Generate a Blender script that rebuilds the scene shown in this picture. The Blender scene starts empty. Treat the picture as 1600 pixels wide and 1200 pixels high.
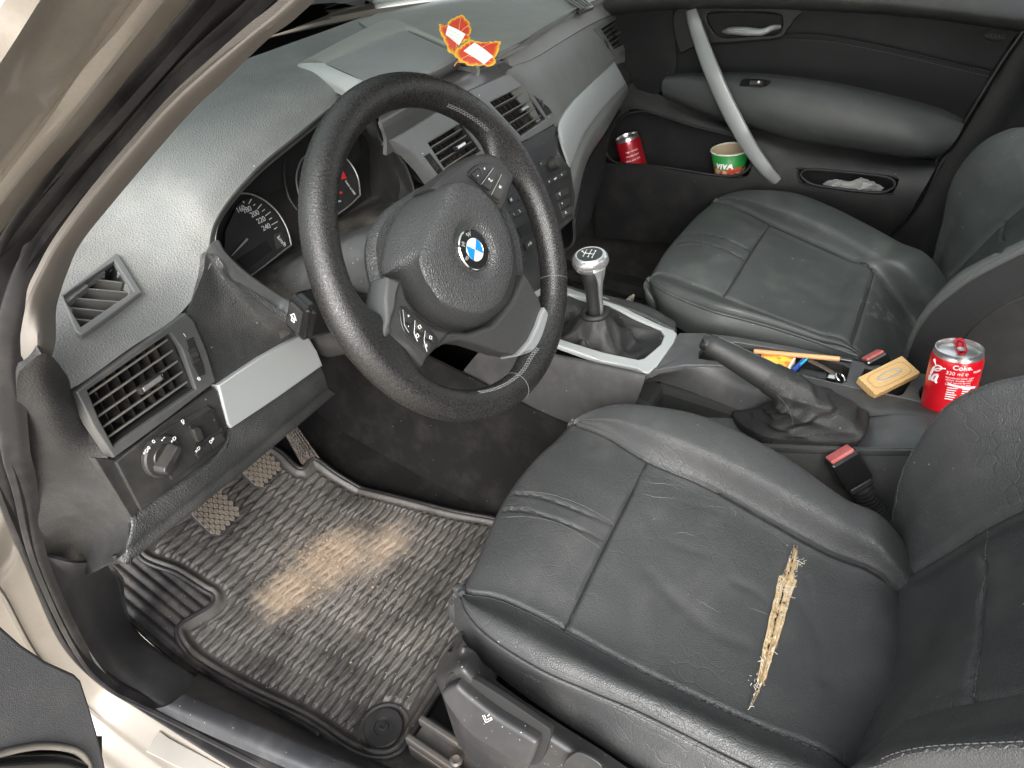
import bpy, bmesh, math, random
import numpy as np
from mathutils import Vector, Matrix
random.seed(7); RNG = np.random.default_rng(7)
SC = bpy.context.scene
COL = SC.collection
A = lambda *v: np.array(v, float)
# ------------------------------------------------------------------ camera model (solved from the wheel, seats and cans)
CAM = A(-0.8906, -0.4119, 1.0239)
YAW, PIT, ROLL, FPX = math.radians(56.7874), math.radians(37.4065), math.radians(-2.492), 1032.73
_f = A(math.sin(YAW)*math.cos(PIT), math.cos(YAW)*math.cos(PIT), -math.sin(PIT))
_r = A(math.cos(YAW), -math.sin(YAW), 0); _u = np.cross(_r, _f)
CR = math.cos(ROLL)*_r + math.sin(ROLL)*_u
CU = -math.sin(ROLL)*_r + math.cos(ROLL)*_u
CF = _f
def ray(u, v): return CR*(u-800)/FPX - CU*(v-600)/FPX + CF
def X(u, v, x): d = ray(u, v); return CAM + d*(x-CAM[0])/d[0]
def Y(u, v, y): d = ray(u, v); return CAM + d*(y-CAM[1])/d[1]
def Z(u, v, z): d = ray(u, v); return CAM + d*(z-CAM[2])/d[2]
def PL(u, v, p0, n, off=0.0):
    n = np.asarray(n, float); n = n/np.linalg.norm(n); d = ray(u, v)
    p = CAM + d*(np.dot(np.asarray(p0)+n*off-CAM, n)/np.dot(d, n)); return p
def nz(v): v = np.asarray(v, float); return v/max(np.linalg.norm(v), 1e-12)
# ------------------------------------------------------------------ objects
ORG = {}
def _link(o, parent, org):
    COL.objects.link(o)
    while parent is not None and parent.parent is not None and parent.parent.parent is not None: parent = parent.parent
    if parent is not None: o.parent = parent
    ORG[o.name] = org
def tag(o, label=None, cat=None, group=None, kind=None):
    if label: o['label'] = label
    if cat: o['category'] = cat
    if group: o['group'] = group
    if kind: o['kind'] = kind
    return o
def thing(name, label, cat, loc, group=None):
    o = bpy.data.objects.new(name, None); o.empty_display_size = 0.05
    o.location = Vector(loc); _link(o, None, A(*loc)); return tag(o, label, cat, group)
def mk(name, V, F, mat, parent=None, smooth=True, org=None, sharp=None):
    V = np.asarray(V, float)
    if parent is not None: o0 = ORG[parent.name]
    else: o0 = A(*org) if org is not None else A(V[:,0].mean(), V[:,1].mean(), V[:,2].min())
    me = bpy.data.meshes.new(name)
    me.from_pydata((V-o0).tolist(), [], [tuple(int(i) for i in f) for f in F])
    me.validate()
    if mat: me.materials.append(mat)
    if smooth: me.polygons.foreach_set('use_smooth', [True]*len(me.polygons))
    o = bpy.data.objects.new(name, me)
    if parent is None: o.location = Vector(o0)
    _link(o, parent, o0)
    if sharp:
        try: me.set_sharp_from_angle(angle=math.radians(sharp))
        except Exception: pass
    return o
def mk_me(name, me, M, mat, parent=None, smooth=True, sharp=35):
    """mesh + world matrix -> object with baked verts"""
    me.transform(M)
    o0 = ORG[parent.name] if parent is not None else None
    n = len(me.vertices); co = np.empty(n*3); me.vertices.foreach_get('co', co); co = co.reshape(-1, 3)
    if o0 is None: o0 = A(co[:,0].mean(), co[:,1].mean(), co[:,2].min())
    me.transform(Matrix.Translation(Vector(-o0)))
    me.materials.clear(); me.materials.append(mat)
    if smooth:
        me.polygons.foreach_set('use_smooth', [True]*len(me.polygons))
        me.set_sharp_from_angle(angle=math.radians(sharp))
    o = bpy.data.objects.new(name, me)
    if parent is None: o.location = Vector(o0)
    _link(o, parent, o0); return o
def bev(o, w, seg=2, ang=30):
    m = o.modifiers.new('bevel', 'BEVEL'); m.width = w; m.segments = seg; m.limit_method = 'ANGLE'; m.angle_limit = math.radians(ang); return o
def slab(o, th, off=-1):
    m = o.modifiers.new('solid', 'SOLIDIFY'); m.thickness = th; m.offset = off; return o
# ------------------------------------------------------------------ curves and grids
def cr(P, n, closed=False, ends=True):
    """Catmull-Rom (centripetal-free) resampled evenly by arc length"""
    P = np.asarray(P, float)
    if len(P) == 2 and not closed:
        t = np.linspace(0, 1, n)[:,None]; return P[0]*(1-t)+P[1]*t
    if closed: Q = np.vstack([P[-1], P, P[0], P[1]]); segs = len(P)
    else: Q = np.vstack([2*P[0]-P[1], P, 2*P[-1]-P[-2]]); segs = len(P)-1
    K = 12; out = []
    for i in range(segs):
        p0, p1, p2, p3 = Q[i:i+4]
        t = np.linspace(0, 1, K, endpoint=False)[:,None]
        out.append(0.5*((2*p1)+(-p0+p2)*t+(2*p0-5*p1+4*p2-p3)*t**2+(-p0+3*p1-3*p2+p3)*t**3))
    D = np.vstack(out+[(Q[1] if closed else Q[-2])[None]])
    s = np.concatenate([[0], np.cumsum(np.linalg.norm(np.diff(D, axis=0), axis=1))])
    t = np.linspace(0, s[-1], n, endpoint=not closed)
    return np.stack([np.interp(t, s, D[:,k]) for k in range(D.shape[1])], 1)
def cru(P, n):
    """Catmull-Rom at even parameter (keeps control correspondence)"""
    P = np.asarray(P, float); m = len(P)
    Q = np.concatenate([[2*P[0]-P[1]], P, [2*P[-1]-P[-2]]])
    t = np.linspace(0, m-1, n); i = np.minimum(t.astype(int), m-2); f = t-i
    sh = (-1,)+(1,)*(P.ndim-1); f = f.reshape(sh)
    p0, p1, p2, p3 = Q[i], Q[i+1], Q[i+2], Q[i+3]
    return 0.5*((2*p1)+(-p0+p2)*f+(2*p0-5*p1+4*p2-p3)*f**2+(-p0+3*p1-3*p2+p3)*f**3)
def loft(rows, nu, nv):
    """rows: list of control rows (different lengths allowed) -> grid nu x nv"""
    R = np.array([cru(r, nv) if len(r) > 1 else np.repeat(np.asarray(r), nv, 0) for r in rows])
    return cru(R, nu)
def gnorm(G):
    du = np.gradient(G, axis=0); dv = np.gradient(G, axis=1)
    n = np.cross(du, dv); return n/np.maximum(np.linalg.norm(n, axis=2, keepdims=True), 1e-12)
def gfaces(a, b, wrap=False):
    I, J = np.meshgrid(np.arange(a-1), np.arange(b if wrap else b-1), indexing='ij'); I = I.ravel(); J = J.ravel(); J2 = (J+1) % b
    return np.stack([I*b+J, (I+1)*b+J, (I+1)*b+J2, I*b+J2], 1)
def segdist(Pt, L):
    """distance of points to polyline L, plus arc param"""
    best = np.full(len(Pt), 1e9); L = np.asarray(L)
    for a, b in zip(L[:-1], L[1:]):
        ab = b-a; t = np.clip(((Pt-a)@ab)/max(ab@ab, 1e-12), 0, 1)
        d = np.linalg.norm(Pt-(a+t[:,None]*ab), axis=1); best = np.minimum(best, d)
    return best
def groove(G, L, depth, width, n=40, face=None):
    """press a seam into the grid (depth along the inward normal); sign of normals fixed to look at `face`"""
    N = gnorm(G); L = cr(L, n)
    lo, hi = L.min(0)-5*width, L.max(0)+5*width
    if face is not None and (N*(np.asarray(face)-G)).sum() < 0: N = -N
    Q = G.reshape(-1, 3); m = np.all((Q > lo) & (Q < hi), 1)
    d = segdist(Q[m], L); w = np.zeros(len(Q)); w[m] = np.exp(-(d/width)**2)*depth
    return G - N*w.reshape(G.shape[:2]+(1,))
def inpoly(x, y, poly):
    poly = np.asarray(poly); c = np.zeros(len(x), bool); j = len(poly)-1
    for i in range(len(poly)):
        xi, yi = poly[i]; xj, yj = poly[j]
        k = ((yi > y) != (yj > y)) & (x < (xj-xi)*(y-yi)/((yj-yi) if abs(yj-yi) > 1e-12 else 1e-12)+xi)
        c ^= k; j = i
    return c
def pix(Pt):
    d = np.asarray(Pt)-CAM; zc = d@CF
    return 800+FPX*(d@CR)/zc, 600-FPX*(d@CU)/zc
def surf(name, G, mat, parent=None, thick=0.004, face=None, hole=None, org=None):
    """grid -> closed shell: front grid, back grid offset inward, joined at the rim. hole: list of pixel polygons cut out"""
    a, b = G.shape[:2]; N = gnorm(G)
    if (N*((CAM if face is None else np.asarray(face))-G)).sum() < 0: N = -N; flip = True
    else: flip = False
    V = np.vstack([G.reshape(-1, 3), (G-N*thick).reshape(-1, 3)]); n = a*b
    F = gfaces(a, b)
    keep = np.ones(len(F), bool)
    if hole:
        c = G.reshape(-1, 3)[F].mean(1)
        for h in hole:
            u, v = pix(c); keep &= ~inpoly(u, v, h)
    F = F[keep]
    e = np.concatenate([F[:,[0,1]], F[:,[1,2]], F[:,[2,3]], F[:,[3,0]]])
    key = {}
    for p, q in e: key.setdefault((min(p,q), max(p,q)), []).append((p, q))
    rim = [k[0] for k in key.values() if len(k) == 1]
    FF = F.tolist()+[f[::-1] for f in (F+n).tolist()]+[[q, p, p+n, q+n] for p, q in rim]
    if flip: FF = [f[::-1] for f in FF]
    used = np.unique(np.array(FF)); mp = -np.ones(len(V), int); mp[used] = np.arange(len(used))
    return mk(name, V[used], mp[np.array(FF)], mat, parent, org=org, sharp=50)
def tubeV(P, r, n=8, closed=False, sx=1.0, up=None, caps=True):
    P = np.asarray(P, float); m = len(P); r = np.broadcast_to(np.asarray(r, float), (m,))
    T = np.roll(P, -1, 0)-np.roll(P, 1, 0) if closed else np.gradient(P, axis=0)
    T /= np.maximum(np.linalg.norm(T, axis=1, keepdims=True), 1e-12)
    if up is None:
        u = A(0,0,1) if abs(T[0][2]) < .9 else A(1,0,0); U = []
        u = nz(u-T[0]*(u@T[0]))
        for t in T: u = nz(u-t*(u@t)); U.append(u)
        U = np.array(U)
    else:
        U = np.asarray(up, float); U = np.broadcast_to(U, (m, 3)); U = U-T*(U*T).sum(1, keepdims=True); U = U/np.linalg.norm(U, axis=1, keepdims=True)
    W = np.cross(T, U); a = np.linspace(0, 2*np.pi, n, endpoint=False)
    V = P[:,None]+r[:,None,None]*(np.cos(a)[None,:,None]*U[:,None]*sx+np.sin(a)[None,:,None]*W[:,None])
    V = V.reshape(-1, 3); F = []
    M = m if closed else m-1
    for i in range(M):
        i2 = (i+1) % m
        for j in range(n): F.append((i*n+j, i2*n+j, i2*n+(j+1) % n, i*n+(j+1) % n))
    if not closed and caps: F.append(tuple(range(n))); F.append(tuple(range((m-1)*n+n-1, (m-1)*n-1, -1)))
    return V, F
def tube(name, P, r, mat, parent=None, n=10, closed=False, sx=1.0, up=None, org=None):
    V, F = tubeV(P, r, n, closed, sx, up); return mk(name, V, F, mat, parent, org=org, sharp=60)
class MB:
    def __init__(s): s.V = []; s.F = []
    def add(s, V, F):
        k = len(s.V); s.V += [list(map(float, v)) for v in V]; s.F += [tuple(int(i)+k for i in f) for f in F]; return s
    def tube(s, P, r, n=8, **k): return s.add(*tubeV(P, r, n, **k))
    def box(s, c, ax, dims):
        ax = np.asarray(ax, float); c = np.asarray(c, float); V = []
        for i in (-1, 1):
            for j in (-1, 1):
                for k in (-1, 1): V.append(c+ax[0]*i*dims[0]/2+ax[1]*j*dims[1]/2+ax[2]*k*dims[2]/2)
        return s.add(V, [(0,1,3,2),(4,6,7,5),(0,4,5,1),(2,3,7,6),(0,2,6,4),(1,5,7,3)])
    def hexa(s, q0, q1):
        """quad loops q0 (front) and q1 (back)"""
        return s.add(list(q0)+list(q1), [(0,1,2,3),(7,6,5,4),(0,4,5,1),(1,5,6,2),(2,6,7,3),(3,7,4,0)])
    def build(s, name, mat, parent=None, smooth=False, bevel=0, sharp=40, org=None):
        o = mk(name, s.V, s.F, mat, parent, smooth=smooth, sharp=sharp if smooth else None, org=org)
        bm = bmesh.new(); bm.from_mesh(o.data); bmesh.ops.recalc_face_normals(bm, faces=bm.faces); bm.to_mesh(o.data); bm.free()
        if bevel: bev(o, bevel)
        return o
def box(name, c, ax, dims, mat, parent=None, bevel=0.001, org=None):
    return MB().box(c, ax, dims).build(name, mat, parent, bevel=bevel, org=org)
I3 = np.eye(3)
def frame(n, xh=(1,0,0)):
    n = nz(n); x = nz(np.asarray(xh, float)-n*np.dot(xh, n)); return x, np.cross(n, x), n
def _mat4(o, x, y, z):
    return Matrix(((x[0],y[0],z[0],o[0]),(x[1],y[1],z[1],o[1]),(x[2],y[2],z[2],o[2]),(0,0,0,1)))
def plate(name, loops, n, depth, mat, parent=None, bevel=0.0006, off=0.0, smooth_n=0, res=2, sharp=35):
    """flat plate with holes: loops are 3D outlines on a plane with outward normal n; front face at the plane (+off)"""
    n = nz(n); P0 = np.asarray(loops[0]).mean(0); x, y, n = frame(n, (1, 0, 0) if abs(n[0]) < .9 else (0, 1, 0))
    cu = bpy.data.curves.new(name, 'CURVE'); cu.dimensions = '2D'; cu.fill_mode = 'BOTH'
    e = max(depth/2-bevel, 0.0001); cu.extrude = e; cu.bevel_depth = bevel; cu.bevel_resolution = res; cu.offset = -bevel
    for L in loops:
        L = np.asarray(L, float)
        if smooth_n: L = cr(L, smooth_n, True)
        q = np.stack([(L-P0)@x, (L-P0)@y], 1)
        sp = cu.splines.new('POLY'); sp.points.add(len(q)-1); sp.use_cyclic_u = True
        sp.points.foreach_set('co', np.column_stack([q, np.zeros(len(q)), np.ones(len(q))]).ravel())
    ob = bpy.data.objects.new('tmp', cu); COL.objects.link(ob)
    dg = bpy.context.evaluated_depsgraph_get(); me = bpy.data.meshes.new_from_object(ob.evaluated_get(dg))
    bpy.data.objects.remove(ob); bpy.data.curves.remove(cu); me.name = name
    return mk_me(name, me, _mat4(P0+n*(off-depth/2), x, y, n), mat, parent, sharp=sharp)
def text_me(s, size, align='CENTER', extrude=0.0002, shear=0.0, space=1.0, off=0.0):
    cu = bpy.data.curves.new('t', 'FONT'); cu.body = s; cu.size = size; cu.extrude = extrude; cu.align_x = align; cu.align_y = 'CENTER'; cu.shear = shear; cu.space_character = space; cu.offset = off
    cu.resolution_u = 3
    ob = bpy.data.objects.new('tmp', cu); COL.objects.link(ob)
    dg = bpy.context.evaluated_depsgraph_get(); me = bpy.data.meshes.new_from_object(ob.evaluated_get(dg))
    bpy.data.objects.remove(ob); bpy.data.curves.remove(cu); return me
def text(name, s, size, o, x, y, mat, parent=None, **k):
    x = nz(x); z = nz(np.cross(x, y)); y = np.cross(z, x); me = text_me(s, size, **k); me.name = name
    return mk_me(name, me, _mat4(np.asarray(o)+z*0.0002, x, y, z), mat, parent, smooth=False)
def lathe(prof, o, ax, n=32, xh=(1,0,0)):
    """prof [(r,h)] around ax at o -> V,F closed at ends"""
    x, y, z = frame(ax, xh if abs(np.dot(nz(ax), nz(xh))) < .95 else (0,1,0)); o = np.asarray(o, float)
    a = np.linspace(0, 2*np.pi, n, endpoint=False); V = []; F = []
    for r, h in prof: V += [o+z*h+r*(math.cos(t)*x+math.sin(t)*y) for t in a]
    for i in range(len(prof)-1):
        for j in range(n): F.append((i*n+j, i*n+(j+1) % n, (i+1)*n+(j+1) % n, (i+1)*n+j))
    F.append(tuple(range(n-1, -1, -1))); k = (len(prof)-1)*n; F.append(tuple(range(k, k+n)))
    return V, F
def lathe_ob(name, prof, o, ax, mat, parent=None, n=40, sharp=40, org=None):
    V, F = lathe(prof, o, ax, n); ob = mk(name, V, F, mat, parent, sharp=sharp, org=org); return ob
def stitches(name, lines, mat, parent, sp=0.0042, ln=0.0026, r=0.00045, lift=None):
    """each seam line is one thread that swells into short stitches"""
    for L in lines:
        L = np.asarray(L, float); s = np.linalg.norm(np.diff(L, axis=0), axis=1).sum(); k = max(2, int(s/sp))
        C = cr(L, k*6+1) if len(L) < 60 else np.stack([np.interp(np.linspace(0, len(L)-1, k*6+1), np.arange(len(L)), L[:,c]) for c in range(3)], 1)
        rr = np.where((np.arange(len(C)) % 6) < 4, r, r*.12); tube(name, C, rr, mat, parent, 4)
# ------------------------------------------------------------------ materials
class NT:
    def __init__(s, name):
        s.m = bpy.data.materials.new(name); s.m.use_nodes = True; s.t = s.m.node_tree; s.b = s.t.nodes['Principled BSDF']; s.out = s.t.nodes['Material Output']
        s.tc = s.t.nodes.new('ShaderNodeTexCoord'); s.vec = s.tc.outputs['Object']
    def n(s, t, **k):
        q = s.t.nodes.new(t)
        for a, b in k.items():
            if a.startswith('_'): q.inputs[a[1:].replace('_', ' ')].default_value = b
            else: setattr(q, a, b)
        return q
    def l(s, a, b): s.t.links.new(a, b); return s
    def noise(s, scale, detail=3, rough=.5, vec=None, dist=0.0):
        q = s.n('ShaderNodeTexNoise'); q.inputs['Scale'].default_value = scale; q.inputs['Detail'].default_value = detail; q.inputs['Roughness'].default_value = rough; q.inputs['Distortion'].default_value = dist
        s.l(vec or s.vec, q.inputs['Vector']); return q.outputs['Fac']
    def vor(s, scale, feat='F1', out='Distance', vec=None, rnd=1.0):
        q = s.n('ShaderNodeTexVoronoi', feature=feat); q.inputs['Scale'].default_value = scale; q.inputs['Randomness'].default_value = rnd
        s.l(vec or s.vec, q.inputs['Vector']); return q.outputs[out]
    def ramp(s, fac, a, b, ca=(0,0,0,1), cb=(1,1,1,1)):
        q = s.n('ShaderNodeValToRGB'); q.color_ramp.elements[0].position = a; q.color_ramp.elements[1].position = b
        q.color_ramp.elements[0].color = ca; q.color_ramp.elements[1].color = cb; s.l(fac, q.inputs[0]); return q.outputs[0]
    def math(s, op, a, b=None, c=None, clamp=False):
        q = s.n('ShaderNodeMath', operation=op, use_clamp=clamp)
        for i, v in enumerate((a, b, c)):
            if v is None: continue
            if isinstance(v, (int, float)): q.inputs[i].default_value = v
            else: s.l(v, q.inputs[i])
        return q.outputs[0]
    def mix(s, fac, a, b):
        q = s.n('ShaderNodeMix', data_type='RGBA'); 
        for i, v in ((0, fac), (6, a), (7, b)):
            if isinstance(v, (int, float)): q.inputs[i].default_value = v
            elif isinstance(v, tuple): q.inputs[i].default_value = v if len(v) == 4 else v+(1,)
            else: s.l(v, q.inputs[i])
        return q.outputs[2]
    def bump(s, h, strength, dist, prev=None):
        q = s.n('ShaderNodeBump'); q.inputs['Strength'].default_value = strength; q.inputs['Distance'].default_value = dist
        s.l(h, q.inputs['Height'])
        if prev is not None: s.l(prev, q.inputs['Normal'])
        return q.outputs[0]
    def scaled(s, sx, sy, sz, rot=(0,0,0)):
        q = s.n('ShaderNodeMapping'); q.inputs['Scale'].default_value = (sx, sy, sz); q.inputs['Rotation'].default_value = rot; s.l(s.vec, q.inputs['Vector']); return q.outputs[0]
    def set(s, **k):
        for a, v in k.items():
            i = s.b.inputs[a.replace('_', ' ')]
            if isinstance(v, (int, float)): i.default_value = v
            elif isinstance(v, tuple): i.default_value = v if len(v) == 4 else v+(1,)
            else: s.l(v, i)
        return s
def specks(m, base, col=(.45,.41,.34), scale=220, size=.10, gate=.86):
    """sparse crumbs of light dust"""
    q = m.n('ShaderNodeTexVoronoi'); q.inputs['Scale'].default_value = scale; m.l(m.vec, q.inputs['Vector'])
    sep = m.n('ShaderNodeSeparateColor'); m.l(q.outputs['Color'], sep.inputs[0])
    g = m.math('GREATER_THAN', sep.outputs[0], gate); d = m.math('LESS_THAN', q.outputs['Distance'], m.math('MULTIPLY', sep.outputs[1], size*2))
    f = m.math('MULTIPLY', g, d); return m.mix(m.math('MULTIPLY', f, .8), base, col)
def leather(name, col, rough=.45, grain=420, bmp=.35, wear=.25, dust=.0, speck=True, var=.25, spec=.5, gdist=.0005, gate=.985, crease=0.0):
    m = NT(name); c1 = tuple(c*(1-var) for c in col); c2 = tuple(c*(1+var) for c in col)
    base = m.mix(m.noise(9, 4), c1, c2)
    if dust: base = m.mix(m.math('MULTIPLY', m.ramp(m.noise(14, 6, .65), .48, .75), dust), base, (.30,.28,.25))
    if speck: base = specks(m, base, gate=gate)
    m.set(Base_Color=base, Specular_IOR_Level=spec)
    m.set(Roughness=m.math('ADD', m.math('MULTIPLY', m.noise(20, 5, .6), wear), rough-wear/2))
    v = m.vor(grain, 'DISTANCE_TO_EDGE'); h = m.ramp(v, .0, .35)
    b = m.bump(h, bmp, gdist); b = m.bump(m.noise(grain*.5, 3), bmp*.35, gdist*1.2, b)
    b = m.bump(m.noise(14, 3), .25, .004, b)
    if crease:
        nz_ = m.n('ShaderNodeTexNoise'); nz_.inputs['Scale'].default_value = 22; m.l(m.vec, nz_.inputs['Vector']); va = m.n('ShaderNodeVectorMath', operation='MULTIPLY_ADD'); m.l(nz_.outputs['Color'], va.inputs[0]); va.inputs[1].default_value = (.05,.05,.05); m.l(m.vec, va.inputs[2])
        e = m.ramp(m.vor(48, 'DISTANCE_TO_EDGE', vec=va.outputs[0]), .0, .07); k = m.ramp(m.noise(8, 3), .42, .66); b = m.bump(m.math('MULTIPLY', e, k), crease, .0012, b)
    m.set(Normal=b); return m.m
def plastic(name, col, rough=.45, grain=900, bmp=.15, dust=.0, speck=True, spec=.5, var=.15, metal=0.0, coat=0.0, dcol=(.30,.27,.22), gate=.985):
    m = NT(name); base = m.mix(m.noise(11, 4), tuple(c*(1-var) for c in col), tuple(c*(1+var) for c in col))
    if dust: base = m.mix(m.math('MULTIPLY', m.ramp(m.noise(18, 7, .7), .45, .72), dust), base, dcol)
    if speck: base = specks(m, base, scale=260, gate=gate)
    m.set(Base_Color=base, Metallic=metal, Specular_IOR_Level=spec, Coat_Weight=coat, Coat_Roughness=.08)
    m.set(Roughness=m.math('ADD', m.math('MULTIPLY', m.noise(26, 5, .65), .18), rough-.09))
    if bmp: m.set(Normal=m.bump(m.noise(grain, 2), bmp, .0004))
    return m.m
def flat(name, col, rough=.4, metal=0.0, coat=0.0, spec=.5): 
    m = NT(name); m.set(Base_Color=tuple(col), Roughness=rough, Metallic=metal, Coat_Weight=coat, Specular_IOR_Level=spec); return m.m
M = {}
M['dash'] = leather('dash_leather', (.150,.155,.151), .44, 330, .5, dust=.30, gdist=.0007, var=.12, gate=.985)  # top pad colour raised to carry the sky reflection through the windscreen
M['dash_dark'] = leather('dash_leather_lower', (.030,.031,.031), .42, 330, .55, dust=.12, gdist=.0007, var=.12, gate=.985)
M['trim'] = plastic('dash_plastic', (.058,.060,.060), .38, 1400, .10, dust=.15)
M['trim_dark'] = plastic('dark_plastic', (.020,.020,.020), .40, 1200, .12, dust=.10, spec=.42)
M['trim_lit'] = plastic('lit_dash_plastic', (.115,.118,.116), .36, 1400, .10, dust=.12)  # paler copy of the dash plastic: light falling on these vents, put into colour
M['blackp'] = plastic('black_plastic', (.012,.012,.012), .35, 900, .08, dust=.06)
M['cavity'] = flat('cavity_black', (.006,.006,.006), .8)
M['gloss'] = plastic('gloss_black', (.010,.010,.010), .14, 900, .0, dust=.0, coat=.3)
M['silver'] = plastic('satin_silver', (.35,.365,.36), .38, 1800, .03, metal=.25, var=.03)
M['silver_bright'] = flat('bright_silver', (.66,.665,.66), .27, .85)
M['chrome'] = flat('chrome', (.75,.75,.74), .12, 1.0)
M['white'] = flat('white_print', (.75,.75,.73), .5)
M['wheel'] = leather('wheel_leather', (.022,.021,.020), .36, 520, .5, wear=.3, speck=False, var=.35, gdist=.0005)
M['hub'] = leather('hub_plastic', (.042,.043,.043), .42, 300, .75, speck=False, var=.08, gdist=.0008, wear=.12)
M['seat'] = leather('seat_leather', (.040,.041,.0415), .40, 470, .5, wear=.2, dust=.08, var=.16, gdist=.0006, gate=.996, spec=.42, crease=.35)
M['seat_p'] = leather('passenger_leather', (.044,.050,.049), .46, 480, .32, wear=.2, dust=.16, var=.12, gdist=.0004, gate=.975)
M['door_leather'] = leather('door_leather', (.044,.048,.047), .46, 500, .25, dust=.05, var=.12, gdist=.0004, gate=.985)
M['door_soft'] = leather('door_soft', (.009,.009,.0095), .65, 500, .2, dust=.03, var=.15, gdist=.0003, gate=.995, spec=.3)
M['door_plastic'] = plastic('door_plastic', (.010,.010,.0105), .5, 1000, .2, dust=.04, spec=.4)
M['thread'] = flat('grey_thread', (.11,.11,.105), .7)
M['thread_dark'] = flat('dark_thread', (.075,.075,.075), .7)
M['rubber'] = plastic('rubber', (.018,.017,.018), .42, 500, .2, dust=.30, dcol=(.12,.105,.10))
M['carpet'] = leather('carpet', (.020,.019,.019), .95, 900, .9, wear=.05, dust=.08, var=.15, spec=.1, gdist=.002)
M['red'] = plastic('red_plastic', (.40,.085,.08), .5, 600, .1, dust=.5, dcol=(.5,.3,.28))
def paint():
    m = NT('beige_paint'); c = m.mix(m.noise(600, 2), (.215,.19,.16), (.27,.24,.205))
    c = m.mix(m.math('MULTIPLY', m.ramp(m.noise(16, 7, .7), .55, .8), .45), c, (.19,.15,.11))
    sc = m.ramp(m.noise(5, 6, .75, m.scaled(9, 1.5, 9, (.4,.3,.2))), .66, .69); c = m.mix(m.math('MULTIPLY', sc, .5), c, (.45,.41,.36))
    m.set(Base_Color=c, Metallic=.3, Roughness=.35, Coat_Weight=.5, Coat_Roughness=.1); return m.m
M['paint'] = paint()
def fabric():
    m = NT('pillar_fabric'); w = m.n('ShaderNodeTexWave', wave_type='BANDS', bands_direction='Z'); w.inputs['Scale'].default_value = 330; w.inputs['Distortion'].default_value = 1.5; m.l(m.vec, w.inputs['Vector'])
    m.set(Base_Color=m.mix(w.outputs['Fac'], (.165,.150,.136), (.19,.173,.156)), Roughness=.95, Specular_IOR_Level=.1, Normal=m.bump(w.outputs['Fac'], .15, .0004)); return m.m
M['fabric'] = fabric()
def glass(name, tint=(.9,.95,.92)):
    m = NT(name); t = m.n('ShaderNodeBsdfTransparent'); t.inputs[0].default_value = tint+(1,); g = m.n('ShaderNodeBsdfGlossy'); g.inputs['Roughness'].default_value = .02
    fr = m.n('ShaderNodeFresnel'); fr.inputs[0].default_value = 1.45; mx = m.n('ShaderNodeMixShader'); m.l(fr.outputs[0], mx.inputs[0]); m.l(t.outputs[0], mx.inputs[1]); m.l(g.outputs[0], mx.inputs[2]); m.l(mx.outputs[0], m.out.inputs[0]); return m.m
M['headliner'] = flat('headliner', (.55,.53,.50), .9)
M['seam'] = flat('seam_shadow', (.008,.008,.008), .7)  # black strand along the seam grooves, standing in for the shadow there
M['glass'] = glass('windscreen_glass')
# ------------------------------------------------------------------ world, sun, camera
def world():
    w = bpy.data.worlds.new('World'); SC.world = w; w.use_nodes = True; t = w.node_tree; bg = t.nodes['Background']
    s = t.nodes.new('ShaderNodeTexSky'); s.sky_type = 'NISHITA'; s.sun_disc = False
    s.sun_elevation = math.radians(SUN_EL); s.sun_rotation = math.radians(SUN_AZ); s.air_density = 1.0; s.dust_density = 4.0; s.ozone_density = 1.0
    hs = t.nodes.new('ShaderNodeHueSaturation'); hs.inputs['Saturation'].default_value = .18; t.links.new(s.outputs[0], hs.inputs['Color']); t.links.new(hs.outputs[0], bg.inputs[0]); bg.inputs[1].default_value = SKY
    L = bpy.data.lights.new('sun', 'SUN'); L.energy = SUN; L.angle = math.radians(45); L.color = (1, .96, .91)
    o = bpy.data.objects.new('sun', L); COL.objects.link(o)
    az, el = math.radians(SUN_AZ), math.radians(SUN_EL)
    d = A(math.sin(az)*math.cos(el), math.cos(az)*math.cos(el), math.sin(el))
    o.rotation_euler = Vector(d).to_track_quat('Z', 'Y').to_euler()
SUN_EL, SUN_AZ, SUN, SKY, EXPO = 36, -118, .5, .15, 2.05
world()
cam = bpy.data.cameras.new('camera'); co = bpy.data.objects.new('camera', cam); COL.objects.link(co)
cam.sensor_width = 36; cam.lens = 36*FPX/1600; cam.clip_start = .01; cam.clip_end = 500
co.matrix_world = _mat4(CAM, CR, CU, -CF); SC.camera = co
vs = SC.view_settings; vs.view_transform = 'Standard'; vs.look = 'None'; vs.gamma = 1; vs.use_curve_mapping = False; vs.exposure = EXPO
SC.cycles.use_denoising = True; SC.cycles.max_bounces = 8; SC.cycles.diffuse_bounces = 4; SC.cycles.glossy_bounces = 4; SC.cycles.transparent_max_bounces = 12
SC.cycles.sample_clamp_indirect = 4
# ------------------------------------------------------------------ ground outside
def ground():
    m = NT('paving'); v = m.n('ShaderNodeTexBrick'); v.inputs['Scale'].default_value = 1.0; v.inputs['Brick Width'].default_value = 1.2; v.inputs['Row Height'].default_value = .6; v.inputs['Mortar Size'].default_value = .012
    v.inputs['Color1'].default_value = (.34,.31,.255,1); v.inputs['Color2'].default_value = (.29,.265,.22,1); v.inputs['Mortar'].default_value = (.18,.16,.14,1); m.l(m.vec, v.inputs['Vector'])
    c = m.mix(m.noise(3, 6), v.outputs['Color'], (.36,.335,.285)); m.set(Base_Color=c, Roughness=.9, Normal=m.bump(m.noise(60, 4), .3, .004))
    n = 40; g = np.linspace(-1, 1, n); g = np.sign(g)*np.abs(g)**2.2*120
    V = [(x, y, -.42) for x in g for y in g]; tag(mk('ground', V, gfaces(n, n)[:,::-1], m.m, org=(0,0,-.42)), kind='structure')
ground()
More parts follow.
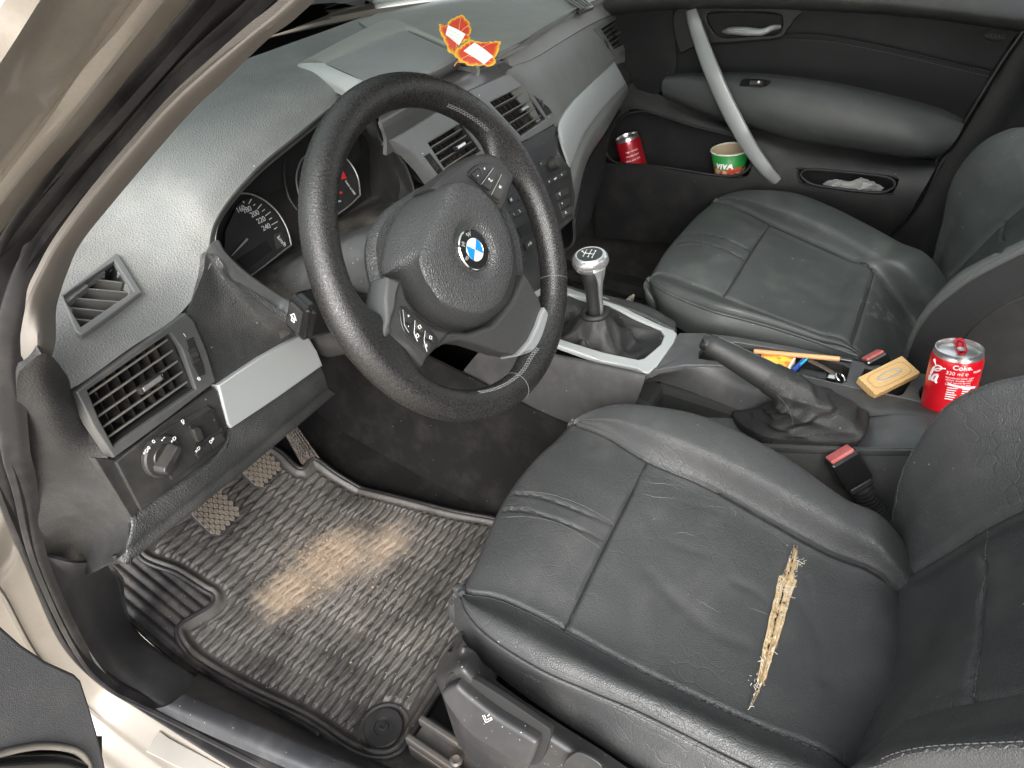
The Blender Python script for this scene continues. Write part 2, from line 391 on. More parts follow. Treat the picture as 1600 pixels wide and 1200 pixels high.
# ------------------------------------------------------------------ dash reference planes
DLp, DLn = A(-.65,.165,.64), A(.2,-1,.12)
def DL(u, v, off=0): return PL(u, v, DLp, DLn, off)
def xs(pts, xv): return [X(p[0], p[1], x) for p, x in zip(pts, np.interp(np.linspace(0, 1, len(pts)), np.linspace(0, 1, len(xv)), xv))]
# ------------------------------------------------------------------ car body
body = thing('car_body', 'beige painted car body shell with open driver doorway, black rubber door seal and worn sill', 'car body', (-.74, .3, -.05))
I_ = [(520,-240),(306,0),(165,170),(30,330),(-20,420),(-45,560),(-25,700),(0,776),(44,872),(96,995),(153,1056),(210,1096),(350,1190),(480,1270)]
O_ = [(215,-240),(63,0),(0,99),(-90,230),(-170,380),(-230,560),(-180,740),(-140,950),(-70,1020),(-20,1080),(50,1150),(110,1220),(180,1280),(300,1350)]
S_ = [(700,-240),(456,0),(315,120),(105,360),(50,450),(25,570),(32,700),(46,762),(66,881),(127,1012),(175,1074),(254,1113),(437,1196),(560,1255)]
def edge(P, xz):
    return np.array([X(p[0], p[1], v[1]) if v[0] == 'x' else Z(p[0], p[1], v[1]) for p, v in zip(P, xz)])
x_ = lambda *v: [('x', q) for q in v]
z_ = lambda *v: [('z', q) for q in v]
IE = edge(I_, x_(-.715,-.720,-.732,-.738,-.742,-.765,-.780)+z_(.57,.42,.22,.11,.07,.06,.06))
OE = edge(O_, x_(-.778,-.782,-.792,-.798,-.80,-.80,-.80)+z_(.42,.28,.19,.07,-.01,-.03,-.05))
SE = edge(S_, x_(-.690,-.694,-.704,-.712,-.735,-.753,-.766)+z_(.58,.42,.19,.10,.08,.08,.08))
OUTW = nz(A(-1,-.25,.35))
def strip(a, b, prof, nu, nv):
    """ribbed band between two 3D edges; prof = (fraction across, height outward)"""
    G = np.array([a*(1-f)+b*f+OUTW*h for f, h in prof]); G = cru(G, nu); return np.array([cru(G[k], nv) for k in range(nu)])
# painted frame: outer flange, step, ridge, channel
surf('pillar', strip(OE, IE, [(0,0),(.2,.010),(.40,.013),(.48,.002),(.62,.0),(.67,.006),(.72,.001),(.86,-.003),(1,0)], 60, 110), M['paint'], body, .006)
surf('door_seal', strip(IE, SE, [(0,-.004),(.1,.006),(.28,.008),(.42,-.004),(.5,-.006),(.72,.008),(.92,.002),(1,-.008)], 50, 130), M['rubber'], body, .006)
# fabric trim of the windscreen pillar
S2 = [(700,-240),(456,0),(390,56),(315,120),(250,183),(150,300),(91,380),(67,423),(47,467),(37,514),(36,540),(38,566),(44,586)]
T2 = [(735,-240),(480,12),(420,60),(348,129),(288,186),(180,312),(126,380),(106,423),(93,460),(87,488),(86,536),(76,562),(50,584)]
xa = np.concatenate([np.linspace(-.70, -.745, 9), [-.750,-.751,-.746,-.738]]); xb = np.concatenate([np.linspace(-.675, -.705, 9), [-.718, -.730, -.736, -.736]])
G = []
for i in range(13):
    a, b = A(*S2[i]), A(*T2[i]); G.append([X(*(a+(b-a)*f), xa[i]*(1-f)+xb[i]*f-.008*math.sin(math.pi*f)) for f in (-.08, .15, .5, .85, 1)]+[X(*b, xb[i])+nz(X(*b, xb[i])-CAM)*.035])
surf('pillar_trim', loft(G, 60, 20), M['fabric'], body, .004)
# carpeted floor, toe board and tunnel flank
def fz(y): return np.where(y < .40, 0, (y-.40)*.42)+np.where(y > .62, (y-.62)*1.1, 0)
def FL(u, v, off=0.0):
    z = 0.0
    for _ in range(25):
        p = Z(u, v, z+off); z = .5*z+.5*float(fz(p[1]))
    return p
ys = np.concatenate([np.linspace(-1.3, .4, 12), np.linspace(.45, .95, 14)])
G = np.array([[A(x, y, float(fz(y))-.012) for y in ys] for x in np.linspace(-.70, .74, 10)])
surf('floor_carpet', G, M['carpet'], body, .01, face=(0,0,3))
# ribbed rubber foot rest under the dash end
gx = np.linspace(-.70, -.50, 160); gy = np.linspace(.12, .80, 50)
G = np.array([[A(x, y, float(fz(y))+.000+.005*(.5+.5*math.cos((x+.04*(y-.3))*2*math.pi/.0165))**.6) for y in gy] for x in gx])
mrib = plastic('ribbed_rubber', (.030,.029,.029), .62, 500, .2, dust=.55, dcol=(.15,.13,.115), gate=.8, spec=.3)
surf('foot_rest', G, mrib, body, .006, face=(0,0,3))
# kick panel and sill trim
KO = edge([(60,868),(76,905),(106,970),(131,1014),(179,1073),(258,1112)], z_(.43,.37,.26,.18,.095,.08)); KI = edge([(160,880),(177,899),(187,947),(203,978),(235,1010),(306,1060)], z_(.30,.18,.10,.06,.045,.03))
KM = KO*.5+KI*.5+A(-.004,-.012,.006); G = np.array([KO+A(.004,0,-.004), KO*.78+KI*.22+A(-.002,-.006,.004), KM, KI, KI+A(.006,.006,-.03)])
surf('kick_panel', loft(G, 30, 40), plastic('kick_plastic', (.060,.060,.063), .40, 700, .12, dust=.15), body, .004, face=(-1.2,-.6,1))
c0 = [(240,1108),(330,1150),(437,1196),(600,1268),(900,1400)]; c1 = [(262,1102),(350,1138),(455,1186),(620,1255),(920,1385)]; c2 = [(285,1086),(372,1124),(480,1172),(640,1240),(940,1370)]
c3 = [(292,1080),(384,1120),(490,1166),(650,1232),(950,1362)]; c4 = [(307,1055),(400,1104),(500,1158),(655,1224),(950,1350)]
G = np.array([[Z(*p, h) for p in c] for c, h in ((c0,.080),(c1,.092),(c2,.090),(c3,.080),(c4,.035))]+[[Z(p[0]+8, p[1]-3, .012) for p in c4]])
mscuff = plastic('scuff_plastic', (.032,.033,.036), .36, 700, .12, dust=.30, dcol=(.14,.14,.145), gate=.9)
surf('scuff_plate', loft(G, 40, 60), mscuff, body, .004)
plate('sill_badge', [[Z(*p, .045) for p in [(253,1146),(268,1158),(355,1204),(420,1240),(395,1262),(330,1226),(232,1178)]]], A(-.05,.0,1), .002, plastic('sill_plate', (.42,.40,.36), .3, 900, .05, metal=.3), body, bevel=.0008, off=.010)
# roof, windscreen, bonnet and far pillars: out of frame, but they shape the light in the cabin
rz = lambda x, y: 1.30-.10*(abs(x)/.62)**3-.05*max(0, (y+.75)/.3)**2*(y > -.75)
def rpatch(name, xa_, xb_, ya, yb, mat, dz, th): surf(name, np.array([[A(x, y, rz(x, y)+dz) for y in np.linspace(ya, yb, 10)] for x in np.linspace(xa_, xb_, 10)]), mat, body, th, face=(0,0,5))
for xa_, xb_, ya, yb in ((-.60,-.44,-.48,-2.0),(.44,.60,-.48,-2.0),(-.439,.439,-.48,-.56),(-.439,.439,-1.50,-2.0)):
    rpatch('roof', xa_, xb_, ya, yb, M['paint'], 0, .012); rpatch('headliner', xa_, xb_, ya, yb, M['headliner'], -.03, .008)
rpatch('added_sunroof', -.437, .437, -.562, -1.498, M['glass'], -.005, .005)  # unseen glass opening, added to let daylight down onto the seats
G = np.array([[A(x, y0+(y1-y0)*t, .835+(1.235-.835)*t) for t in np.linspace(0, 1, 8)] for x, y0, y1 in [(-.66+.02,.36,-.44),(-.45,.46,-.44),(-.2,.545,-.44),(.1,.60,-.44),(.4,.56,-.44),(.66,.40,-.44)]])
surf('windscreen', loft(G, 24, 12), M['glass'], body, .005, face=(0,2,2))
G = np.array([[A(x, y+.10*(1-(x/.8)**2), .835-.12*((y-.6)/1.2)**2-.05*(x/.8)**2) for y in np.linspace(.50, 1.65, 8)] for x in np.linspace(-.8, .8, 12)])
surf('bonnet', G, M['paint'], body, .01, face=(0,0,5))
G = np.array([[A(x, .50+.18*(1-(x/.75)**2)+.16*t, .812+.012*t) for t in (0, .15, .3)] for x in np.linspace(-.72, .74, 16)])
surf('cowl', loft(G, 30, 8), plastic('cowl_plastic', (.16,.165,.155), .4, 700, .1), body, .006, face=(0,0,3))
tube('far_pillar', [A(.72,.52,.80), A(.70,.2,.98), A(.62,-.44,1.23)], .035, M['fabric'], body, 10)
# passenger-side centre pillar trim behind the door edge
bp = [(1600,60),(1560,130),(1500,220),(1455,300),(1400,370),(1372,400)]
G = np.array([[X(p[0]-6, p[1], .745) for p in bp], [X(p[0]+25, p[1]+12, .735) for p in bp], [X(p[0]+60, p[1]+60, .70) for p in bp], [X(p[0]+200, p[1]+100, .70) for p in bp], [X(p[0]+420, p[1]+180, .71) for p in bp]])
surf('centre_pillar_trim', loft(G, 30, 30), M['door_plastic'], body, .005)
box('far_side', A(.87,-.2,.35), I3, (.05, 2.4, .8), M['trim_dark'], body)
box('rear_wall', A(0,-1.45,.4), I3, (1.5, .12, .9), M['door_soft'], body)
box('far_sill', A(.70,-.1,.05), I3, (.09, 1.6, .10), M['trim_dark'], body, .02)
# ------------------------------------------------------------------ dashboard
dash = thing('dashboard', 'dark grey grained dashboard with silver trim strips, air vents and instrument cluster', 'dashboard', (0, .3, .5))
C_, = [[
 [A(-.725,.165,.70), A(-.738,.19,.73), A(-.745,.235,.757), A(-.75,.30,.785), A(-.74,.36,.81)],
 [DL(108,609), A(-.703,.178,.722), A(-.70,.225,.748), A(-.69,.29,.778), A(-.68,.375,.812)],
 [DL(200,546), A(-.64,.20,.724), A(-.64,.245,.750), A(-.63,.30,.778), A(-.60,.40,.817)],
 [DL(286,485), A(-.58,.212,.725), A(-.58,.26,.755), A(-.57,.33,.785), A(-.52,.425,.82)],
 [A(-.527,.195,.716), A(-.53,.222,.748), A(-.53,.275,.775), A(-.51,.35,.797), A(-.45,.445,.822)],
 [A(-.495,.208,.745), A(-.49,.234,.774), A(-.48,.29,.797), A(-.46,.37,.808), A(-.39,.46,.823)],
 [Y(400,275,.225), A(-.42,.25,.795), A(-.41,.305,.812), A(-.38,.38,.814), A(-.32,.475,.823)],
 [Y(470,215,.24), A(-.33,.265,.808), A(-.32,.32,.820), A(-.29,.40,.818), A(-.23,.49,.823)],
 [Y(530,166,.255), A(-.24,.278,.816), A(-.23,.33,.824), A(-.20,.41,.82), A(-.14,.51,.823)],
 [A(-.175,.268,.800), A(-.165,.29,.814), A(-.155,.34,.82), A(-.12,.42,.818), A(-.06,.53,.823)],
 [A(-.06,.295,.786), A(-.055,.32,.800), A(-.05,.36,.804), A(-.01,.45,.808), A(.05,.56,.822)],
 [A(.09,.30,.775), A(.095,.325,.79), A(.10,.365,.80), A(.14,.47,.808), A(.20,.60,.822)],
]]
G = loft(C_, 150, 70)
dem = [(103,472),(178,411),(206,457),(125,519)]
G = groove(G, [Z(356,122,.812), Z(397,98,.814), Z(424,84,.815), Z(491,58,.816), Z(560,32,.816)], .010, .0035)
GT = G
def top_at(u, v):
    Q = GT.reshape(-1, 3); uu, vv = pix(Q); return Q[np.argmin((uu-u)**2+(vv-v)**2)]
surf('dash_top', G, M['dash'], dash, .008, face=(-.5,0,2), hole=[dem])
# underside of the instrument hood, down to the cluster
CLp, CLn = A(-.36,.30,.66), A(0,-1,.45)
def CL(u, v, off=0): return PL(u, v, CLp, CLn, off)
lip = [C_[i][0] for i in range(4, 10)]
inn = [A(-.505,.33,.66), A(-.48,.345,.715), A(-.41,.362,.752), A(-.33,.368,.765), A(-.24,.36,.76), A(-.19,.345,.735)]
mid = [(a+b)/2+A(0,0,.012) for a, b in zip(lip, inn)]
surf('hood_lining', loft([lip, mid, inn], 16, 50), M['trim_dark'], dash, .004, face=(-.36,0,.6))
# right cheek of the instrument hood
E1 = [A(-.175,.268,.800), Y(589,212,.200), Y(614,238,.180), Y(632,266,.168), Y(643,303,.158), Y(640,330,.15)]
E2 = [A(-.205,.32,.765), Y(570,215,.30), Y(578,255,.30), Y(578,290,.30), Y(585,318,.29), Y(600,345,.28)]
E0 = [p+A(.018,.03,.004) for p in E1]
surf('hood_cheek', loft([E2, [(a+b)/2+A(.004,0,0) for a, b in zip(E1, E2)], E1, [p+A(.008,.0,.001) for p in E1], E0], 30, 50), M['trim_dark'], dash, .004, face=(-.4,-.3,.9))
# left cheek: plastic rim running down to the column
R0 = [Y(322,395,.198), Y(345,425,.19), Y(380,455,.18), Y(430,484,.165), Y(446,500,.15)]
R1 = [Y(333,378,.20), Y(350,400,.195), Y(385,437,.185), Y(432,466,.17), Y(452,478,.155)]
R2 = [Y(342,376,.203), Y(356,398,.20), Y(392,430,.19), Y(437,460,.175), Y(458,470,.16)]
R3 = [A(-.50,.32,.665), A(-.47,.30,.64), A(-.44,.28,.61), A(-.41,.26,.59), A(-.39,.24,.58)]
surf('cheek_rim', loft([R0, R1, R2, [(a*.75+b*.25) for a, b in zip(R2, R3)], R3], 40, 40), M['trim'], dash, .003)
# leather face between side vent, hood rim and silver strip
F = [[DL(290,492), DL(312,540), DL(336,601)], [Y(316,430,.19), DL(345,512), DL(368,580)], [R0[0]+A(0,-.002,0), Y(362,487,.188), DL(402,560)], [R0[1]+A(0,-.002,0), Y(392,487,.184), DL(428,545)], [R0[2]+A(0,-.002,0), Y(420,500,.174), DL(448,534)], [R0[4]+A(0,-.002,0), Y(458,512,.152), DL(474,520)]]
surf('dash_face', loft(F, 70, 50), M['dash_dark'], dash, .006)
# dash end cap beside the doorway
F = [[X(30,580,-.760), X(72,552,-.748), X(104,585,-.714)], [X(26,604,-.760), X(70,588,-.746), DL(116,612,-.010)], [X(28,660,-.757), X(85,665,-.741), DL(144,660,-.02)], [X(36,740,-.763), X(105,742,-.737), DL(172,722,-.024)], [X(52,820,-.772), X(132,805,-.735), DL(216,812,-.024)], [X(62,870,-.776), X(122,862,-.734), DL(204,852,-.020)], [X(74,905,-.774), X(128,899,-.735), DL(180,877,-.03)], [X(84,915,-.76), X(134,899,-.72), DL(190,868,-.08)]]
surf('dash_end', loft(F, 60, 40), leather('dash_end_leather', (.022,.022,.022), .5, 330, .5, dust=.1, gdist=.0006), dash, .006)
# lower knee panel
plate('panel_edge', [[DL(*p) for p in [(147,716),(183,718),(217,798),(211,819)]]], DLn, .01, M['trim_dark'], dash, bevel=.001, off=.001)
F = [[DL(209,797,-.006), DL(215,797), DL(342,705), DL(354,672), DL(420,622), DL(500,572)], [DL(208,818,-.004), DL(213,818,.004), DL(300,752,.006), DL(375,692,.006), DL(430,648,.006), DL(507,588,.004)],
     [DL(199,853,-.010), DL(206,852,.0), DL(296,782,.004), DL(385,712,.004), DL(440,666,.004), DL(512,606,.0)], [DL(199,854,-.02), DL(206,854,-.02), DL(296,786,-.016), DL(386,716,-.016), DL(442,670,-.016), DL(513,612,-.02)],
     [A(-.60,.34,.52), A(-.60,.34,.52), A(-.58,.34,.51), A(-.55,.34,.51), A(-.50,.34,.51), A(-.46,.34,.51)]]
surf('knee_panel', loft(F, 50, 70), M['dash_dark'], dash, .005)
# silver strip, driver side
plate('silver_strip', [[DL(*p) for p in [(335,601),(400,558),(466,521),(478,528),(490,548),(499,571),(428,621),(356,668),(350,662),(342,630)]]], DLn, .012, M['silver'], dash, bevel=.002, off=.006)
# light switch panel
lp = plate('switch_panel', [[DL(*p) for p in [(176,721),(250,662),(330,606),(336,610),(351,662),(351,686),(342,702),(280,750),(216,796)]]], DLn, .012, M['trim_dark'], dash, bevel=.0015, off=.004)
plate('switch_pod', [[DL(*p) for p in [(224,690),(262,664),(318,633),(328,640),(341,668),(346,684),(340,694),(290,730),(262,748)]]], DLn, .006, M['trim_dark'], lp, bevel=.001, off=.0065)
c = DL(253,713,.007); x, y, n = frame(DLn, (1,0,0)); r0 = .0215
lathe_ob('dial_ring', [(r0,0),(r0,.004),(r0-.0015,.0055),(.013,.006),(.0128,.003)], c-n*.002, n, M['trim_dark'], lp, 48)
kx = nz(DL(240,735)-DL(262,695)); kx = nz(kx-n*(kx@n)); ky = np.cross(n, kx)
kb = MB(); t0 = c+n*.004
q = [(-.0125,.0055),(.0135,.0075),(.0175,.004),(.0175,-.004),(.0135,-.0075),(-.0125,-.0055),(-.0150,0)]
V = [t0+kx*a+ky*b for a, b in q]+[t0+n*.013+kx*a*.92+ky*b*.62 for a, b in q]; k = len(q)
kb.add(V, [tuple(range(k-1, -1, -1)), tuple(range(k, 2*k))]+[(i, (i+1) % k, k+(i+1) % k, k+i) for i in range(k)])
kb.build('rotary_knob', M['trim_dark'], lp, bevel=.0012)
lathe_ob('dial_base', [(.0128,0),(.0128,.004),(.012,.005)], c, n, M['blackp'], lp, 40)
up = np.cross(n, x)
def glyph(name, s, u, v, size, off=.0073, parent=lp, pl=None, mat='white', rot=0, **k):
    o = PL(u, v, DLp, DLn, off); c_, s_ = math.cos(rot), math.sin(rot); return text(name, s, size, o, x*c_+up*s_, -x*s_+up*c_, M[mat], parent, **k)
tr = math.radians(12)
glyph('dial_mark', '0', 240, 690, .0060, .0112, rot=tr); glyph('dial_mark', '=D', 271, 687, .0055, .0112, rot=tr); glyph('dial_mark', '=D0', 229, 704, .0050, .0112, rot=tr); glyph('dial_mark', '⊳⊲', 255, 686, .0045, .0112, rot=tr)
glyph('dial_mark', '*', 257, 733, .012, .0185, rot=.2); glyph('dial_mark', '-', 268, 699, .008, .0112, rot=1.2)
glyph('slider_mark', '\u2261D', 286, 659, .0045, rot=1.5)
for nm, pts, s in (('fog_button', [(297,703),(316,688),(322,698),(320,701),(302,714),(297,710)], '\u2261D'), ('rear_fog_button', [(318,687),(336,674),(343,684),(341,689),(325,699),(322,697)], 'D\u2261')):
    b = plate(nm, [[DL(*p) for p in pts]], DLn, .004, M['trim_dark'], lp, bevel=.0008, off=.009); cc = np.mean(pts, 0); glyph('icon', s, cc[0], cc[1], .0055, .0093, b, rot=tr)
plate('slider_housing', [[DL(*p) for p in [(286,664),(318,640),(326,645),(335,668),(306,690),(297,694)]]], DLn, .004, M['blackp'], lp, bevel=.0008, off=.0085)
plate('thumb_slider', [[DL(*p) for p in [(288,669),(296,665),(301,668),(306,683),(297,689),(293,685)]]], DLn, .006, M['trim_dark'], lp, bevel=.001, off=.0125)
# vents ------------------------------------------------------------
mslat = plastic('vent_slat', (.12,.117,.108), .42, 700, .05, dust=.35)
mvane = plastic('vent_vane', (.018,.017,.016), .6, 700, .05, dust=.3)
def vent(parent, q, n, depth, nslat, nvane, tab=(.6, .5), tilt=.35, tabmat='silver_bright', slatmat=None):
    """q: inner opening TL,TR,BR,BL (3D); cavity behind, level slats, upright vanes, centre tab"""
    q = [np.asarray(p, float) for p in q]; n = nz(n); back = [p-n*depth for p in q]
    mb = MB()
    for a, b in ((0,1),(1,2),(2,3),(3,0)): mb.add([q[a], q[b], back[b], back[a]], [(0,1,2,3)])
    mb.add(back, [(0,1,2,3)])
    o = mk('vent_duct', mb.V, mb.F, M['cavity'], parent, smooth=False); slab(o, .0015, 1)
    dn = nz((q[3]+q[2])-(q[0]+q[1])); h = np.linalg.norm((q[3]+q[2]-q[0]-q[1])/2)
    for i in range(nslat):
        f = (i+.6)/(nslat+.2); a, b = q[0]*(1-f)+q[3]*f, q[1]*(1-f)+q[2]*f
        d = nz(-n+dn*tilt); w = .012; t = .0011
        m = MB(); m.hexa([a-dn*t-n*.002, b-dn*t-n*.002, b+dn*t-n*.002, a+dn*t-n*.002], [a-dn*t+d*w, b-dn*t+d*w, b+dn*t+d*w, a+dn*t+d*w]); m.build('slat', slatmat or mslat, parent, bevel=.0005)
    for i in range(nvane):
        f = (i+.5)/nvane; a, b = q[0]*(1-f)+q[1]*f, q[3]*(1-f)+q[2]*f; ac = nz(q[1]-q[0]); m = MB(); t = .0007
        m.hexa([a-ac*t-n*.017, a+ac*t-n*.017, b+ac*t-n*.017, b-ac*t-n*.017], [a-ac*t-n*.034, a+ac*t-n*.034, b+ac*t-n*.034, b-ac*t-n*.034]); m.build('vane', mvane, parent)
    if tab:
        f = tab[1]; a, b = q[0]*(1-f)+q[3]*f, q[1]*(1-f)+q[2]*f; c = a*(1-tab[0])+b*tab[0]; ac = nz(b-a); L = np.linalg.norm(b-a)*.29
        tb = box('vent_tab', c+n*.001, (ac, dn, n), (L, .0075, .006), M['trim_dark'], parent, .001)
        box('tab_face', c+n*.0036-dn*.0004, (ac, dn, n), (L*.8, .0050, .003), M[tabmat], tb, .0008)
def wheelie(parent, a, b, n, w=.010, mat='trim_dark'):
    """ribbed thumb wheel in a slot between a and b"""
    a, b = np.asarray(a), np.asarray(b); n = nz(n); ax = nz(b-a); L = np.linalg.norm(b-a); sd = np.cross(n, ax); c = (a+b)/2; R = L*.62
    V = []; F = []; N = 72; o = c-n*(R-.0035)
    for i in range(N):
        t = 2*math.pi*i/N; r = R*(1+.03*math.cos(t*22)); d = n*math.cos(t)+ax*math.sin(t); V += [o+d*r-sd*w/2, o+d*r+sd*w/2]
    for i in range(N): j = (i+1) % N; F.append((2*i, 2*j, 2*j+1, 2*i+1))
    F += [tuple(range(0, 2*N, 2)), tuple(range(2*N-1, 0, -2))]
    # keep only the part poking out of the panel: panel hides the rest
    return mk('thumb_wheel', V, F, M[mat], parent, sharp=30)
# side vent
sv_out = [(113,611),(200,550),(285,489),(297,500),(318,548),(332,596),(255,655),(173,714),(140,665)]
sv_in = [(131,609),(261,519),(279,545),(301,607),(172,697),(150,655)]
sv = plate('side_vent', [[DL(*p) for p in sv_out], [DL(*p) for p in sv_in][::-1]], DLn, .014, M['trim'], dash, bevel=.0015, off=.005)
vent(sv, [DL(132,609), DL(260,520), DL(300,606), DL(172,696)], DLn, .06, 5, 8, (.6,.52))
wa, wb = DL(293,530,.004), DL(309,582,.004)
wheelie(sv, wa, wb, DLn, .0095)
plate('wheel_slot', [[DL(*p) for p in [(285,531),(296,526),(312,570),(315,584),(305,588),(296,570)]]], DLn, .003, M['cavity'], sv, bevel=.0003, off=.0056)
glyph('vent_mark', '0', 311, 592, .0065, .0055, sv, rot=tr); glyph('vent_mark', '|', 288, 523, .005, .0055, sv, rot=tr)
# demister vent in the dash top
dp = [top_at(93,473), top_at(176,404), top_at(218,460), top_at(123,528)]
dn_ = nz(np.cross(dp[1]-dp[0], dp[3]-dp[0])); dn_ = dn_ if dn_@(CAM-dp[0]) > 0 else -dn_
def DP(u, v, off=0): return PL(u, v, np.mean(dp, 0), dn_, off)
dv = plate('demister_vent', [cr([DP(*p) for p in [(95,471),(100,464),(170,409),(178,404),(185,406),(217,458),(214,466),(135,525),(122,528),(116,522)]], 60, True), [DP(*p) for p in [(97,469),(177,414),(207,461),(125,517)]][::-1]], dn_, .012, M['trim_lit'], dash, bevel=.0015, off=.0065)
qd = [DP(97,469), DP(177,414), DP(207,461), DP(125,517)]
mb = MB(); back = [p-dn_*.05 for p in qd]
for a, b in ((0,1),(1,2),(2,3),(3,0)): mb.add([qd[a], qd[b], back[b], back[a]], [(0,1,2,3)])
mb.add(back, [(0,1,2,3)]); o = mk('vent_duct', mb.V, mb.F, M['cavity'], dv, smooth=False); slab(o, .0015, 1)
for (a, b) in [((145,436),(195,442)),((126,450),(204,457)),((105,465),(192,472)),((103,480),(173,487)),((114,498),(154,502))]:
    a, b = DP(*a, -.004), DP(*b, -.004); d = nz(b-a); w = nz(np.cross(dn_, d)); m = MB(); t = .0008
    m.hexa([a-w*t, b-w*t, b+w*t, a+w*t], [a-w*t-dn_*.014, b-w*t-dn_*.014, b+w*t-dn_*.014, a+w*t-dn_*.014]); m.build('slat', mslat, dv)
# ------------------------------------------------------------------ instrument cluster
cl = plate('cluster_face', [[A(-.56,.33,.60), A(-.15,.33,.60), A(-.15,.33,.80), A(-.56,.33,.80)]], A(0,-1,0), .004, M['cavity'], dash)
pl_ = plate('gauge_board', [[CL(*p,-.012) for p in [(300,420),(370,470),(590,345),(600,240),(560,190),(480,200),(330,300)]]], CLn, .004, M['blackp'], cl)
def arc_ring(name, pts, r, mat, parent): return tube(name, cr([CL(*p) for p in pts], 60), r, mat, parent, 8)
ring = plastic('gauge_ring', (.42,.42,.41), .3, 900, 0, metal=.7, speck=False); face = plastic('gauge_face', (.022,.022,.023), .35, 900, .05, dust=.03, coat=.2)
gfaceC = [(350,420),(352,360),(372,318),(400,304),(430,328),(450,364),(455,384),(440,395),(394,430),(372,440)]
sp = plate('speedometer', [[CL(*p,-.004) for p in gfaceC]], CLn, .003, face, dash, smooth_n=0)
arc_ring('dial_rim', [(372,303),(384,302),(400,306),(416,315),(433,331),(445,350),(452,368),(455,383)], .0012, ring, sp); arc_ring('dial_rim', [(455,383),(444,391),(420,410),(392,431)], .0012, ring, sp)
gx_, gy_, gn_ = frame(CLn, (1,0,0))
if gy_[2] < 0: gy_ = -gy_
def ctext(s, u, v, size, rot, parent, mat='white', nm='numeral'):
    c_, s_ = math.cos(rot), math.sin(rot); return text(nm, s, size, CL(u, v, -.0028), gx_*c_+gy_*s_, -gx_*s_+gy_*c_, M[mat], parent, space=.95)
for s, u, v in (('160',376,327),('180',386,328),('200',398,334),('220',408,344),('240',416,355)): ctext(s, u, v, .0095, 0, sp)
ctext('km/h', 440, 377, .0082, -1.35, sp)
pc = CL(384,376,-.0028)
mb = MB()
for i, (u, v, u2, v2) in enumerate([(382,317,380,314),(389,318,393,311),(396,321,399,319),(403,326,409,319),(410,330,414,327),(415,337,423,331),(421,343,425,340),(425,351,434,346),(429,358,433,355)]):
    a, b = CL(u, v, -.002), CL(u2, v2, -.002); d = nz(b-a); w = np.cross(gn_, d); t = .0005; mb.hexa([a-w*t, b-w*t, b+w*t, a+w*t], [a-w*t-gn_*.001, b-w*t-gn_*.001, b+w*t-gn_*.001, a+w*t-gn_*.001])
mb.build('scale_ticks', M['white'], sp)
nd = MB(); a, b = CL(387,373,.001), CL(362,400,.001); d = nz(b-a); w = np.cross(gn_, d); nd.hexa([a-w*.0014, b-w*.0004, b+w*.0004, a+w*.0014], [a-w*.0014-gn_*.002, b-w*.0004-gn_*.002, b+w*.0004-gn_*.002, a+w*.0014-gn_*.002]); nd.build('needle', flat('needle_grey', (.35,.33,.30), .4), sp)
plate('trip_display', [[CL(*p,-.0015) for p in [(371,406),(417,376),(426,390),(388,420)]]], CLn, .002, M['cavity'], sp, bevel=.0003)
plate('unit_field', [[CL(*p,-.0015) for p in [(429,366),(440,362),(447,382),(434,389),(431,378)]]], CLn, .0012, flat('unit_grey', (.05,.05,.052), .4), sp, bevel=.0002, off=-.0012)
ta = plate('tachometer', [[CL(*p,-.004) for p in [(480,242),(500,236),(530,240),(550,258),(560,280),(562,304),(540,326),(518,342),(490,340),(470,310),(464,280),(468,256)]]], CLn, .003, face, dash, smooth_n=60)
arc_ring('dial_rim', [(482,240),(470,252),(463,276),(466,300),(472,320)], .0012, ring, ta); arc_ring('dial_rim', [(520,236),(538,245),(551,260),(560,280),(563,305)], .0012, ring, ta); arc_ring('dial_rim', [(563,305),(545,322),(517,342)], .0012, ring, ta)
redm = flat('red_print', (.55,.03,.03), .5)
plate('red_zone', [[CL(*p) for p in [(532,268),(537,266),(543,278),(535,280)]]], CLn, .001, redm, ta, bevel=.0002, off=-.0015)
ctext('1/min x1000', 547, 293, .0050, -1.35, ta); ctext('7', 528, 272, .008, 0, ta); ctext('F', 524, 322, .0075, .5, ta)
plate('red_zone', [[CL(*p) for p in [(531,300),(535,298),(537,302),(534,303)]]], CLn, .001, redm, ta, bevel=.0002, off=-.0015)
nd = MB(); a, b = CL(533,314,.001), CL(505,318,.001); d = nz(b-a); w = np.cross(gn_, d); nd.hexa([a-w*.0012, b-w*.0004, b+w*.0004, a+w*.0012], [a-w*.0012-gn_*.002, b-w*.0004-gn_*.002, b+w*.0004-gn_*.002, a+w*.0012-gn_*.002]); nd.build('needle', bpy.data.materials['needle_grey'], ta)
tube('gauge_hoop', cr([CL(*p,.002) for p in [(447,235),(444,270),(450,305),(464,328)]], 30), .0022, M['trim_dark'], cl)
# shelf below the gauges, reaching the column
G = [[CL(372,442,-.006), CL(455,392,-.006), CL(520,348,-.006), CL(572,312,-.006), CL(600,290,-.006)], [CL(380,450,.02), CL(462,402,.02), CL(525,358,.02), CL(580,318,.02), CL(610,290,.02)], [Y(425,490,.20), Y(490,450,.21), Y(560,380,.22), Y(620,320,.215), Y(645,300,.21)], [Y(440,530,.17), Y(500,490,.17), Y(580,420,.18), Y(640,350,.18), Y(660,320,.18)]]
surf('cluster_shelf', loft(G, 30, 50), plastic('shelf_plastic', (.022,.022,.022), .42, 900, .1, dust=.3, gate=.7), dash, .004)
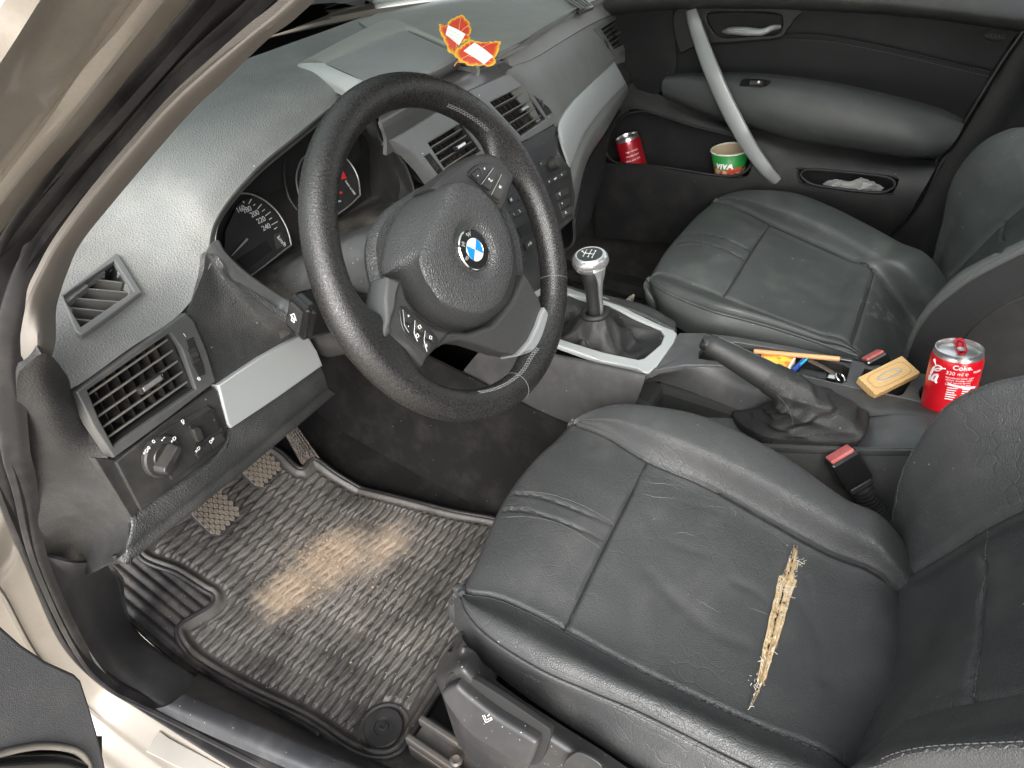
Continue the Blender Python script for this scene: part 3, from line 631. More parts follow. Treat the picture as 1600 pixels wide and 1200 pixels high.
# ------------------------------------------------------------------ display housing and centre
DHz = .805
def dz(u, v, z): return Z(u, v, z)
fo = [(466,100),(472,95),(540,60),(604,30),(626,36),(700,75),(742,100),(760,118)]; fi = [(508,98),(516,92),(575,68),(636,45),(645,46),(690,66),(716,80)]
mdisp = plastic('display_trim', (.26,.26,.24), .5, 900, .1, dust=.2); mlid = plastic('display_lid', (.22,.225,.225), .45, 1200, .08, dust=.2)
fo3 = [dz(466,100,.822), dz(540,60,.822), dz(600,32,.822), dz(626,36,.82), dz(700,75,.818), dz(748,104,.812)]
fi3 = [dz(508,99,.832), dz(575,68,.834), dz(628,47,.834), dz(645,48,.834), dz(688,67,.832), dz(714,80,.828)]
fm3 = [(a*.35+b*.65)+A(0,0,.006) for a, b in zip(fo3, fi3)]
dh = surf('display_housing', loft([[p-A(0,0,.012) for p in fo3], fo3, fm3, fi3, [p-A(0,0,.012) for p in fi3]], 30, 60), mdisp, dash, .004, face=(-.5,-.2,2))
fl = [dz(467,100,.824), dz(500,118,.824), dz(540,138,.822), dz(575,160,.818)]; fl2 = [dz(506,99,.832), dz(540,115,.832), dz(580,132,.83), dz(620,150,.826)]
surf('housing_flank', loft([[p-A(0,.0,.012) for p in fl], fl, fl2, [p-A(0,0,.01) for p in fl2]], 20, 30), plastic('flank_silver', (.40,.41,.40), .42, 1500, .03), dh, .003, face=(-.5,-.2,2))
L = [[dz(509,99,.830), dz(575,69,.832), dz(634,48,.832)], [dz(555,120,.830), dz(625,92,.833), dz(678,68,.832)], [dz(585,140,.826), dz(660,112,.828), dz(712,84,.826)], [dz(600,152,.815), dz(672,122,.816), dz(720,96,.815)], [dz(600,160,.795), dz(672,132,.795), dz(722,108,.795)]]
surf('display_lid', loft(L, 40, 40), mlid, dh, .004, face=(-.5,-.2,2))
# moulding in front of the lid
mmould = plastic('moulding', (.10,.10,.10), .30, 900, .03, dust=.05)
CVp, CVn = A(-.165,.140,.70), A(.13,-1,.45)
def CV(u, v, off=0): return PL(u, v, CVp, CVn, off)
L3 = [CV(604,218), CV(672,180), CV(750,139), CV(804,110)]; z3 = [p[2] for p in L3]
Lm = [[dz(u, v, h+d) for (u, v), h in zip(P, z3)] for P, d in (([(585,172),(640,142),(695,108),(764,90)], .024), ([(592,182),(650,152),(712,116),(782,95)], .027), ([(598,198),(660,164),(730,125),(795,101)], .017))]+[L3, [p+A(0,.004,-.02) for p in L3]]
surf('display_moulding', loft(Lm, 36, 50), mmould, dash, .005, face=(-.5,-.4,2))
Lm2 = [[dz(590,150,z3[0]+.012), dz(650,130,z3[1]+.012), dz(735,96,z3[3]+.012)], [dz(575,185,z3[0]+.012), dz(655,150,z3[1]+.012), dz(770,92,z3[3]+.012)]]
surf('display_slot', loft(Lm2, 8, 10), M['cavity'], dash, .003, face=(-.5,-.4,2))
CVp, CVn = A(-.165,.140,.70), A(.13,-1,.45)
def CV(u, v, off=0): return PL(u, v, CVp, CVn, off)
cvo = [(608,219),(640,200),(734,140),(803,110),(818,118),(840,139),(858,166),(869,192),(828,216),(750,254),(681,288),(662,262),(640,238)]
h1 = [(667,225),(720,193),(750,236),(697,271)]; h2 = [(764,161),(815,135),(852,186),(812,213)]
cv = plate('centre_vents', [[CV(*p) for p in cvo], [CV(*p) for p in h1][::-1], [CV(*p) for p in h2][::-1]], CVn, .02, M['trim_lit'], dash, bevel=.002, off=.003)
for h, tb in ((h1, (.62,.55)), (h2, (.62,.5))):
    vent(cv, [CV(*p) for p in h], CVn, .06, 4, 7, tb)
for a, b in (((666,245),(689,275)), ((833,143),(854,177))):
    wheelie(cv, CV(*a,.001), CV(*b,.001), CVn, .008)
    a, b = A(*a), A(*b); s = A(4.5,-2.6); plate('wheel_slot', [[CV(*p) for p in [a-s-(b-a)*.08, a+s-(b-a)*.08, b+s+(b-a)*.08, b-s+(b-a)*.08]]], CVn, .002, M['cavity'], cv, bevel=.0003, off=.0034)
cx_, cy_, cn_ = frame(CVn, (1,0,0))
if cy_[2] < 0: cy_ = -cy_
for s, u, v in (('-',660,239),('-',825,133),('-',858,182),('\u00b0',750,152)): text('vent_mark', s, .009, CV(u, v, .0034), cx_, cy_, M['white'], cv)
# passenger side: top pad, face, silver strip, vent
DRp, DRn = A(.18,.172,.67), A(.2,-1,.45)
def DR(u, v, off=0): return PL(u, v, DRp, DRn, off)
sl = [(798,104),(834,91),(872,68),(917,41),(951,24),(985,8)]
P0 = [DR(u, v, .002) for u, v in sl]
far = [Z(560,34,.823), Z(720,-38,.823), Z(800,-70,.822), Z(880,-95,.82), Z(940,-100,.815), Z(1000,-95,.81)]
r1 = [p+A(-.004,.012,.016) for p in P0]; r2 = [Z(722,104,.806), Z(800,70,.808), Z(840,45,.808), Z(885,18,.806), Z(915,5,.803), Z(958,-10,.80)]
r3 = [Z(600,56,.818), Z(735,10,.821), Z(800,-18,.82), Z(860,-45,.818), Z(915,-50,.813), Z(970,-50,.808)]
r15 = [(a*.45+b*.55)+A(0,0,.004) for a, b in zip(r1, r2)]
G = loft([P0, r1, r15, r2, r3, far], 110, 90)
for L in ([(655,30),(690,42),(739,54),(752,62),(770,64),(787,62)], [(787,62),(828,41),(868,19),(871,14),(866,8),(850,-4)]):
    G = groove(G, [Z(u, v, .815) for u, v in L], .003, .0022)
surf('passenger_top', G, plastic('passenger_pad', (.20,.20,.185), .55, 500, .35, dust=.25, gate=.9), dash, .006, face=(0,-.3,2.5))
PF0 = [DR(770,116,-.014), DR(800,146,-.014), DR(836,188,-.014), DR(850,208,-.014), DR(856,226,-.02)]
F = [[DR(u, v, o) for (u, v), o in zip([(796,105),(834,92),(872,69),(917,42),(951,25),(985,9)], [.0]*6)], [DR(u, v, .004) for u, v in [(826,128),(856,114),(890,94),(930,66),(958,50),(992,36)]], [DR(u, v, .004) for u, v in [(862,170),(880,150),(908,126),(944,98),(968,80),(999,62)]], [DR(u, v, 0) for u, v in [(873,195),(886,170),(922,138),(958,98),(975,92),(1003,80)]], [DR(u, v, -.012) for u, v in [(880,215),(895,190),(930,155),(966,118),(984,108),(1006,94)]]]
F = [[a]+list(r) for a, r in zip(PF0, F)]
hv = [(936,47),(965,28),(981,64),(957,80)]
surf('passenger_face', loft(F, 90, 150), plastic('passenger_face', (.14,.143,.135), .5, 500, .3, dust=.2), dash, .006, hole=[hv])
tp = [(871,203),(873,190),(886,169),(904,149),(936,119),(960,96)]; bt = [(892,263),(897,250),(913,212),(932,184),(957,154),(979,131)]
rr = []
for f, o in ((-.03,-.006),(0,.002),(.1,.007),(.5,.012),(.9,.010),(1,.004),(1.04,-.01)): rr.append([DR(*(A(*a)*(1-f)+A(*b)*f), o) for a, b in zip(tp, bt)])
surf('silver_strip', loft(rr, 40, 70), M['silver'], dash, .004)
# rounded underside below the strip
b2 = [(896,340),(903,306),(918,250),(946,205),(968,168),(984,142)]
surf('strip_underside', loft([[DR(*p, .004) for p in bt], [DR(*(A(*p)*.45+A(*q)*.55), .0) for p, q in zip(bt, b2)], [DR(*q, -.03) for q in b2], [DR(*q, -.09) for q in b2]], 24, 50), plastic('strip_underside', (.16,.165,.155), .4, 900, .08), dash, .004)
F = [[DR(*p, -.004) for p in [(960,96),(972,88),(985,82),(1003,80)]], [DR(*p, -.002) for p in [(970,112),(983,104),(994,98),(1003,96)]], [DR(*p, -.004) for p in [(980,131),(990,122),(998,116),(1004,112)]], [DR(*p, -.03) for p in [(984,142),(993,134),(1000,126),(1005,120)]]]
surf('strip_end', loft(F, 16, 20), M['dash_dark'], dash, .004)
hv = [(936,47),(965,28),(981,64),(957,80)]
rv = plate('passenger_vent', [[DR(*p) for p in [(926,46),(944,30),(966,22),(978,40),(988,66),(975,80),(958,90),(940,68)]], [DR(*p) for p in hv][::-1]], DRn, .014, M['trim_lit'], dash, bevel=.002, off=.006)
vent(rv, [DR(*p,.003) for p in hv], DRn, .05, 5, 6, (.6,.5))
wheelie(rv, DR(937,54,.004), DR(955,82,.004), DRn, .009)
dg = plate('defrost_grille', [[Z(u, v, .806) for u, v in [(873,-4),(905,17),(928,8),(900,-14)]]], A(0,-.1,1), .006, M['trim'], dash, bevel=.001, off=.004)
for i in range(5):
    f = (i+.5)/5; a, b = A(876,-5)*(1-f)+A(902,-13)*f, A(906,14)*(1-f)+A(925,7)*f; a, b = Z(*a,.812), Z(*b,.812); tube('slat', [a, b], .0022, M['chrome'] if 0 else mslat, dg, 6)
# glove box and under-dash bulk (dark)
F = [[DR(*q, -.05) for q in b2], [A(.20,.17,.42), A(.30,.18,.42), A(.40,.21,.43), A(.52,.25,.44), A(.60,.31,.46), A(.65,.37,.48)], [A(.20,.42,.38), A(.30,.42,.38), A(.42,.42,.38), A(.55,.42,.38), A(.60,.44,.38), A(.65,.46,.38)]]
surf('glove_box', loft(F, 20, 30), M['door_soft'], dash, .006)
# ------------------------------------------------------------------ centre stack
CSp, CSn = A(.05,.155,.66), A(.08,-1,.55)
def CS(u, v, off=0): return PL(u, v, CSp, CSn, off)
cs = plate('centre_stack', [[CS(*p) for p in [(682,288),(775,240),(866,194),(876,206),(892,262),(899,306),(896,342),(878,358),(862,400),(850,470),(800,520),(720,520),(660,420)]]], CSn, .03, M['trim_dark'], dash, bevel=.002)
cs2 = plate('radio', [[CS(*p) for p in [(760,268),(862,216),(872,213),(887,262),(892,306),(889,338),(872,352),(800,395),(752,380)]]], CSn, .006, M['blackp'], dash, bevel=.001, off=.003)
V, F = lathe([(.0115,0),(.0115,.010),(.0105,.014),(.008,.0155)], CS(862,257,.003), CSn, 28); mk('volume_knob', V, F, M['trim_dark'], cs2, sharp=30)
sx_, sy_, sn_ = frame(CSn, (1,0,0))
if sy_[2] < 0: sy_ = -sy_
def btn(nm, pts, s=None, size=.006, off=.006, parent=cs2, mat='trim_dark'):
    b = plate(nm, [[CS(*p) for p in pts]], CSn, .004, M[mat], parent, bevel=.0007, off=off); c = np.mean(pts, 0)
    if s: text('icon', s, size, CS(c[0], c[1], off+.0003), sx_, sy_, M['white'], b)
def quad(u, v, w, h, tl=-.55, td=.38):  # panel-aligned small rectangle in pixels
    a = A(w/2, w/2*tl); d = A(h/2*td, h/2); c = A(u, v); return [c-a-d, c+a-d, c+a+d, c-a+d]
for u, v, s in ((858,284,'\u25c4'),(868,279,'MENU'),(878,273,'\u25ba')): btn('menu_button', quad(u, v, 9, 7), s, .0035)
for u, v, s in ((875,304,'\u25bd'),(879,319,'*'),(884,332,'\u25b3')): btn('seat_heat_button', quad(u, v, 17, 10), s, .007)
btn('audio_button', quad(845,256,8,8), '\u2022', .006)
for u, v, s in ((799,312,'BC'),(812,306,'?'),(803,335,'1'),(795,340,'2'),(812,330,'3'),(823,323,'4')): btn('radio_button', quad(u, v, 12, 10), s, .006)
btn('climate_display', quad(820,359,24,15), None, parent=cs2, mat='cavity', off=.0055)
btn('auto_button', quad(828,381,20,11), 'AUTO', .0045); btn('fan_button', quad(801,375,14,12), None)
for i in range(6): btn('vent_line', quad(806+i*1.2, 394+i*3.2, 15, 1.6), None, mat='trim', off=.0045)
plate('ash_tray_strip', [[CS(*p) for p in [(816,466),(850,447),(852,455),(820,476)]]], CSn, .006, M['silver'], cs, bevel=.001, off=.006)
plate('ash_tray_strip', [[CS(*p) for p in [(824,480),(850,466),(850,470),(826,486)]]], CSn, .006, M['chrome'], cs, bevel=.001, off=.006)
# carpeted flank of the tunnel in the driver footwell and dark space under the dash
F = [[A(-.118,-.20,.30), A(-.118,-.02,.27), A(-.118,.2,.30), A(-.118,.6,.36)], [A(-.125,-.20,.15), A(-.125,-.02,.15), A(-.125,.2,.15), A(-.125,.6,.20)], [A(-.15,-.20,-.01), A(-.15,-.02,-.01), A(-.15,.2,-.01), A(-.16,.6,.06)]]
surf('tunnel_flank', loft(F, 20, 30), M['carpet'], dash, .006, face=(-1,0,.5))
F = [[A(.11,-.20,.33), A(.11,.6,.36)], [A(.115,-.20,.15), A(.115,.6,.20)], [A(.13,-.20,-.01), A(.13,.6,.06)]]
surf('tunnel_flank', loft(F, 20, 30), M['carpet'], dash, .006, face=(1,0,.5))
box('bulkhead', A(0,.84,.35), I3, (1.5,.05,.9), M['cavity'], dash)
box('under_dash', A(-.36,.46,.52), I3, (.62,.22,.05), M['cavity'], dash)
# ------------------------------------------------------------------ steering column and wheel
WT = math.radians(26.793); WC = A(-.36098, 0, .70129)
WX, WU, WN = A(1,0,0), A(0,math.sin(WT),math.cos(WT)), A(0,-math.cos(WT),math.sin(WT))
def W(u, v, h=0.0): return PL(u, v, WC, WN, h)
def wp(a, b, h): return WC+WX*a+WU*b+WN*h
colm = thing('steering_column', 'smooth black column cover behind the steering wheel carrying the indicator stalk', 'steering column', (-.36, .15, .55))
mcol = plastic('column_plastic', (.050,.052,.053), .40, 900, .06, dust=.15, gate=.8)
def rbox(name, a0, a1, b0, b1, h0, h1, r, mat, parent, taper=1.0):
    """rounded box in wheel space"""
    V = []; F = []; n = 6; prof = []
    for cx, cy, s in ((a1-r, b1-r, 0), (a0+r, b1-r, 1), (a0+r, b0+r, 2), (a1-r, b0+r, 3)):
        for i in range(n): t = (s+i/(n-1))*math.pi/2; prof.append((cx+r*math.cos(t), cy+r*math.sin(t)))
    m = len(prof); am, bm_ = (a0+a1)/2, (b0+b1)/2
    for h, k in ((h0, taper), (h1-r*.3, 1), (h1, .93)): V += [wp(am+(a-am)*k, bm_+(b-bm_)*k, h) for a, b in prof]
    for i in range(2):
        for j in range(m): F.append((i*m+j, i*m+(j+1) % m, (i+1)*m+(j+1) % m, (i+1)*m+j))
    F += [tuple(range(m-1, -1, -1)), tuple(range(2*m, 3*m))]
    o = mk(name, V, F, mat, parent, sharp=40); bm = bmesh.new(); bm.from_mesh(o.data); bmesh.ops.recalc_face_normals(bm, faces=bm.faces); bm.to_mesh(o.data); bm.free(); return o
rbox('upper_shroud', -.062, .062, -.012, .058, -.27, -.052, .03, mcol, colm)
rbox('lower_shroud', -.058, .058, -.078, -.014, -.26, -.060, .025, M['trim_dark'], colm)
rbox('column_tube', -.03, .03, -.05, .03, -.50, -.24, .014, M['blackp'], colm)
# indicator stalk: grip with arrow end face
e = Y(464,496,.112); t = W(560,470,-.12); ax = nz(t-e); n1 = nz(np.cross(ax, A(0,-.3,1))); n2 = np.cross(ax, n1)
if n2[2] < 0: n2 = -n2; n1 = -n1
st = box('indicator_stalk', e+ax*.034, (ax, n1, n2), (.066, .036, .046), M['gloss'], colm, .008)
tube('stalk_arm', [e+ax*.06, e+ax*.16], [.010,.008], M['blackp'], colm, 12)
box('stalk_end', e+ax*.0025, (ax, n1, n2), (.008, .033, .043), M['gloss'], colm, .004)
bt_ = box('stalk_button', e-ax*.0022, (ax, n1, n2), (.004, .021, .030), M['trim_dark'], colm, .0015)
fx = n1 if n1@CR > 0 else -n1; 
text('stalk_symbol', '\u21e7', .014, e-ax*.0046, nz(fx), nz(np.cross(-ax, fx)), M['white'], colm)
text('stalk_symbol', 'BC', .0045, e-ax*.0046, nz(fx), nz(np.cross(-ax, fx)), M['white'], colm)
nf = n1 if n1@(CAM-e) > 0 else -n1
for s, d, sz in (('\u21e6', .030, .011), ('R', .026, .006), ('L', .045, .006), ('\u21e8', .041, .011)):
    text('stalk_symbol', s, sz, e+ax*d+n2*.0234+nf*(.003 if s == 'R' else -.003), ax, -nf if np.dot(np.cross(ax, -nf), n2) > 0 else nf, M['white'], colm)
# ---- wheel
wh = thing('steering_wheel', 'worn black leather steering wheel with round blue and white badge, turned to the left', 'steering wheel', tuple(WC))
R0, RT = .172, .0176
def ang(u, v): p = W(u, v)-WC; return math.atan2(p@WU, p@WX)
aA, aB, aC = ang(800,262), ang(600,560), ang(830,570)
def bump_at(a, c, w): d = (a-c+math.pi) % (2*math.pi)-math.pi; return math.exp(-(d/w)**2)
NA, NB = 240, 28; V = []
for i in range(NA):
    a = 2*math.pi*i/NA; er = WX*math.cos(a)+WU*math.sin(a)
    inn_ = .020*bump_at(a, aA+.10, .17)+.030*bump_at(a, aB-.06, .24)+.006*bump_at(a, aC, .12)
    thick = RT*(1+.06*bump_at(a, aA+.25, .2)+.06*bump_at(a, aB-.25, .2))
    for j in range(NB):
        b = 2*math.pi*j/NB; cx, cy = math.cos(b), math.sin(b)
        rr_ = thick*(cx if cx > 0 else cx*(1+inn_/RT*abs(cx)))
        V.append(WC+er*(R0+rr_)+WN*(thick*.98*cy*(1-.25*(inn_/.022)*max(0, -cx)) - (.006*inn_/.022)*max(0,-cx)))
F = [(i*NB+j, ((i+1) % NA)*NB+j, ((i+1) % NA)*NB+(j+1) % NB, i*NB+(j+1) % NB) for i in range(NA) for j in range(NB)]
# random patches of tone and roughness over the whole rim
def wheel_mat():
    m = NT('rim_leather'); base = m.mix(m.noise(12, 5), (.008,.0078,.0075), (.012,.0115,.011)); pn = m.ramp(m.noise(520, 3, .7), .46, .60)
    wz = m.ramp(m.noise(7, 4, .7), .38, .62); base = m.mix(m.math('MULTIPLY', m.math('MULTIPLY', pn, wz), .75), base, (.026,.024,.022))
    m.set(Base_Color=base, Roughness=m.math('ADD', m.math('MULTIPLY', pn, .22), .27), Specular_IOR_Level=.6)
    v = m.ramp(m.vor(560, 'DISTANCE_TO_EDGE'), 0, .3); b = m.bump(v, .4, .0004); b = m.bump(m.noise(330, 4, .7), .45, .0006, b); m.set(Normal=b); return m.m
rim = mk('rim', V, F, wheel_mat(), wh)
def rimpt(a, b, k=1.0, inn=0): er = WX*math.cos(a)+WU*math.sin(a); return WC+er*(R0+(RT*k)*math.cos(b)-inn)+WN*RT*k*math.sin(b)
# leather joins across the rim
for u, v in ((878,440),(812,615)):
    a = ang(u, v); tube('rim_seam', [rimpt(a, b, 1.004) for b in np.linspace(0, 2*math.pi, 30, endpoint=False)], .0005, M['thread_dark'], wh, 6, closed=True)
# cross stitching on the inner side
def zig(a0, a1, b=math.pi*.80, w=.0042):
    mb = MB(); n = int(abs(a1-a0)*R0/.0042)
    for i in range(n):
        a, a2 = a0+(a1-a0)*i/n, a0+(a1-a0)*(i+.85)/n; ea = []
        inn1 = .020*bump_at(a, aA+.10, .17)+.030*bump_at(a, aB-.06, .24)+.006*bump_at(a, aC, .12)
        f = RT+inn1*abs(math.cos(b))
        def q(aa, bb): er = WX*math.cos(aa)+WU*math.sin(aa); return WC+er*(R0+f*1.03*math.cos(bb)-.0)+WN*RT*1.01*math.sin(bb)
        db = w/RT; mb.tube([q(a, b-db/2), q(a2, b+db/2)], .00042, 5); mb.tube([q(a, b+db/2), q(a2, b-db/2)], .00042, 5)
    return mb.build('rim_stitching', M['thread'], wh)
zig(ang(690,175), ang(752,215)); zig(ang(835,300), ang(865,470)); zig(ang(840,560), ang(735,600), b=math.pi*.78)
# hub -----------------------------------------------------------------
def px(L, sx, ox, oy): return [(x*sx+ox, y*sx+oy) for x, y in L]
r5 = lambda L: px(L, .41667, 400, 200)
shell = r5([(640,215),(560,255),(480,310),(430,380),(412,460),(420,540),(440,620),(470,720),(560,740),(640,760),(760,800),(880,790),(960,700),(985,600),(985,480),(950,350),(880,250),(780,205)])
base = r5([(735,200),(640,232),(570,290),(520,370),(497,460),(495,540),(545,560),(590,640),(650,705),(740,752),(830,757),(910,700),(955,640),(975,560),(972,470),(950,390),(905,300),(850,235),(790,205)])
facep = r5([(738,207),(700,280),(655,370),(628,440),(612,497),(630,560),(655,600),(690,645),(740,672),(800,690),(860,690),(915,655),(945,600),(962,540),(962,470),(945,390),(905,305),(850,238),(795,210)])
def ringp(L, h, n=96): return cr([W(u, v, h) for u, v in L], n, True)
def rings(name, R, mat, parent, cap=True, sharp=40):
    V = np.vstack(R); n = len(R[0]); F = []
    for i in range(len(R)-1):
        for j in range(n): F.append((i*n+j, i*n+(j+1) % n, (i+1)*n+(j+1) % n, (i+1)*n+j))
    if cap: F.append(tuple(range((len(R)-1)*n, len(R)*n)))
    F.append(tuple(range(n-1, -1, -1))); o = mk(name, V, F, mat, parent, sharp=sharp)
    bm = bmesh.new(); bm.from_mesh(o.data); bmesh.ops.recalc_face_normals(bm, faces=bm.faces); bm.to_mesh(o.data); bm.free(); return o
def shrink(R, k, dh=0): c = R.mean(0); return c+(R-c)*k+WN*dh
s0 = ringp(shell, -.045)
rings('hub_shell', [shrink(s0,.95,-.012), s0, shrink(s0,.985,.006), shrink(s0,.955,.010)], M['hub'], wh)
b0 = ringp(base, -.022); f0 = ringp(facep, .022)
# align start points
k = np.argmin(np.linalg.norm(b0[None]-f0[:,None], axis=2)[0]); b0 = np.roll(b0, -k, 0)
R = [shrink(b0,.985,-.012), b0, b0*.65+f0*.35+WN*.003, b0*.2+f0*.8+WN*.002, f0]
em = W(742,390,.0257); fc = f0.mean(0)
for k, d in ((.985,.002),(.95,.0045),(.8,.0065),(.6,.0075)): R.append(em+(f0-fc)*k+(fc-em)*k+WN*d*.75 if 0 else fc*k+em*(1-k)+(f0-fc)*k+WN*d*.6)
# round dish that holds the badge
dish = np.array([em+WX*(.034*math.cos(t))+WU*(.034*math.sin(t))+WN*.002 for t in np.linspace(0, 2*math.pi, 97)[:-1]])
d0 = R[-1]; k = np.argmin([np.linalg.norm(np.roll(dish, -i, 0)-d0) for i in range(96)]); dd = np.roll(dish, -k, 0)
if np.linalg.norm(np.roll(dish[::-1], 0, 0)-d0) >= 0:
    alt = dish[::-1]; k2 = np.argmin([np.linalg.norm(np.roll(alt, -i, 0)-d0) for i in range(96)]); alt = np.roll(alt, -k2, 0)
    if np.linalg.norm(alt-d0) < np.linalg.norm(dd-d0): dd = alt
R += [dd, em+(dd-em)*.93-WN*.001, em+(dd-em)*.80-WN*.0035, em+(dd-em)*.70-WN*.006]
rings('airbag_cover', R, M['hub'], wh, sharp=55)
# badge
eo = em-WN*.0045; rb = .0232
V, F = lathe([(rb,0),(rb,.003),(rb-.0012,.0042),(rb-.0022,.0036)], eo, WN, 64); bd = mk('badge', V, F, M['chrome'], wh, sharp=40)
V, F = lathe([(rb-.0021,0),(rb-.0021,.0040)], eo, WN, 64); mk('badge_ring', V, F, M['gloss'], bd, sharp=40)
brot = math.radians(47)
def bpt(r, a, h): return eo+(WX*math.cos(a)+WU*math.sin(a))*r+WN*h
mbl, mwh = flat('badge_blue', (.005,.18,.62), .25, coat=.6), flat('badge_white', (.62,.62,.61), .25, coat=.6)
for k, mt in ((0, mwh), (1, mbl), (2, mwh), (3, mbl)):
    a = np.linspace(brot+k*math.pi/2, brot+(k+1)*math.pi/2, 14); V = [bpt(0,0,.0050)]+[bpt(.0125, t, .0047) for t in a]+[bpt(0,0,.003)]+[bpt(.0125, t, .003) for t in a]
    n_ = len(a); F = [(0, i, i+1) for i in range(1, n_)]+[(n_+1, n_+2+i, n_+1+i) for i in range(0+0, n_-1+0)][1:]+[(i, i+n_+1, i+n_+2, i+1) for i in range(1, n_)]+[(0, n_+1, n_+2, 1), (n_, 2*n_+1, n_+1, 0)]
    mk('badge_quarter', V, F, mt, bd, smooth=False)
tube('badge_line', [bpt(.0128, t, .0046) for t in np.linspace(0, 2*math.pi, 50)[:-1]], .0004, M['chrome'], bd, 6, closed=True)
for s, da in (('B', 52), ('M', 0), ('W', -52)):
    a = math.radians(90+da)+brot; er = WX*math.cos(a)+WU*math.sin(a); text('badge_letter', s, .0068, bpt(.0168, a, .0043), np.cross(er, WN), er, M['silver_bright'], bd, off=.0002)
at = W(787,431,.0255); text('airbag_lettering', 'AIRBAG', .008, at, W(800,405,.0255)-W(783,455,.0255), -(W(800,431,.0255)-at), M['hub'], wh, extrude=.0006)
# spokes -----------------------------------------------------------------
z4 = lambda L: px(L, .225, 560, 150); z2 = lambda L: px(L, .3, 440, 340)
def wplate(name, L, h, depth, mat, parent, bevel=.002, n=0): return plate(name, [[W(u, v, h) for u, v in L]], WN, depth, mat, parent, bevel=bevel, smooth_n=n)
mspk = leather('spoke_plastic', (.030,.030,.030), .42, 420, .4, speck=False, var=.1)
wplate('spoke', z4([(500,640),(600,545),(700,470),(800,405),(900,392),(1000,415),(1085,485),(1095,560),(1060,660),(1010,800),(940,800),(700,700)]), .004, .034, mspk, wh, .005)
wplate('spoke', z2([(555,305),(630,320),(660,420),(720,520),(800,570),(880,590),(870,620),(820,670),(765,730),(740,775),(650,680),(560,610),(515,655),(530,580),(540,400)]), .004, .034, mspk, wh, .005)
wplate('spoke_edge', z2([(555,308),(625,330),(606,400),(600,470),(570,560),(575,600),(520,650),(525,600),(545,540),(538,420)]), .0075, .03, plastic('spoke_edge', (.060,.062,.062), .40, 900, .08), wh, .004)
wplate('spoke', z2([(860,600),(980,600),(1100,560),(1200,440),(1270,290),(1350,425),(1362,470),(1310,620),(1225,715),(1160,705),(1000,650),(920,640),(850,660),(800,690)]), .002, .030, mspk, wh, .005)
wplate('spoke_insert', z2([(1372,465),(1400,505),(1400,580),(1370,655),(1320,695),(1235,722),(1228,716),(1295,640),(1335,560),(1355,500)]), .008, .03, plastic('spoke_alloy', (.30,.31,.315), .38, 1500, .02, metal=.5, speck=False), wh, .003)
def pod(L, cols, seps, marks):
    wplate('button_pod', L, .0060, .006, M['blackp'], wh, .001, 60)
    for c in cols: wplate('wheel_button', c, .0085, .005, M['trim_dark'], wh, .0008)
    for s in seps: tube('button_divider', [W(u, v, .0088) for u, v in s], .0004, M['silver'], wh, 6)
    for s, u, v, sz, rot in marks: text('button_mark', s, sz*.75, W(u, v, .0090), WX*math.cos(rot)+WU*math.sin(rot), -WX*math.sin(rot)+WU*math.cos(rot), M['white'], wh)
pod(z4([(765,535),(790,500),(830,475),(880,468),(930,475),(990,510),(1040,560),(1050,600),(1000,730),(970,745),(930,715),(850,625),(775,560)]),
    [z4([(845,490),(905,485),(885,525),(862,545)]), z4([(788,540),(835,502),(858,552),(832,590)]), z4([(935,505),(975,520),(915,655),(860,615)]), z4([(1000,550),(1035,590),(985,725),(935,690)])],
    [z4([(938,500),(855,612)]), z4([(995,545),(925,685)])],
    [('+',)+z4([(877,505)])[0]+(.008,.8), ('-',)+z4([(827,553)])[0]+(.008,.8), ('\u03b6',)+z4([(918,585)])[0]+(.010,.8), ('\u25ca|',)+z4([(985,632)])[0]+(.007,.8)])
pod(z2([(615,480),(635,462),(665,480),(740,545),(810,625),(812,650),(775,708),(755,705),(690,650),(635,585)]),
    [z2([(645,485),(690,530),(672,555),(640,535)]), z2([(640,545),(668,565),(668,600),(648,580)]), z2([(705,540),(745,575),(735,600),(700,575)]), z2([(697,585),(728,610),(718,645),(695,625)]), z2([(755,590),(805,630),(795,650),(750,620)]), z2([(748,635),(785,655),(768,695),(738,670)])],
    [z2([(632,480),(640,560),(662,598)]), z2([(695,535),(690,600),(708,645)]), z2([(748,590),(742,640),(757,698)])],
    [('+',)+z2([(662,512)])[0]+(.007,.8), ('-',)+z2([(658,565)])[0]+(.007,.8), ('\u25c7',)+z2([(720,570)])[0]+(.007,.8), ('\u25c7',)+z2([(708,615)])[0]+(.007,.8), ('\u25a1',)+z2([(777,625)])[0]+(.006,.8), ('\u2190',)+z2([(755,665)])[0]+(.006,.8)])
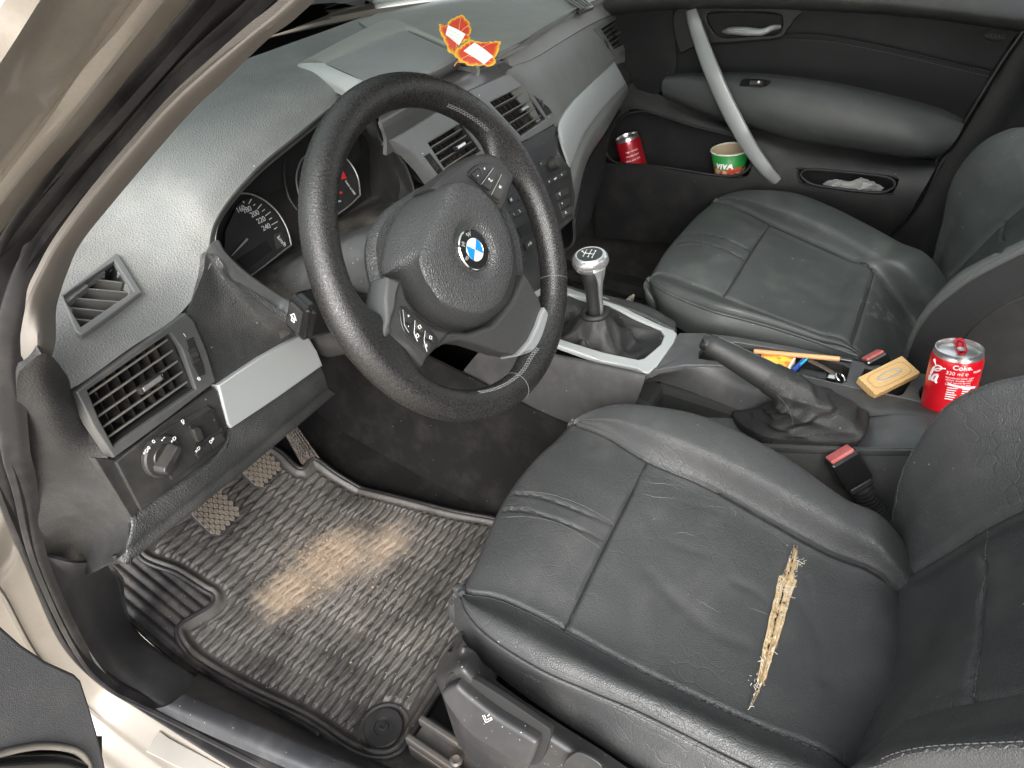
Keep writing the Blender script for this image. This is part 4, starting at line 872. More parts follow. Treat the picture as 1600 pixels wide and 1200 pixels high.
# ------------------------------------------------------------------ pedals
def pedal(name, label, c, w, h, n, xdir, arm):
    t = thing(name, label, 'pedal', tuple(c)); x, y, n = frame(n, xdir)
    L = [c+x*a*w/2+y*b*h/2 for a, b in [(-.8,1),(.8,1),(1,.75),(1,-.6),(.75,-1),(-.75,-1),(-1,-.6),(-1,.75)]]
    mpad = bpy.data.materials.get('pedal_rubber') or plastic('pedal_rubber', (.14,.118,.095), .7, 500, .3, dust=.5, dcol=(.19,.16,.13), gate=.8)
    plate('pad', [L], n, .012, mpad if 0 else M['rubber'], t, bevel=.002)
    # raised diamonds between crossing grooves
    mb = MB(); s = .0098
    for i in range(-5, 6):
        for j in range(-7, 8):
            for sh in (0, 1):
                a, b = (i+sh*.5)*s*1.15, (j+sh*.5)*s*1.5
                if abs(a) < w/2*.90 and abs(b) < h/2*.92 and abs(a)/(w/2)+abs(b)/(h/2) < 1.62:
                    for sg in (-1, 1):
                        o = c+x*(a+sg*.0024)+y*b; p = [o+x*sg*.0022+y*0, o-x*sg*.0019+y*.0058, o-x*sg*.0019-y*.0058]
                        if sg < 0: p = p[::-1]
                        q = [v+n*.0028 for v in p]; mb.add([v-n*.001 for v in p]+q, [(0,1,2),(3,4,5)[::-1],(0,3,4,1),(1,4,5,2),(2,5,3,0)])
    mb.build('tread', mpad, t)
    tube('arm', [c-n*.006, c-n*.02+y*.02]+[A(*p) for p in arm], .010, M['blackp'], t, 8)
    return t
cp, bp_ = Z(337,799,.15), Z(405,727,.155)
pn = A(.05,-.80,.60)
pedal('clutch_pedal', 'left foot pedal with dusty diamond tread, nearest the door', cp, .066, .074, pn, (1,.12,0), [cp+A(.01,.10,.12), cp+A(.02,.16,.34)])
pedal('brake_pedal', 'right foot pedal with dusty diamond tread, half hidden under the knee panel', bp_, .066, .074, pn, (1,.12,0), [bp_+A(.01,.10,.12), bp_+A(.02,.14,.34)])
# accelerator: long ribbed plate hinged on the floor
ac = thing('accelerator_pedal', 'long ribbed dusty accelerator pedal beside the tunnel', 'pedal', tuple(Z(480,710,.06)))
L = [Z(442,668,.16), Z(458,655,.165), Z(505,718,.06), Z(480,735,.05), Z(470,728,.052)]
an = nz(np.cross(L[1]-L[0], L[3]-L[0])); an = an if an@(CAM-L[0]) > 0 else -an
mac = leather('accelerator_rubber', (.075,.062,.052), .6, 160, .8, dust=.5, var=.4, gdist=.003)
plate('plate', [L], an, .012, mac, ac, bevel=.003)
for f in np.linspace(.12, .88, 6):
    a = L[0]*(1-f)+L[1]*f; b = L[4]*(1-f)+L[2]*f; tube('tread_rib', [a*.95+b*.05, a*.5+b*.5+an*.001, a*.06+b*.94], .0016, mac, ac, 6)
# ------------------------------------------------------------------ driver floor mat: raised lozenges, rim, fixing stud
mat_out = [(430,700),(470,735),(492,722),(530,744),(612,774),(700,796),(800,822),(800,900),(730,1010),(684,1080),(640,1152),(622,1175),(592,1183),(548,1170),(475,1122),(380,1076),(312,1036),(287,1012),(276,988),(285,972),(328,946),(333,931),(318,922),(279,897),(215,858),(300,770),(380,700)]
fm = thing('floor_mat', 'worn black rubber floor mat with lozenge tread, dusty, in the driver footwell', 'floor mat', tuple(Z(480,950,0)))
P = np.array([FL(u, v, .012) for u, v in mat_out])
x0, x1, y0, y1 = P[:,0].min()-.005, P[:,0].max()+.005, P[:,1].min()-.005, P[:,1].max()+.005
nx, ny = int((x1-x0)/.0017), int((y1-y0)/.0014)
gx, gy = np.meshgrid(np.linspace(x0, x1, nx), np.linspace(y0, y1, ny), indexing='ij')
poly = cr(P[:,:2], 300, True)
def polydist(x, y): return segdist(np.stack([x, y], 1), np.vstack([poly, poly[:1]]))
cx = gx.ravel(); cy = gy.ravel(); ins = inpoly(cx, cy, poly); dist = np.where(ins, 1, -1)*polydist(cx, cy)
wob = .003*np.sin(cx*9+cy*4)
xx = cx+wob+.10*cy; yy = cy+.0006*np.sin(cx*37)
a_, b_ = .100, .0168
def lat(ox, oy):
    i = np.round((xx-ox)/a_); j = np.round((yy-oy)/b_); return (np.abs(xx-ox-i*a_)/(a_*.5))**1.15+(np.abs(yy-oy-j*b_)/(b_*.5))**1.15
q = np.minimum(lat(0, 0), lat(a_/2, b_/2))
hgt = .0042*np.clip((.72-q)/.16, 0, 1)**.8+.0009*np.exp(-((q-.50)/.08)**2)
inner = np.clip((dist-.020)/.006, 0, 1)
stud = FL(601,1142,.004); sd = np.hypot(cx-stud[0], cy-stud[1]); inner = inner*np.clip((sd-.042)/.006, 0, 1)
rimh = .0065*np.exp(-((dist-.008)/.0055)**2)
heel = np.exp(-(((cx+.255)/.07)**2+((cy-.50)/.06)**2)); hz = fz(cy)+.012*heel
z = hz+.010+hgt*inner+rimh+.002*np.clip(1-np.abs(sd-.038)/.004, 0, 1)+.0015*np.sin(cx*14+1)*np.sin(cy*11)
Vv = np.stack([cx, cy, z], 1); Fq = gfaces(nx, ny); Fq = Fq[ins[Fq].all(1)]
def mat_mat():
    m = NT('mat_rubber'); at = m.n('ShaderNodeAttribute', attribute_name='tread'); sn = m.n('ShaderNodeAttribute', attribute_name='sand')
    base = m.mix(m.noise(7, 5), (.014,.013,.0125), (.024,.022,.020))
    d1 = m.math('MULTIPLY', m.ramp(m.noise(6, 6, .65, m.scaled(1, 1.6, 1)), .30, .60), m.math('ADD', m.math('MULTIPLY', at.outputs['Fac'], .75), .20))
    base = m.mix(m.math('MULTIPLY', d1, .95), base, (.165,.152,.139))
    s1 = m.math('MULTIPLY', m.ramp(m.math('ADD', m.math('ADD', m.math('MULTIPLY', m.noise(28, 7, .75), .9), m.math('MULTIPLY', at.outputs['Fac'], -.12)), m.math('MULTIPLY', sn.outputs['Fac'], .74)), .66, 1.02), .95)
    base = m.mix(s1, base, (.28,.222,.165)); base = specks(m, base, (.40,.31,.21), 330, .14, .90)
    m.set(Base_Color=base, Roughness=m.math('ADD', m.math('MULTIPLY', d1, .25), .40), Specular_IOR_Level=.5); m.set(Normal=m.bump(m.noise(420, 4, .7), .5, .0012)); return m.m
pad = mk('mat_sheet', Vv, Fq[:,::-1], mat_mat(), fm)
used = len(pad.data.vertices)
SC1, SC2, SC3, SC4 = FL(520,875), FL(455,930), FL(600,860), FL(560,1000)
def sandmask(x, y):
    c1, c2, c3 = SC1, SC2, SC3
    def g(c, sx, sy): return np.exp(-(((x-c[0])/sx)**2+((y-c[1])/sy)**2))
    return np.maximum.reduce([g(c1, .095, .070), g(c2, .070, .06), .8*g(c3, .085, .06), .25*g(SC4, .14, .12)])
at = pad.data.attributes.new('tread', 'FLOAT', 'POINT'); at.data.foreach_set('value', ((.50*np.clip(hgt/.0042, 0, 1)+.7*np.exp(-((q-.54)/.10)**2))*inner+.22*(1-inner)).astype(np.float32))
at = pad.data.attributes.new('sand', 'FLOAT', 'POINT'); at.data.foreach_set('value', sandmask(cx, cy).astype(np.float32))
tube('mat_rim', np.vstack([np.stack([poly[:,0], poly[:,1], fz(poly[:,1])+.010+.012*np.exp(-(((poly[:,0]+.255)/.07)**2+((poly[:,1]-.50)/.06)**2))], 1)]), .005, M['rubber'], fm, 8, closed=True)
V, F = lathe([(.030,0),(.030,.004),(.028,.006),(.014,.006),(.013,.004),(.008,.004),(.0075,.007),(.004,.0075),(.0035,.004)], stud+A(0,0,.008), A(0,0,1), 40); mk('fixing_stud', V, F, M['rubber'], fm, sharp=40)
# spilled sand: loose grains over the mat
sb = MB(); n = 0
while n < 9000:
    if RNG.random() < .8: u, v = RNG.normal(500, 62), RNG.normal(890, 42)
    else: u, v = RNG.uniform(330, 720), RNG.uniform(760, 1170)
    p = FL(u, v, .006)
    w_ = sandmask(p[0], p[1])
    if RNG.random() > w_**1.7+.05: continue
    r = RNG.uniform(.0004, .0011)*(1 if RNG.random() > .03 else 2.2); i = int((p[0]-x0)/(x1-x0)*(nx-1)); j = int((p[1]-y0)/(y1-y0)*(ny-1))
    if not (0 <= i < nx and 0 <= j < ny) or not ins[i*ny+j]: continue
    zz = z[i*ny+j]+r*.6; o = A(p[0], p[1], zz); k = RNG.normal(size=(4,3)); k /= np.linalg.norm(k, axis=1)[:,None]
    sb.add(o+k*r*1.3, [(0,1,2),(0,2,3),(0,3,1),(1,3,2)]); n += 1
msand = NT('sand'); cc = msand.noise(900, 2); msand.set(Base_Color=msand.mix(msand.ramp(cc, .4, .62), (.24,.175,.12), (.42,.325,.235)), Roughness=.95)
so = sb.build('sand', msand.m); tag(fm, kind='thing'); tag(so, 'brown patch of spilled sand on the driver floor mat', 'sand', kind='stuff')
# ------------------------------------------------------------------ seats
def ev(rows, nu, nv): return loft(rows, nu, nv)
def welt(name, L3, r, mat, parent): return tube(name, cr(L3, 80), r, mat, parent, 8)
ds = thing('driver_seat', 'near black leather driver seat with a long torn slit showing yellow foam', 'car seat', (-.385, -.30, .02))
cols = { # driver cushion: pixel traces front -> rear with heights
 'A': ([(709,950),(716,985),(744,1025),(806,1077),(869,1121),(937,1164),(1060,1242),(1220,1330)], [.33,.325,.32,.32,.32,.32,.32,.32]),
 'B': ([(710,938),(718,970),(752,1010),(822,1054),(900,1100),(975,1144),(1100,1215),(1260,1300)], [.35,.35,.352,.355,.355,.355,.355,.355]),
 'C': ([(719,923),(726,956),(762,997),(840,1047),(920,1083),(1000,1117),(1130,1183),(1290,1262)], [.368,.376,.382,.386,.386,.386,.384,.384]),
 'D': ([(719,922.5),(730,942),(775,968),(862,1014),(944,1054),(1030,1094),(1160,1156),(1305,1229)], [.368,.384,.396,.402,.401,.399,.394,.39]),
 'E': ([(719,922),(735,926),(787,936),(882,981),(975,1031),(1075,1080),(1190,1132),(1318,1192)], [.368,.376,.380,.378,.374,.371,.368,.366]),
 'F': ([(745,879),(756,870),(825,872),(914,914),(1008,960),(1105,1010),(1225,1064),(1368,1124)], [.362,.378,.386,.382,.369,.363,.360,.360]),
 'G': ([(788,788),(797,780),(868,805),(946,849),(1040,893),(1137,940),(1257,996),(1400,1040)], [.362,.378,.388,.383,.368,.361,.358,.360]),
 'H': ([(838,722),(850,712),(910,746),(979,783),(1070,825),(1166,871),(1282,928),(1402,975)], [.362,.378,.386,.382,.369,.363,.360,.360]),
 'I': ([(894,662),(912,667),(950,682),(1011,719),(1100,757),(1190,807),(1290,862),(1391,911)], [.366,.374,.380,.378,.374,.371,.368,.366]),
 'J': ([(894.5,661),(922,654),(965,654),(1040,676),(1125,712),(1215,758),(1307,812),(1391,865)], [.366,.386,.404,.414,.414,.411,.404,.396]),
 'K': ([(895,660),(925,641),(980,631),(1075,644),(1150,672),(1235,719),(1319,778),(1391,819)], [.366,.388,.405,.416,.416,.412,.404,.396]),
}
def cushion(cols, name, parent, mat, side, strip, nu=330, nv=300):
    rows = []
    for k in 'ABCDEFGHIJK':
        p, z = cols[k]; rows.append([Z(u, v, h) for (u, v), h in zip(p, z)])
    K = np.array(rows[-1]); rows.append(list(K+A(side*.006, 0, -.04))); rows.append(list(K+A(-side*.010, 0, -.12)))
    R = np.array(rows)
    front = R[:,0]+A(0,-.022,-.055); front2 = R[:,0]+A(0,.004,-.022); back = R[:,-1]+np.array([[0, -.10, -.07-.05*(i/(len(R)-1))**1.5] for i in range(len(R))])
    low = [front2, front]
    R = np.concatenate([front[:,None], front2[:,None], R, back[:,None]], 1)
    G = cru(R, nu); G = np.swapaxes(cru(np.swapaxes(G, 0, 1), nv), 0, 1)
    top = A(R[5,4][0], R[5,4][1], 3)
    # seams pressed in
    ln = lambda k, a=0: R[{'A':0,'C':2,'E':4,'G':6,'I':8,'K':10}[k], 2+a:]
    if nu < 300: G = groove(G, cr(R[4:9, 9], 40), .006, .003, face=top)
    G = groove(G, cr(ln('E'), 80), .0060, .0024, face=top, n=80); G = groove(G, cr(ln('I'), 80), .0060, .0024, face=top, n=80)
    cs_ = R[4:9, 2+3]; G = groove(G, cr(cs_, 40), .0060, .0026, face=top)
    G = groove(G, cr(ln('C'), 80), .003, .0022, face=top, n=80)
    for s in strip: G = groove(G, cr(s, 40), .0036, .0020, face=top)
    return R, G, top
def zl(P, z): return [Z(u, v, h) for (u, v), h in zip(P, z)]
sA = zl([(800,770),(840,776),(885,790),(925,806),(957,822)], [.379,.384,.388,.388,.386]); sB = zl([(786,795),(825,799),(870,812),(910,828),(944,846)], [.379,.384,.388,.388,.386])
R, G, top = cushion(cols, 'cushion', ds, M['seat'], 1, [sA, sB])
# broad wrinkles and pressed-in middle of the torn panel
slit = zl([(1244,850),(1236,880),(1226,915),(1216,950),(1208,985),(1200,1015),(1190,1050),(1180,1080),(1170,1107)], [.369,.368,.366,.365,.364,.364,.365,.366,.368])
for L, d, w in (([(1150,905),(1190,925),(1215,955)], .0022, .007), ([(1015,900),(1060,940),(1120,985),(1160,1000)], .002, .010), ([(1250,930),(1285,1000),(1290,1060)], .002, .007), ([(1262,900),(1275,960)], .0015,.005), ([(1050,785),(1120,800)], .0012, .005), ([(1040,850),(1100,865)], .001, .006)):
    G = groove(G, zl(L, [.365]*len(L)), d, w, face=top)
G = groove(G, slit, .0012, .012, face=top, n=60)
# the cut: open lips
sp_ = np.array([(1243,852),(1240,868),(1236,890),(1228,915),(1220,945),(1212,975),(1204,1005),(1196,1035),(1186,1070),(1178,1092),(1171,1105)], float)
wl = np.array([2.5,8,11,9.5,9,8.5,7.5,6,4.5,3,.5])
wl = np.interp(np.linspace(0,10,34), np.arange(11), wl)*(1+.03*RNG.normal(size=34))*.85; sp_ = cr(sp_, 34)+np.outer(np.interp(np.linspace(0,33,34), np.arange(0,34,3), RNG.normal(size=12)), [.5,.1]); nrm_ = A(.93,.30)
cut = np.vstack([sp_-nrm_*wl[:,None], (sp_+nrm_*wl[:,None]*1.0)[::-1]])
cut = cr(cut, 160, True)+RNG.normal(0, .45, (160,2))
surf('cushion', G, M['seat'], ds, .004, face=top, hole=[cut])
def foam_mat():
    m = NT('torn_foam'); c = m.mix(m.ramp(m.noise(160, 5, .7), .35, .65), (.46,.30,.12), (.66,.54,.37)); c = m.mix(m.ramp(m.noise(60, 4, .7), .58, .64), c, (.10,.075,.05)); m.set(Base_Color=c, Roughness=.9, Normal=m.bump(m.noise(300, 4, .7), .8, .002)); return m.m
fo = foam_mat()
pc_ = [Z(u, v, .362) for u, v in sp_]
n_ = len(sp_); rws = []
for f in (-1.6, -1.0, -.6, -.25, -.05, .1, .3, .65, 1.0, 1.6):
    rws.append([Z(*(sp_[i]+nrm_*wl[i]*f), .3605-.0060*max(0, 1-abs(f+.18)*4)+.0010*RNG.normal()*(abs(f) < 1)) for i in range(n_)])
surf('foam', loft(rws, 40, 120), fo, ds, .004, face=top)
gap = cr([Z(*(sp_[i]+nrm_*wl[i]*.18*math.sin(i*1.1)), .3562) for i in range(n_)], 120)+RNG.normal(0, .0006, (120,3)); tube('tear_gap_shade', gap, np.interp(np.linspace(0,1,120), [0,.1,.5,.9,1], [.0002,.0010,.0016,.0011,.0002])*(1+.4*RNG.normal(size=120)).clip(.3,1.7), M['cavity'], ds, 6)  # black strand along the tear, painted shade in place of real depth
for sg in (-1, 1): tube('torn_lip', cr([Z(*(sp_[i]+nrm_*wl[i]*sg*1.04), .3665) for i in range(n_)], 160)+RNG.normal(0, .00022, (160,3)), (.0003*(1+.9*RNG.normal(size=160))).clip(.0001,.0010), bpy.data.materials.get('torn_lip') or flat('torn_lip', (.22,.20,.165), .9), ds, 5)
mth = flat('frayed_thread', (.62,.58,.50), .9); mb = MB()
for i in range(36):
    t = RNG.uniform(0, n_-1.01); i0 = int(t); c = sp_[i0]*(1-t+i0)+sp_[i0+1]*(t-i0); w = np.interp(t, range(n_), wl); s = RNG.choice([-1,1])
    o = Z(*(c+nrm_*w*s*RNG.uniform(.85,1.15)), .371); d = RNG.normal(size=3)*A(.0025,.0025,.001); mb.tube([o, o+d*.5+A(0,0,.0006), o+d], .00028, 4)
for u, v in ((1250,880),(1226,918),(1230,925),(1183,1068)):
    for i in range(16): o = Z(u, v, .369)+RNG.normal(size=3)*A(.004,.004,.0005); d = RNG.normal(size=3)*A(.003,.003,.001); mb.tube([o, o+d*.6, o+d*.8+RNG.normal(size=3)*.0008], .00022, 4)
mb.build('frayed_edge', mth, ds)
# pale scuffs, cracks: fine raised flakes
mcrack = flat('leather_crack', (.12,.115,.105), .8); mb = MB()
for L in ([(1000,757),(1020,760),(1045,760),(1062,768)], [(1000,778),(1025,782),(1055,780)], [(1140,793),(1150,800),(1148,806)], [(1050,835),(1068,832),(1090,838)], [(1170,940),(1190,948),(1208,952)], [(1085,930),(1105,940),(1128,952)], [(1025,815),(1018,818)]):
    p = zl(L, [.369]*len(L)); q = cr(p, 20)+RNG.normal(0, .0005, (20,3))
    Q = G.reshape(-1, 3)
    for i in range(20): q[i,2] = Q[np.argmin(((Q[:,:2]-q[i,:2])**2).sum(1)), 2]+.0002
    mb.tube(q, np.abs(np.sin(np.linspace(0, 3.14, 20)))*.00022+.00006, 5)
mb.build('leather_cracks', mcrack, ds)
def drape(L, G, lift=.0006):
    Q = G.reshape(-1, 3); q = np.array(L, float)
    for i in range(len(q)): q[i,2] = Q[np.argmin(((Q[:,:2]-q[i,:2])**2).sum(1)), 2]+lift
    return q
off = lambda P, k: np.array([Z(u+k[0], v+k[1], .39) for u, v in P])
stl = []
for k, d in (('E',(-3,5)),('I',(3,-5)),('C',(3,-5)),('K',(-2,5))):
    p, z = cols[k]; stl.append(drape(cr([Z(u+d[0], v+d[1], h) for (u, v), h in zip(p[(0 if k in 'EI' else 1):], z[(0 if k in 'EI' else 1):])], 220), G))
stl.append(drape(cr(zl([(778,803),(830,809),(880,824),(938,855)], [.385]*4), 80), G)); stl.append(drape(cr(zl([(805,764),(850,771),(905,790),(960,816)], [.385]*4), 80), G))
stitches('cushion_stitching', stl, M['thread_dark'], ds, sp=.0045, ln=.0028, r=.0004)
pk = R[2, 2:-1]; welt('cushion_piping', pk+A(0,0,.0005), .0022, M['seat'], ds)
def seam(P, par, Gq, r=.0008, lift_=.0005): tube('seam', drape(cr(P, 160), Gq, lift_), r, M['seam'], par, 6)
for P in (R[4,4:-1], R[8,4:-1], R[4:9,5], sA, sB): seam(P, ds, G)
# backrest
def back(rows, nu, nv): return loft(rows, nu, nv)
def grow(rows, x0, x1, y0):
    # carry the backrest on up to shoulder height, above the frame
    out = []
    for r in rows:
        p = np.asarray(r[-1]); d = p[1]-(y0-.40*(p[2]-.38)); q = list(r)
        for zt, k, s in ((p[2]*.45+.93*.55, .9, .97), (.93, .75, .90), (.975, .55, .84)):
            q.append(A((x0+x1)/2+(p[0]-(x0+x1)/2)*s, y0-.40*(zt-.38)+d*k-(.03 if zt > .95 else 0), zt))
        out.append(q)
    return out
def head_rest(c, parent, mat):
    V = []; F = []
    o = box('head_restraint', c, (A(1,0,0), nz(A(0,-.25,1)), nz(A(0,1,.25))), (.24,.17,.10), mat, parent, .035); o.modifiers['bevel'].segments = 5
    for s in (-.05, .05): tube('head_rest_post', [c+A(s,.02,-.16), c+A(s,0,-.06)], .007, M['chrome'], parent, 10)
a_ = [(1391,819),(1406,744),(1431,694),(1475,637),(1537,603),(1600,588),(1690,572)]
r1 = [X(u, v, -.180) for u, v in a_]; r0 = [p+A(.012,-.10,-.03) for p in r1]; r05 = [p+A(.012,-.035,-.01) for p in r1]
r2 = [X(u, v, -.208) for u, v in [(1394,868),(1418,808),(1447,765),(1492,716),(1547,684),(1605,664),(1695,640)]]
r3 = [X(u, v, -.257) for u, v in [(1394,911),(1434,886),(1475,862),(1506,842),(1537,823),(1600,790),(1700,740)]]
r6 = [X(u, v, -.505) for u, v in [(1330,1196),(1352,1176),(1375,1156),(1412,1126),(1475,1103),(1600,1078),(1720,1056)]]
r7 = [X(u, v, -.548) for u, v in [(1335,1200),(1362,1185),(1392,1166),(1430,1150),(1480,1136),(1600,1120),(1720,1110)]]
r8 = [X(u, v, -.585) for u, v in [(1340,1205),(1372,1195),(1400,1183),(1440,1174),(1490,1170),(1600,1166),(1720,1162)]]
r9 = [p+A(-.004,-.045,-.02) for p in r8]; r10 = [p+A(.01,-.10,-.03) for p in r8]
mixr = lambda a, b, f, s: [np.asarray(p)*(1-f)+np.asarray(q)*f+A(0,-s,0) for p, q in zip(a, b)]
rows = [r0, r05, r1, r2, r3, mixr(r3, r6, .15, .004), mixr(r3, r6, .33, .012), mixr(r3, r6, .5, .015), mixr(r3, r6, .67, .012), mixr(r3, r6, .85, .004), r6, r7, r8, r9, r10]
rows = [[r[0]*1.55-np.asarray(r[1])*.55+A(0,.0,-.02)]+list(r) for r in rows]
rows = grow(rows, -.18, -.585, -.55); head_rest(A(-.385,-.80,1.08), ds, M['seat'])
G = back(rows, 200, 190); fc_ = A(-.38, 1, 1.5)
G = groove(G, r3, .006, .0035, face=fc_, n=80); G = groove(G, r6, .006, .0035, face=fc_, n=80)
vs_ = [X(u, v, x) for (u, v), x in zip([(1537,825),(1533,880),(1528,950),(1522,1030),(1516,1094)], [-.26,-.31,-.37,-.43,-.505])]
Qb = G.reshape(-1, 3)
def snap(L, Q):
    uu, vv = pix(Q); out = []
    fr_ = np.argsort(np.linalg.norm(Q-CAM, axis=1))
    for p in L:
        u, v = pix(p); d = (uu-u)**2+(vv-v)**2; c = np.where(d < d.min()+9)[0]; i = c[np.argmin(np.linalg.norm(Q[c]-CAM, axis=1))]; out.append(Q[i])
    return np.array(out)
vs_ = snap(vs_, Qb); G = groove(G, vs_, .005, .003, face=fc_)
surf('backrest', G, M['seat'], ds, .006, face=fc_)
Qb = G.reshape(-1, 3)
def lift(L, s=.0008): L = np.asarray(L); return L+(CAM-L)/np.linalg.norm(CAM-L, axis=1)[:,None]*s
stitches('backrest_stitching', [lift(cr(snap(cr([p+A(.002,0,0) for p in r1[0:]], 60), Qb), 160)), lift(cr(snap(cr([X(u+4, v+1, -.4) for u, v in [(1537,828),(1533,880),(1528,950),(1522,1030),(1516,1090)]], 30), Qb), 120)), lift(cr(snap(cr(r8, 60), Qb), 160)), lift(cr(snap(cr([X(u+3, v-9, -.58) for u, v in [(1372,1195),(1400,1183),(1440,1174),(1490,1170),(1600,1166),(1720,1162)]], 60), Qb), 160))], M['thread_dark'], ds, sp=.005, ln=.003, r=.0005)
# seat base with height lever and rail
TRX = -.628
tb = [[(700,1018),(722,1012),(742,1018),(766,1054),(800,1082),(868,1127),(935,1169),(1000,1212),(1150,1300)], [(683,1042),(700,1040),(722,1042),(752,1070),(790,1100),(856,1146),(920,1190),(980,1235),(1120,1330)], [(682,1060),(690,1062),(712,1064),(742,1088),(780,1118),(842,1164),(905,1212),(960,1260),(1100,1360)], [(692,1086),(700,1095),(712,1110),(740,1140),(770,1165),(815,1200),(870,1245),(930,1290),(1080,1390)], [(716,1160),(722,1170),(735,1190),(760,1210),(790,1235),(830,1270),(880,1310),(930,1350),(1080,1450)]]
xx_ = [[-.600,-.610,-.600,-.604,-.606,-.606,-.606,-.606,-.606], [-.600,-.622,-.628,-.626,-.626,-.626,-.626,-.626,-.626], [-.602,-.624,-.632,-.632,-.632,-.632,-.632,-.632,-.632], [-.600,-.618,-.628,-.628,-.628,-.628,-.628,-.628,-.628], [-.60,-.610,-.615,-.615,-.615,-.615,-.615,-.615,-.615]]
rows = [[X(u, v, x) for (u, v), x in zip(p, xv)] for p, xv in zip(tb, xx_)]
rows = [[r[0]+A(.03,.004,-.004)]+r for r in rows]
mtrim = plastic('seat_trim', (.020,.020,.021), .45, 700, .2, dust=.08, gate=.8, dcol=(.2,.17,.15))
surf('seat_trim', loft(rows, 50, 90), mtrim, ds, .004, face=(-2,-.3,.8))
hn = nz(A(-1,-.05,.35)); hp = X(760,1110,-.640)
def HP(u, v, off=0): return PL(u, v, hp, hn, off)
plate('lever_recess', [cr([HP(*p) for p in [(692,1078),(719,1057),(842,1134),(857,1149),(854,1166),(838,1199),(800,1190),(720,1125)]], 60, True)], hn, .008, M['cavity'], ds, bevel=.001, off=-.004)
lv = plate('height_lever', [cr([HP(*p) for p in [(695,1077),(715,1063),(722,1064),(732,1074),(779,1110),(838,1146),(845,1156),(834,1186),(826,1194),(784,1168),(741,1141),(714,1110)]], 60, True)], hn, .022, mtrim, ds, bevel=.005, off=.008, res=4)
hx, hy, _ = frame(hn, (0,-1,0)); 
if hy[2] < 0: hy = -hy
tube('seat_icon', [HP(u, v, .0085) for u, v in [(754,1118),(759,1129),(769,1124),(768,1121),(760,1125),(757,1117)]], .0004, M['white'], ds, 5, closed=True); tube('seat_icon', [HP(u, v, .0085) for u, v in [(762,1119),(765,1116)]], .0004, M['white'], ds, 5)
plate('trim_recess', [cr([HP(*p) for p in [(878,1199),(894,1180),(910,1179),(940,1200),(925,1225),(890,1225)]], 40, True)], hn, .004, M['trim_dark'], ds, bevel=.001, off=-.001)
rail = MB(); c = Z(690,1172,.04); ax_ = (A(0,1,0), A(1,0,0), A(0,0,1))
rm = plastic('rail_steel', (.07,.068,.066), .42, 700, .1, dust=.6, metal=.4, dcol=(.16,.12,.085))
rail.box(c+A(.0,-.06,0), ax_, (.20,.05,.030)).box(c+A(.012,-.05,.02), ax_, (.19,.010,.02)).box(c+A(-.018,-.05,.02), ax_, (.19,.010,.02)); rail.build('seat_rail', rm, ds, bevel=.003)
lathe_ob('rail_bolt', [(.009,0),(.009,.005),(.006,.007),(.003,.006)], Z(713,1190,.065), A(0,0,1), rm, ds, 16)
box('seat_base', A(-.40,-.33,.16), I3, (.34,.36,.24), M['cavity'], ds, .02)
# ------------------------------------------------------------------ passenger seat
ps = thing('passenger_seat', 'dark leather passenger seat beyond the centre console, with faint pale stains', 'car seat', (.41, -.25, .02))
colp = {
 'A': ([(1016,452),(1022,470),(1036,494),(1082,525),(1130,540),(1175,552),(1255,575),(1335,592)], [.36,.345,.335,.335,.335,.335,.335,.335]),
 'B': ([(1015.5,444),(1022,458),(1042,478),(1094,505),(1142,519),(1190,532),(1265,553),(1338,574)], [.375,.375,.375,.375,.375,.375,.375,.375]),
 'C': ([(1015,437),(1024,446),(1050,461),(1110,485),(1158,498),(1205,511),(1272,533),(1340,556)], [.385,.392,.398,.402,.402,.402,.400,.398]),
 'D': ([(1015,436),(1028,437),(1062,450),(1120,473),(1169,486),(1217,501),(1280,524),(1336,547)], [.385,.396,.408,.416,.415,.413,.409,.404]),
 'E': ([(1015,435),(1033,427),(1075,440),(1130,462),(1180,482),(1230,501),(1280,519),(1331,538)], [.385,.394,.400,.402,.399,.397,.394,.392]),
 'F': ([(1033,405),(1045,396),(1097,412),(1149,433),(1198,454),(1245,474),(1293,494),(1340,511)], [.383,.398,.408,.406,.396,.391,.388,.388]),
 'G': ([(1060,371),(1070,366),(1120,382),(1167,403),(1214,425),(1260,446),(1305,464),(1349,482)], [.383,.398,.410,.408,.396,.390,.387,.388]),
 'H': ([(1088,339),(1100,336),(1144,354),(1185,375),(1232,396),(1276,417),(1318,436),(1358,453)], [.383,.398,.408,.406,.396,.391,.388,.388]),
 'I': ([(1115,316),(1130,317),(1162,329),(1203,350),(1245,369),(1290,389),(1330,407),(1366,424)], [.388,.396,.402,.402,.399,.397,.394,.392]),
 'J': ([(1118,314),(1140,308),(1172,311),(1221,325),(1270,343),(1320,366),(1372,395),(1420,420)], [.390,.410,.428,.438,.436,.428,.418,.408]),
 'K': ([(1120,313),(1150,300),(1188,297),(1243,302),(1295,321),(1350,348),(1405,378),(1456,405)], [.392,.414,.434,.444,.440,.430,.418,.408]),
}
sA = zl([(1066,367),(1090,364),(1117,369),(1148,379),(1172,392)], [.398,.404,.408,.410,.408]); sB = zl([(1055,379),(1078,376),(1108,382),(1137,392),(1163,406)], [.398,.404,.408,.410,.408])
R, G, top = cushion(colp, 'cushion', ps, M['seat_p'], 1, [sA, sB], 230, 220)
for L, d, w in (([(1250,445),(1290,470),(1330,480)], .002, .02),): G = groove(G, zl(L, [.39]*3), d, w, face=top)
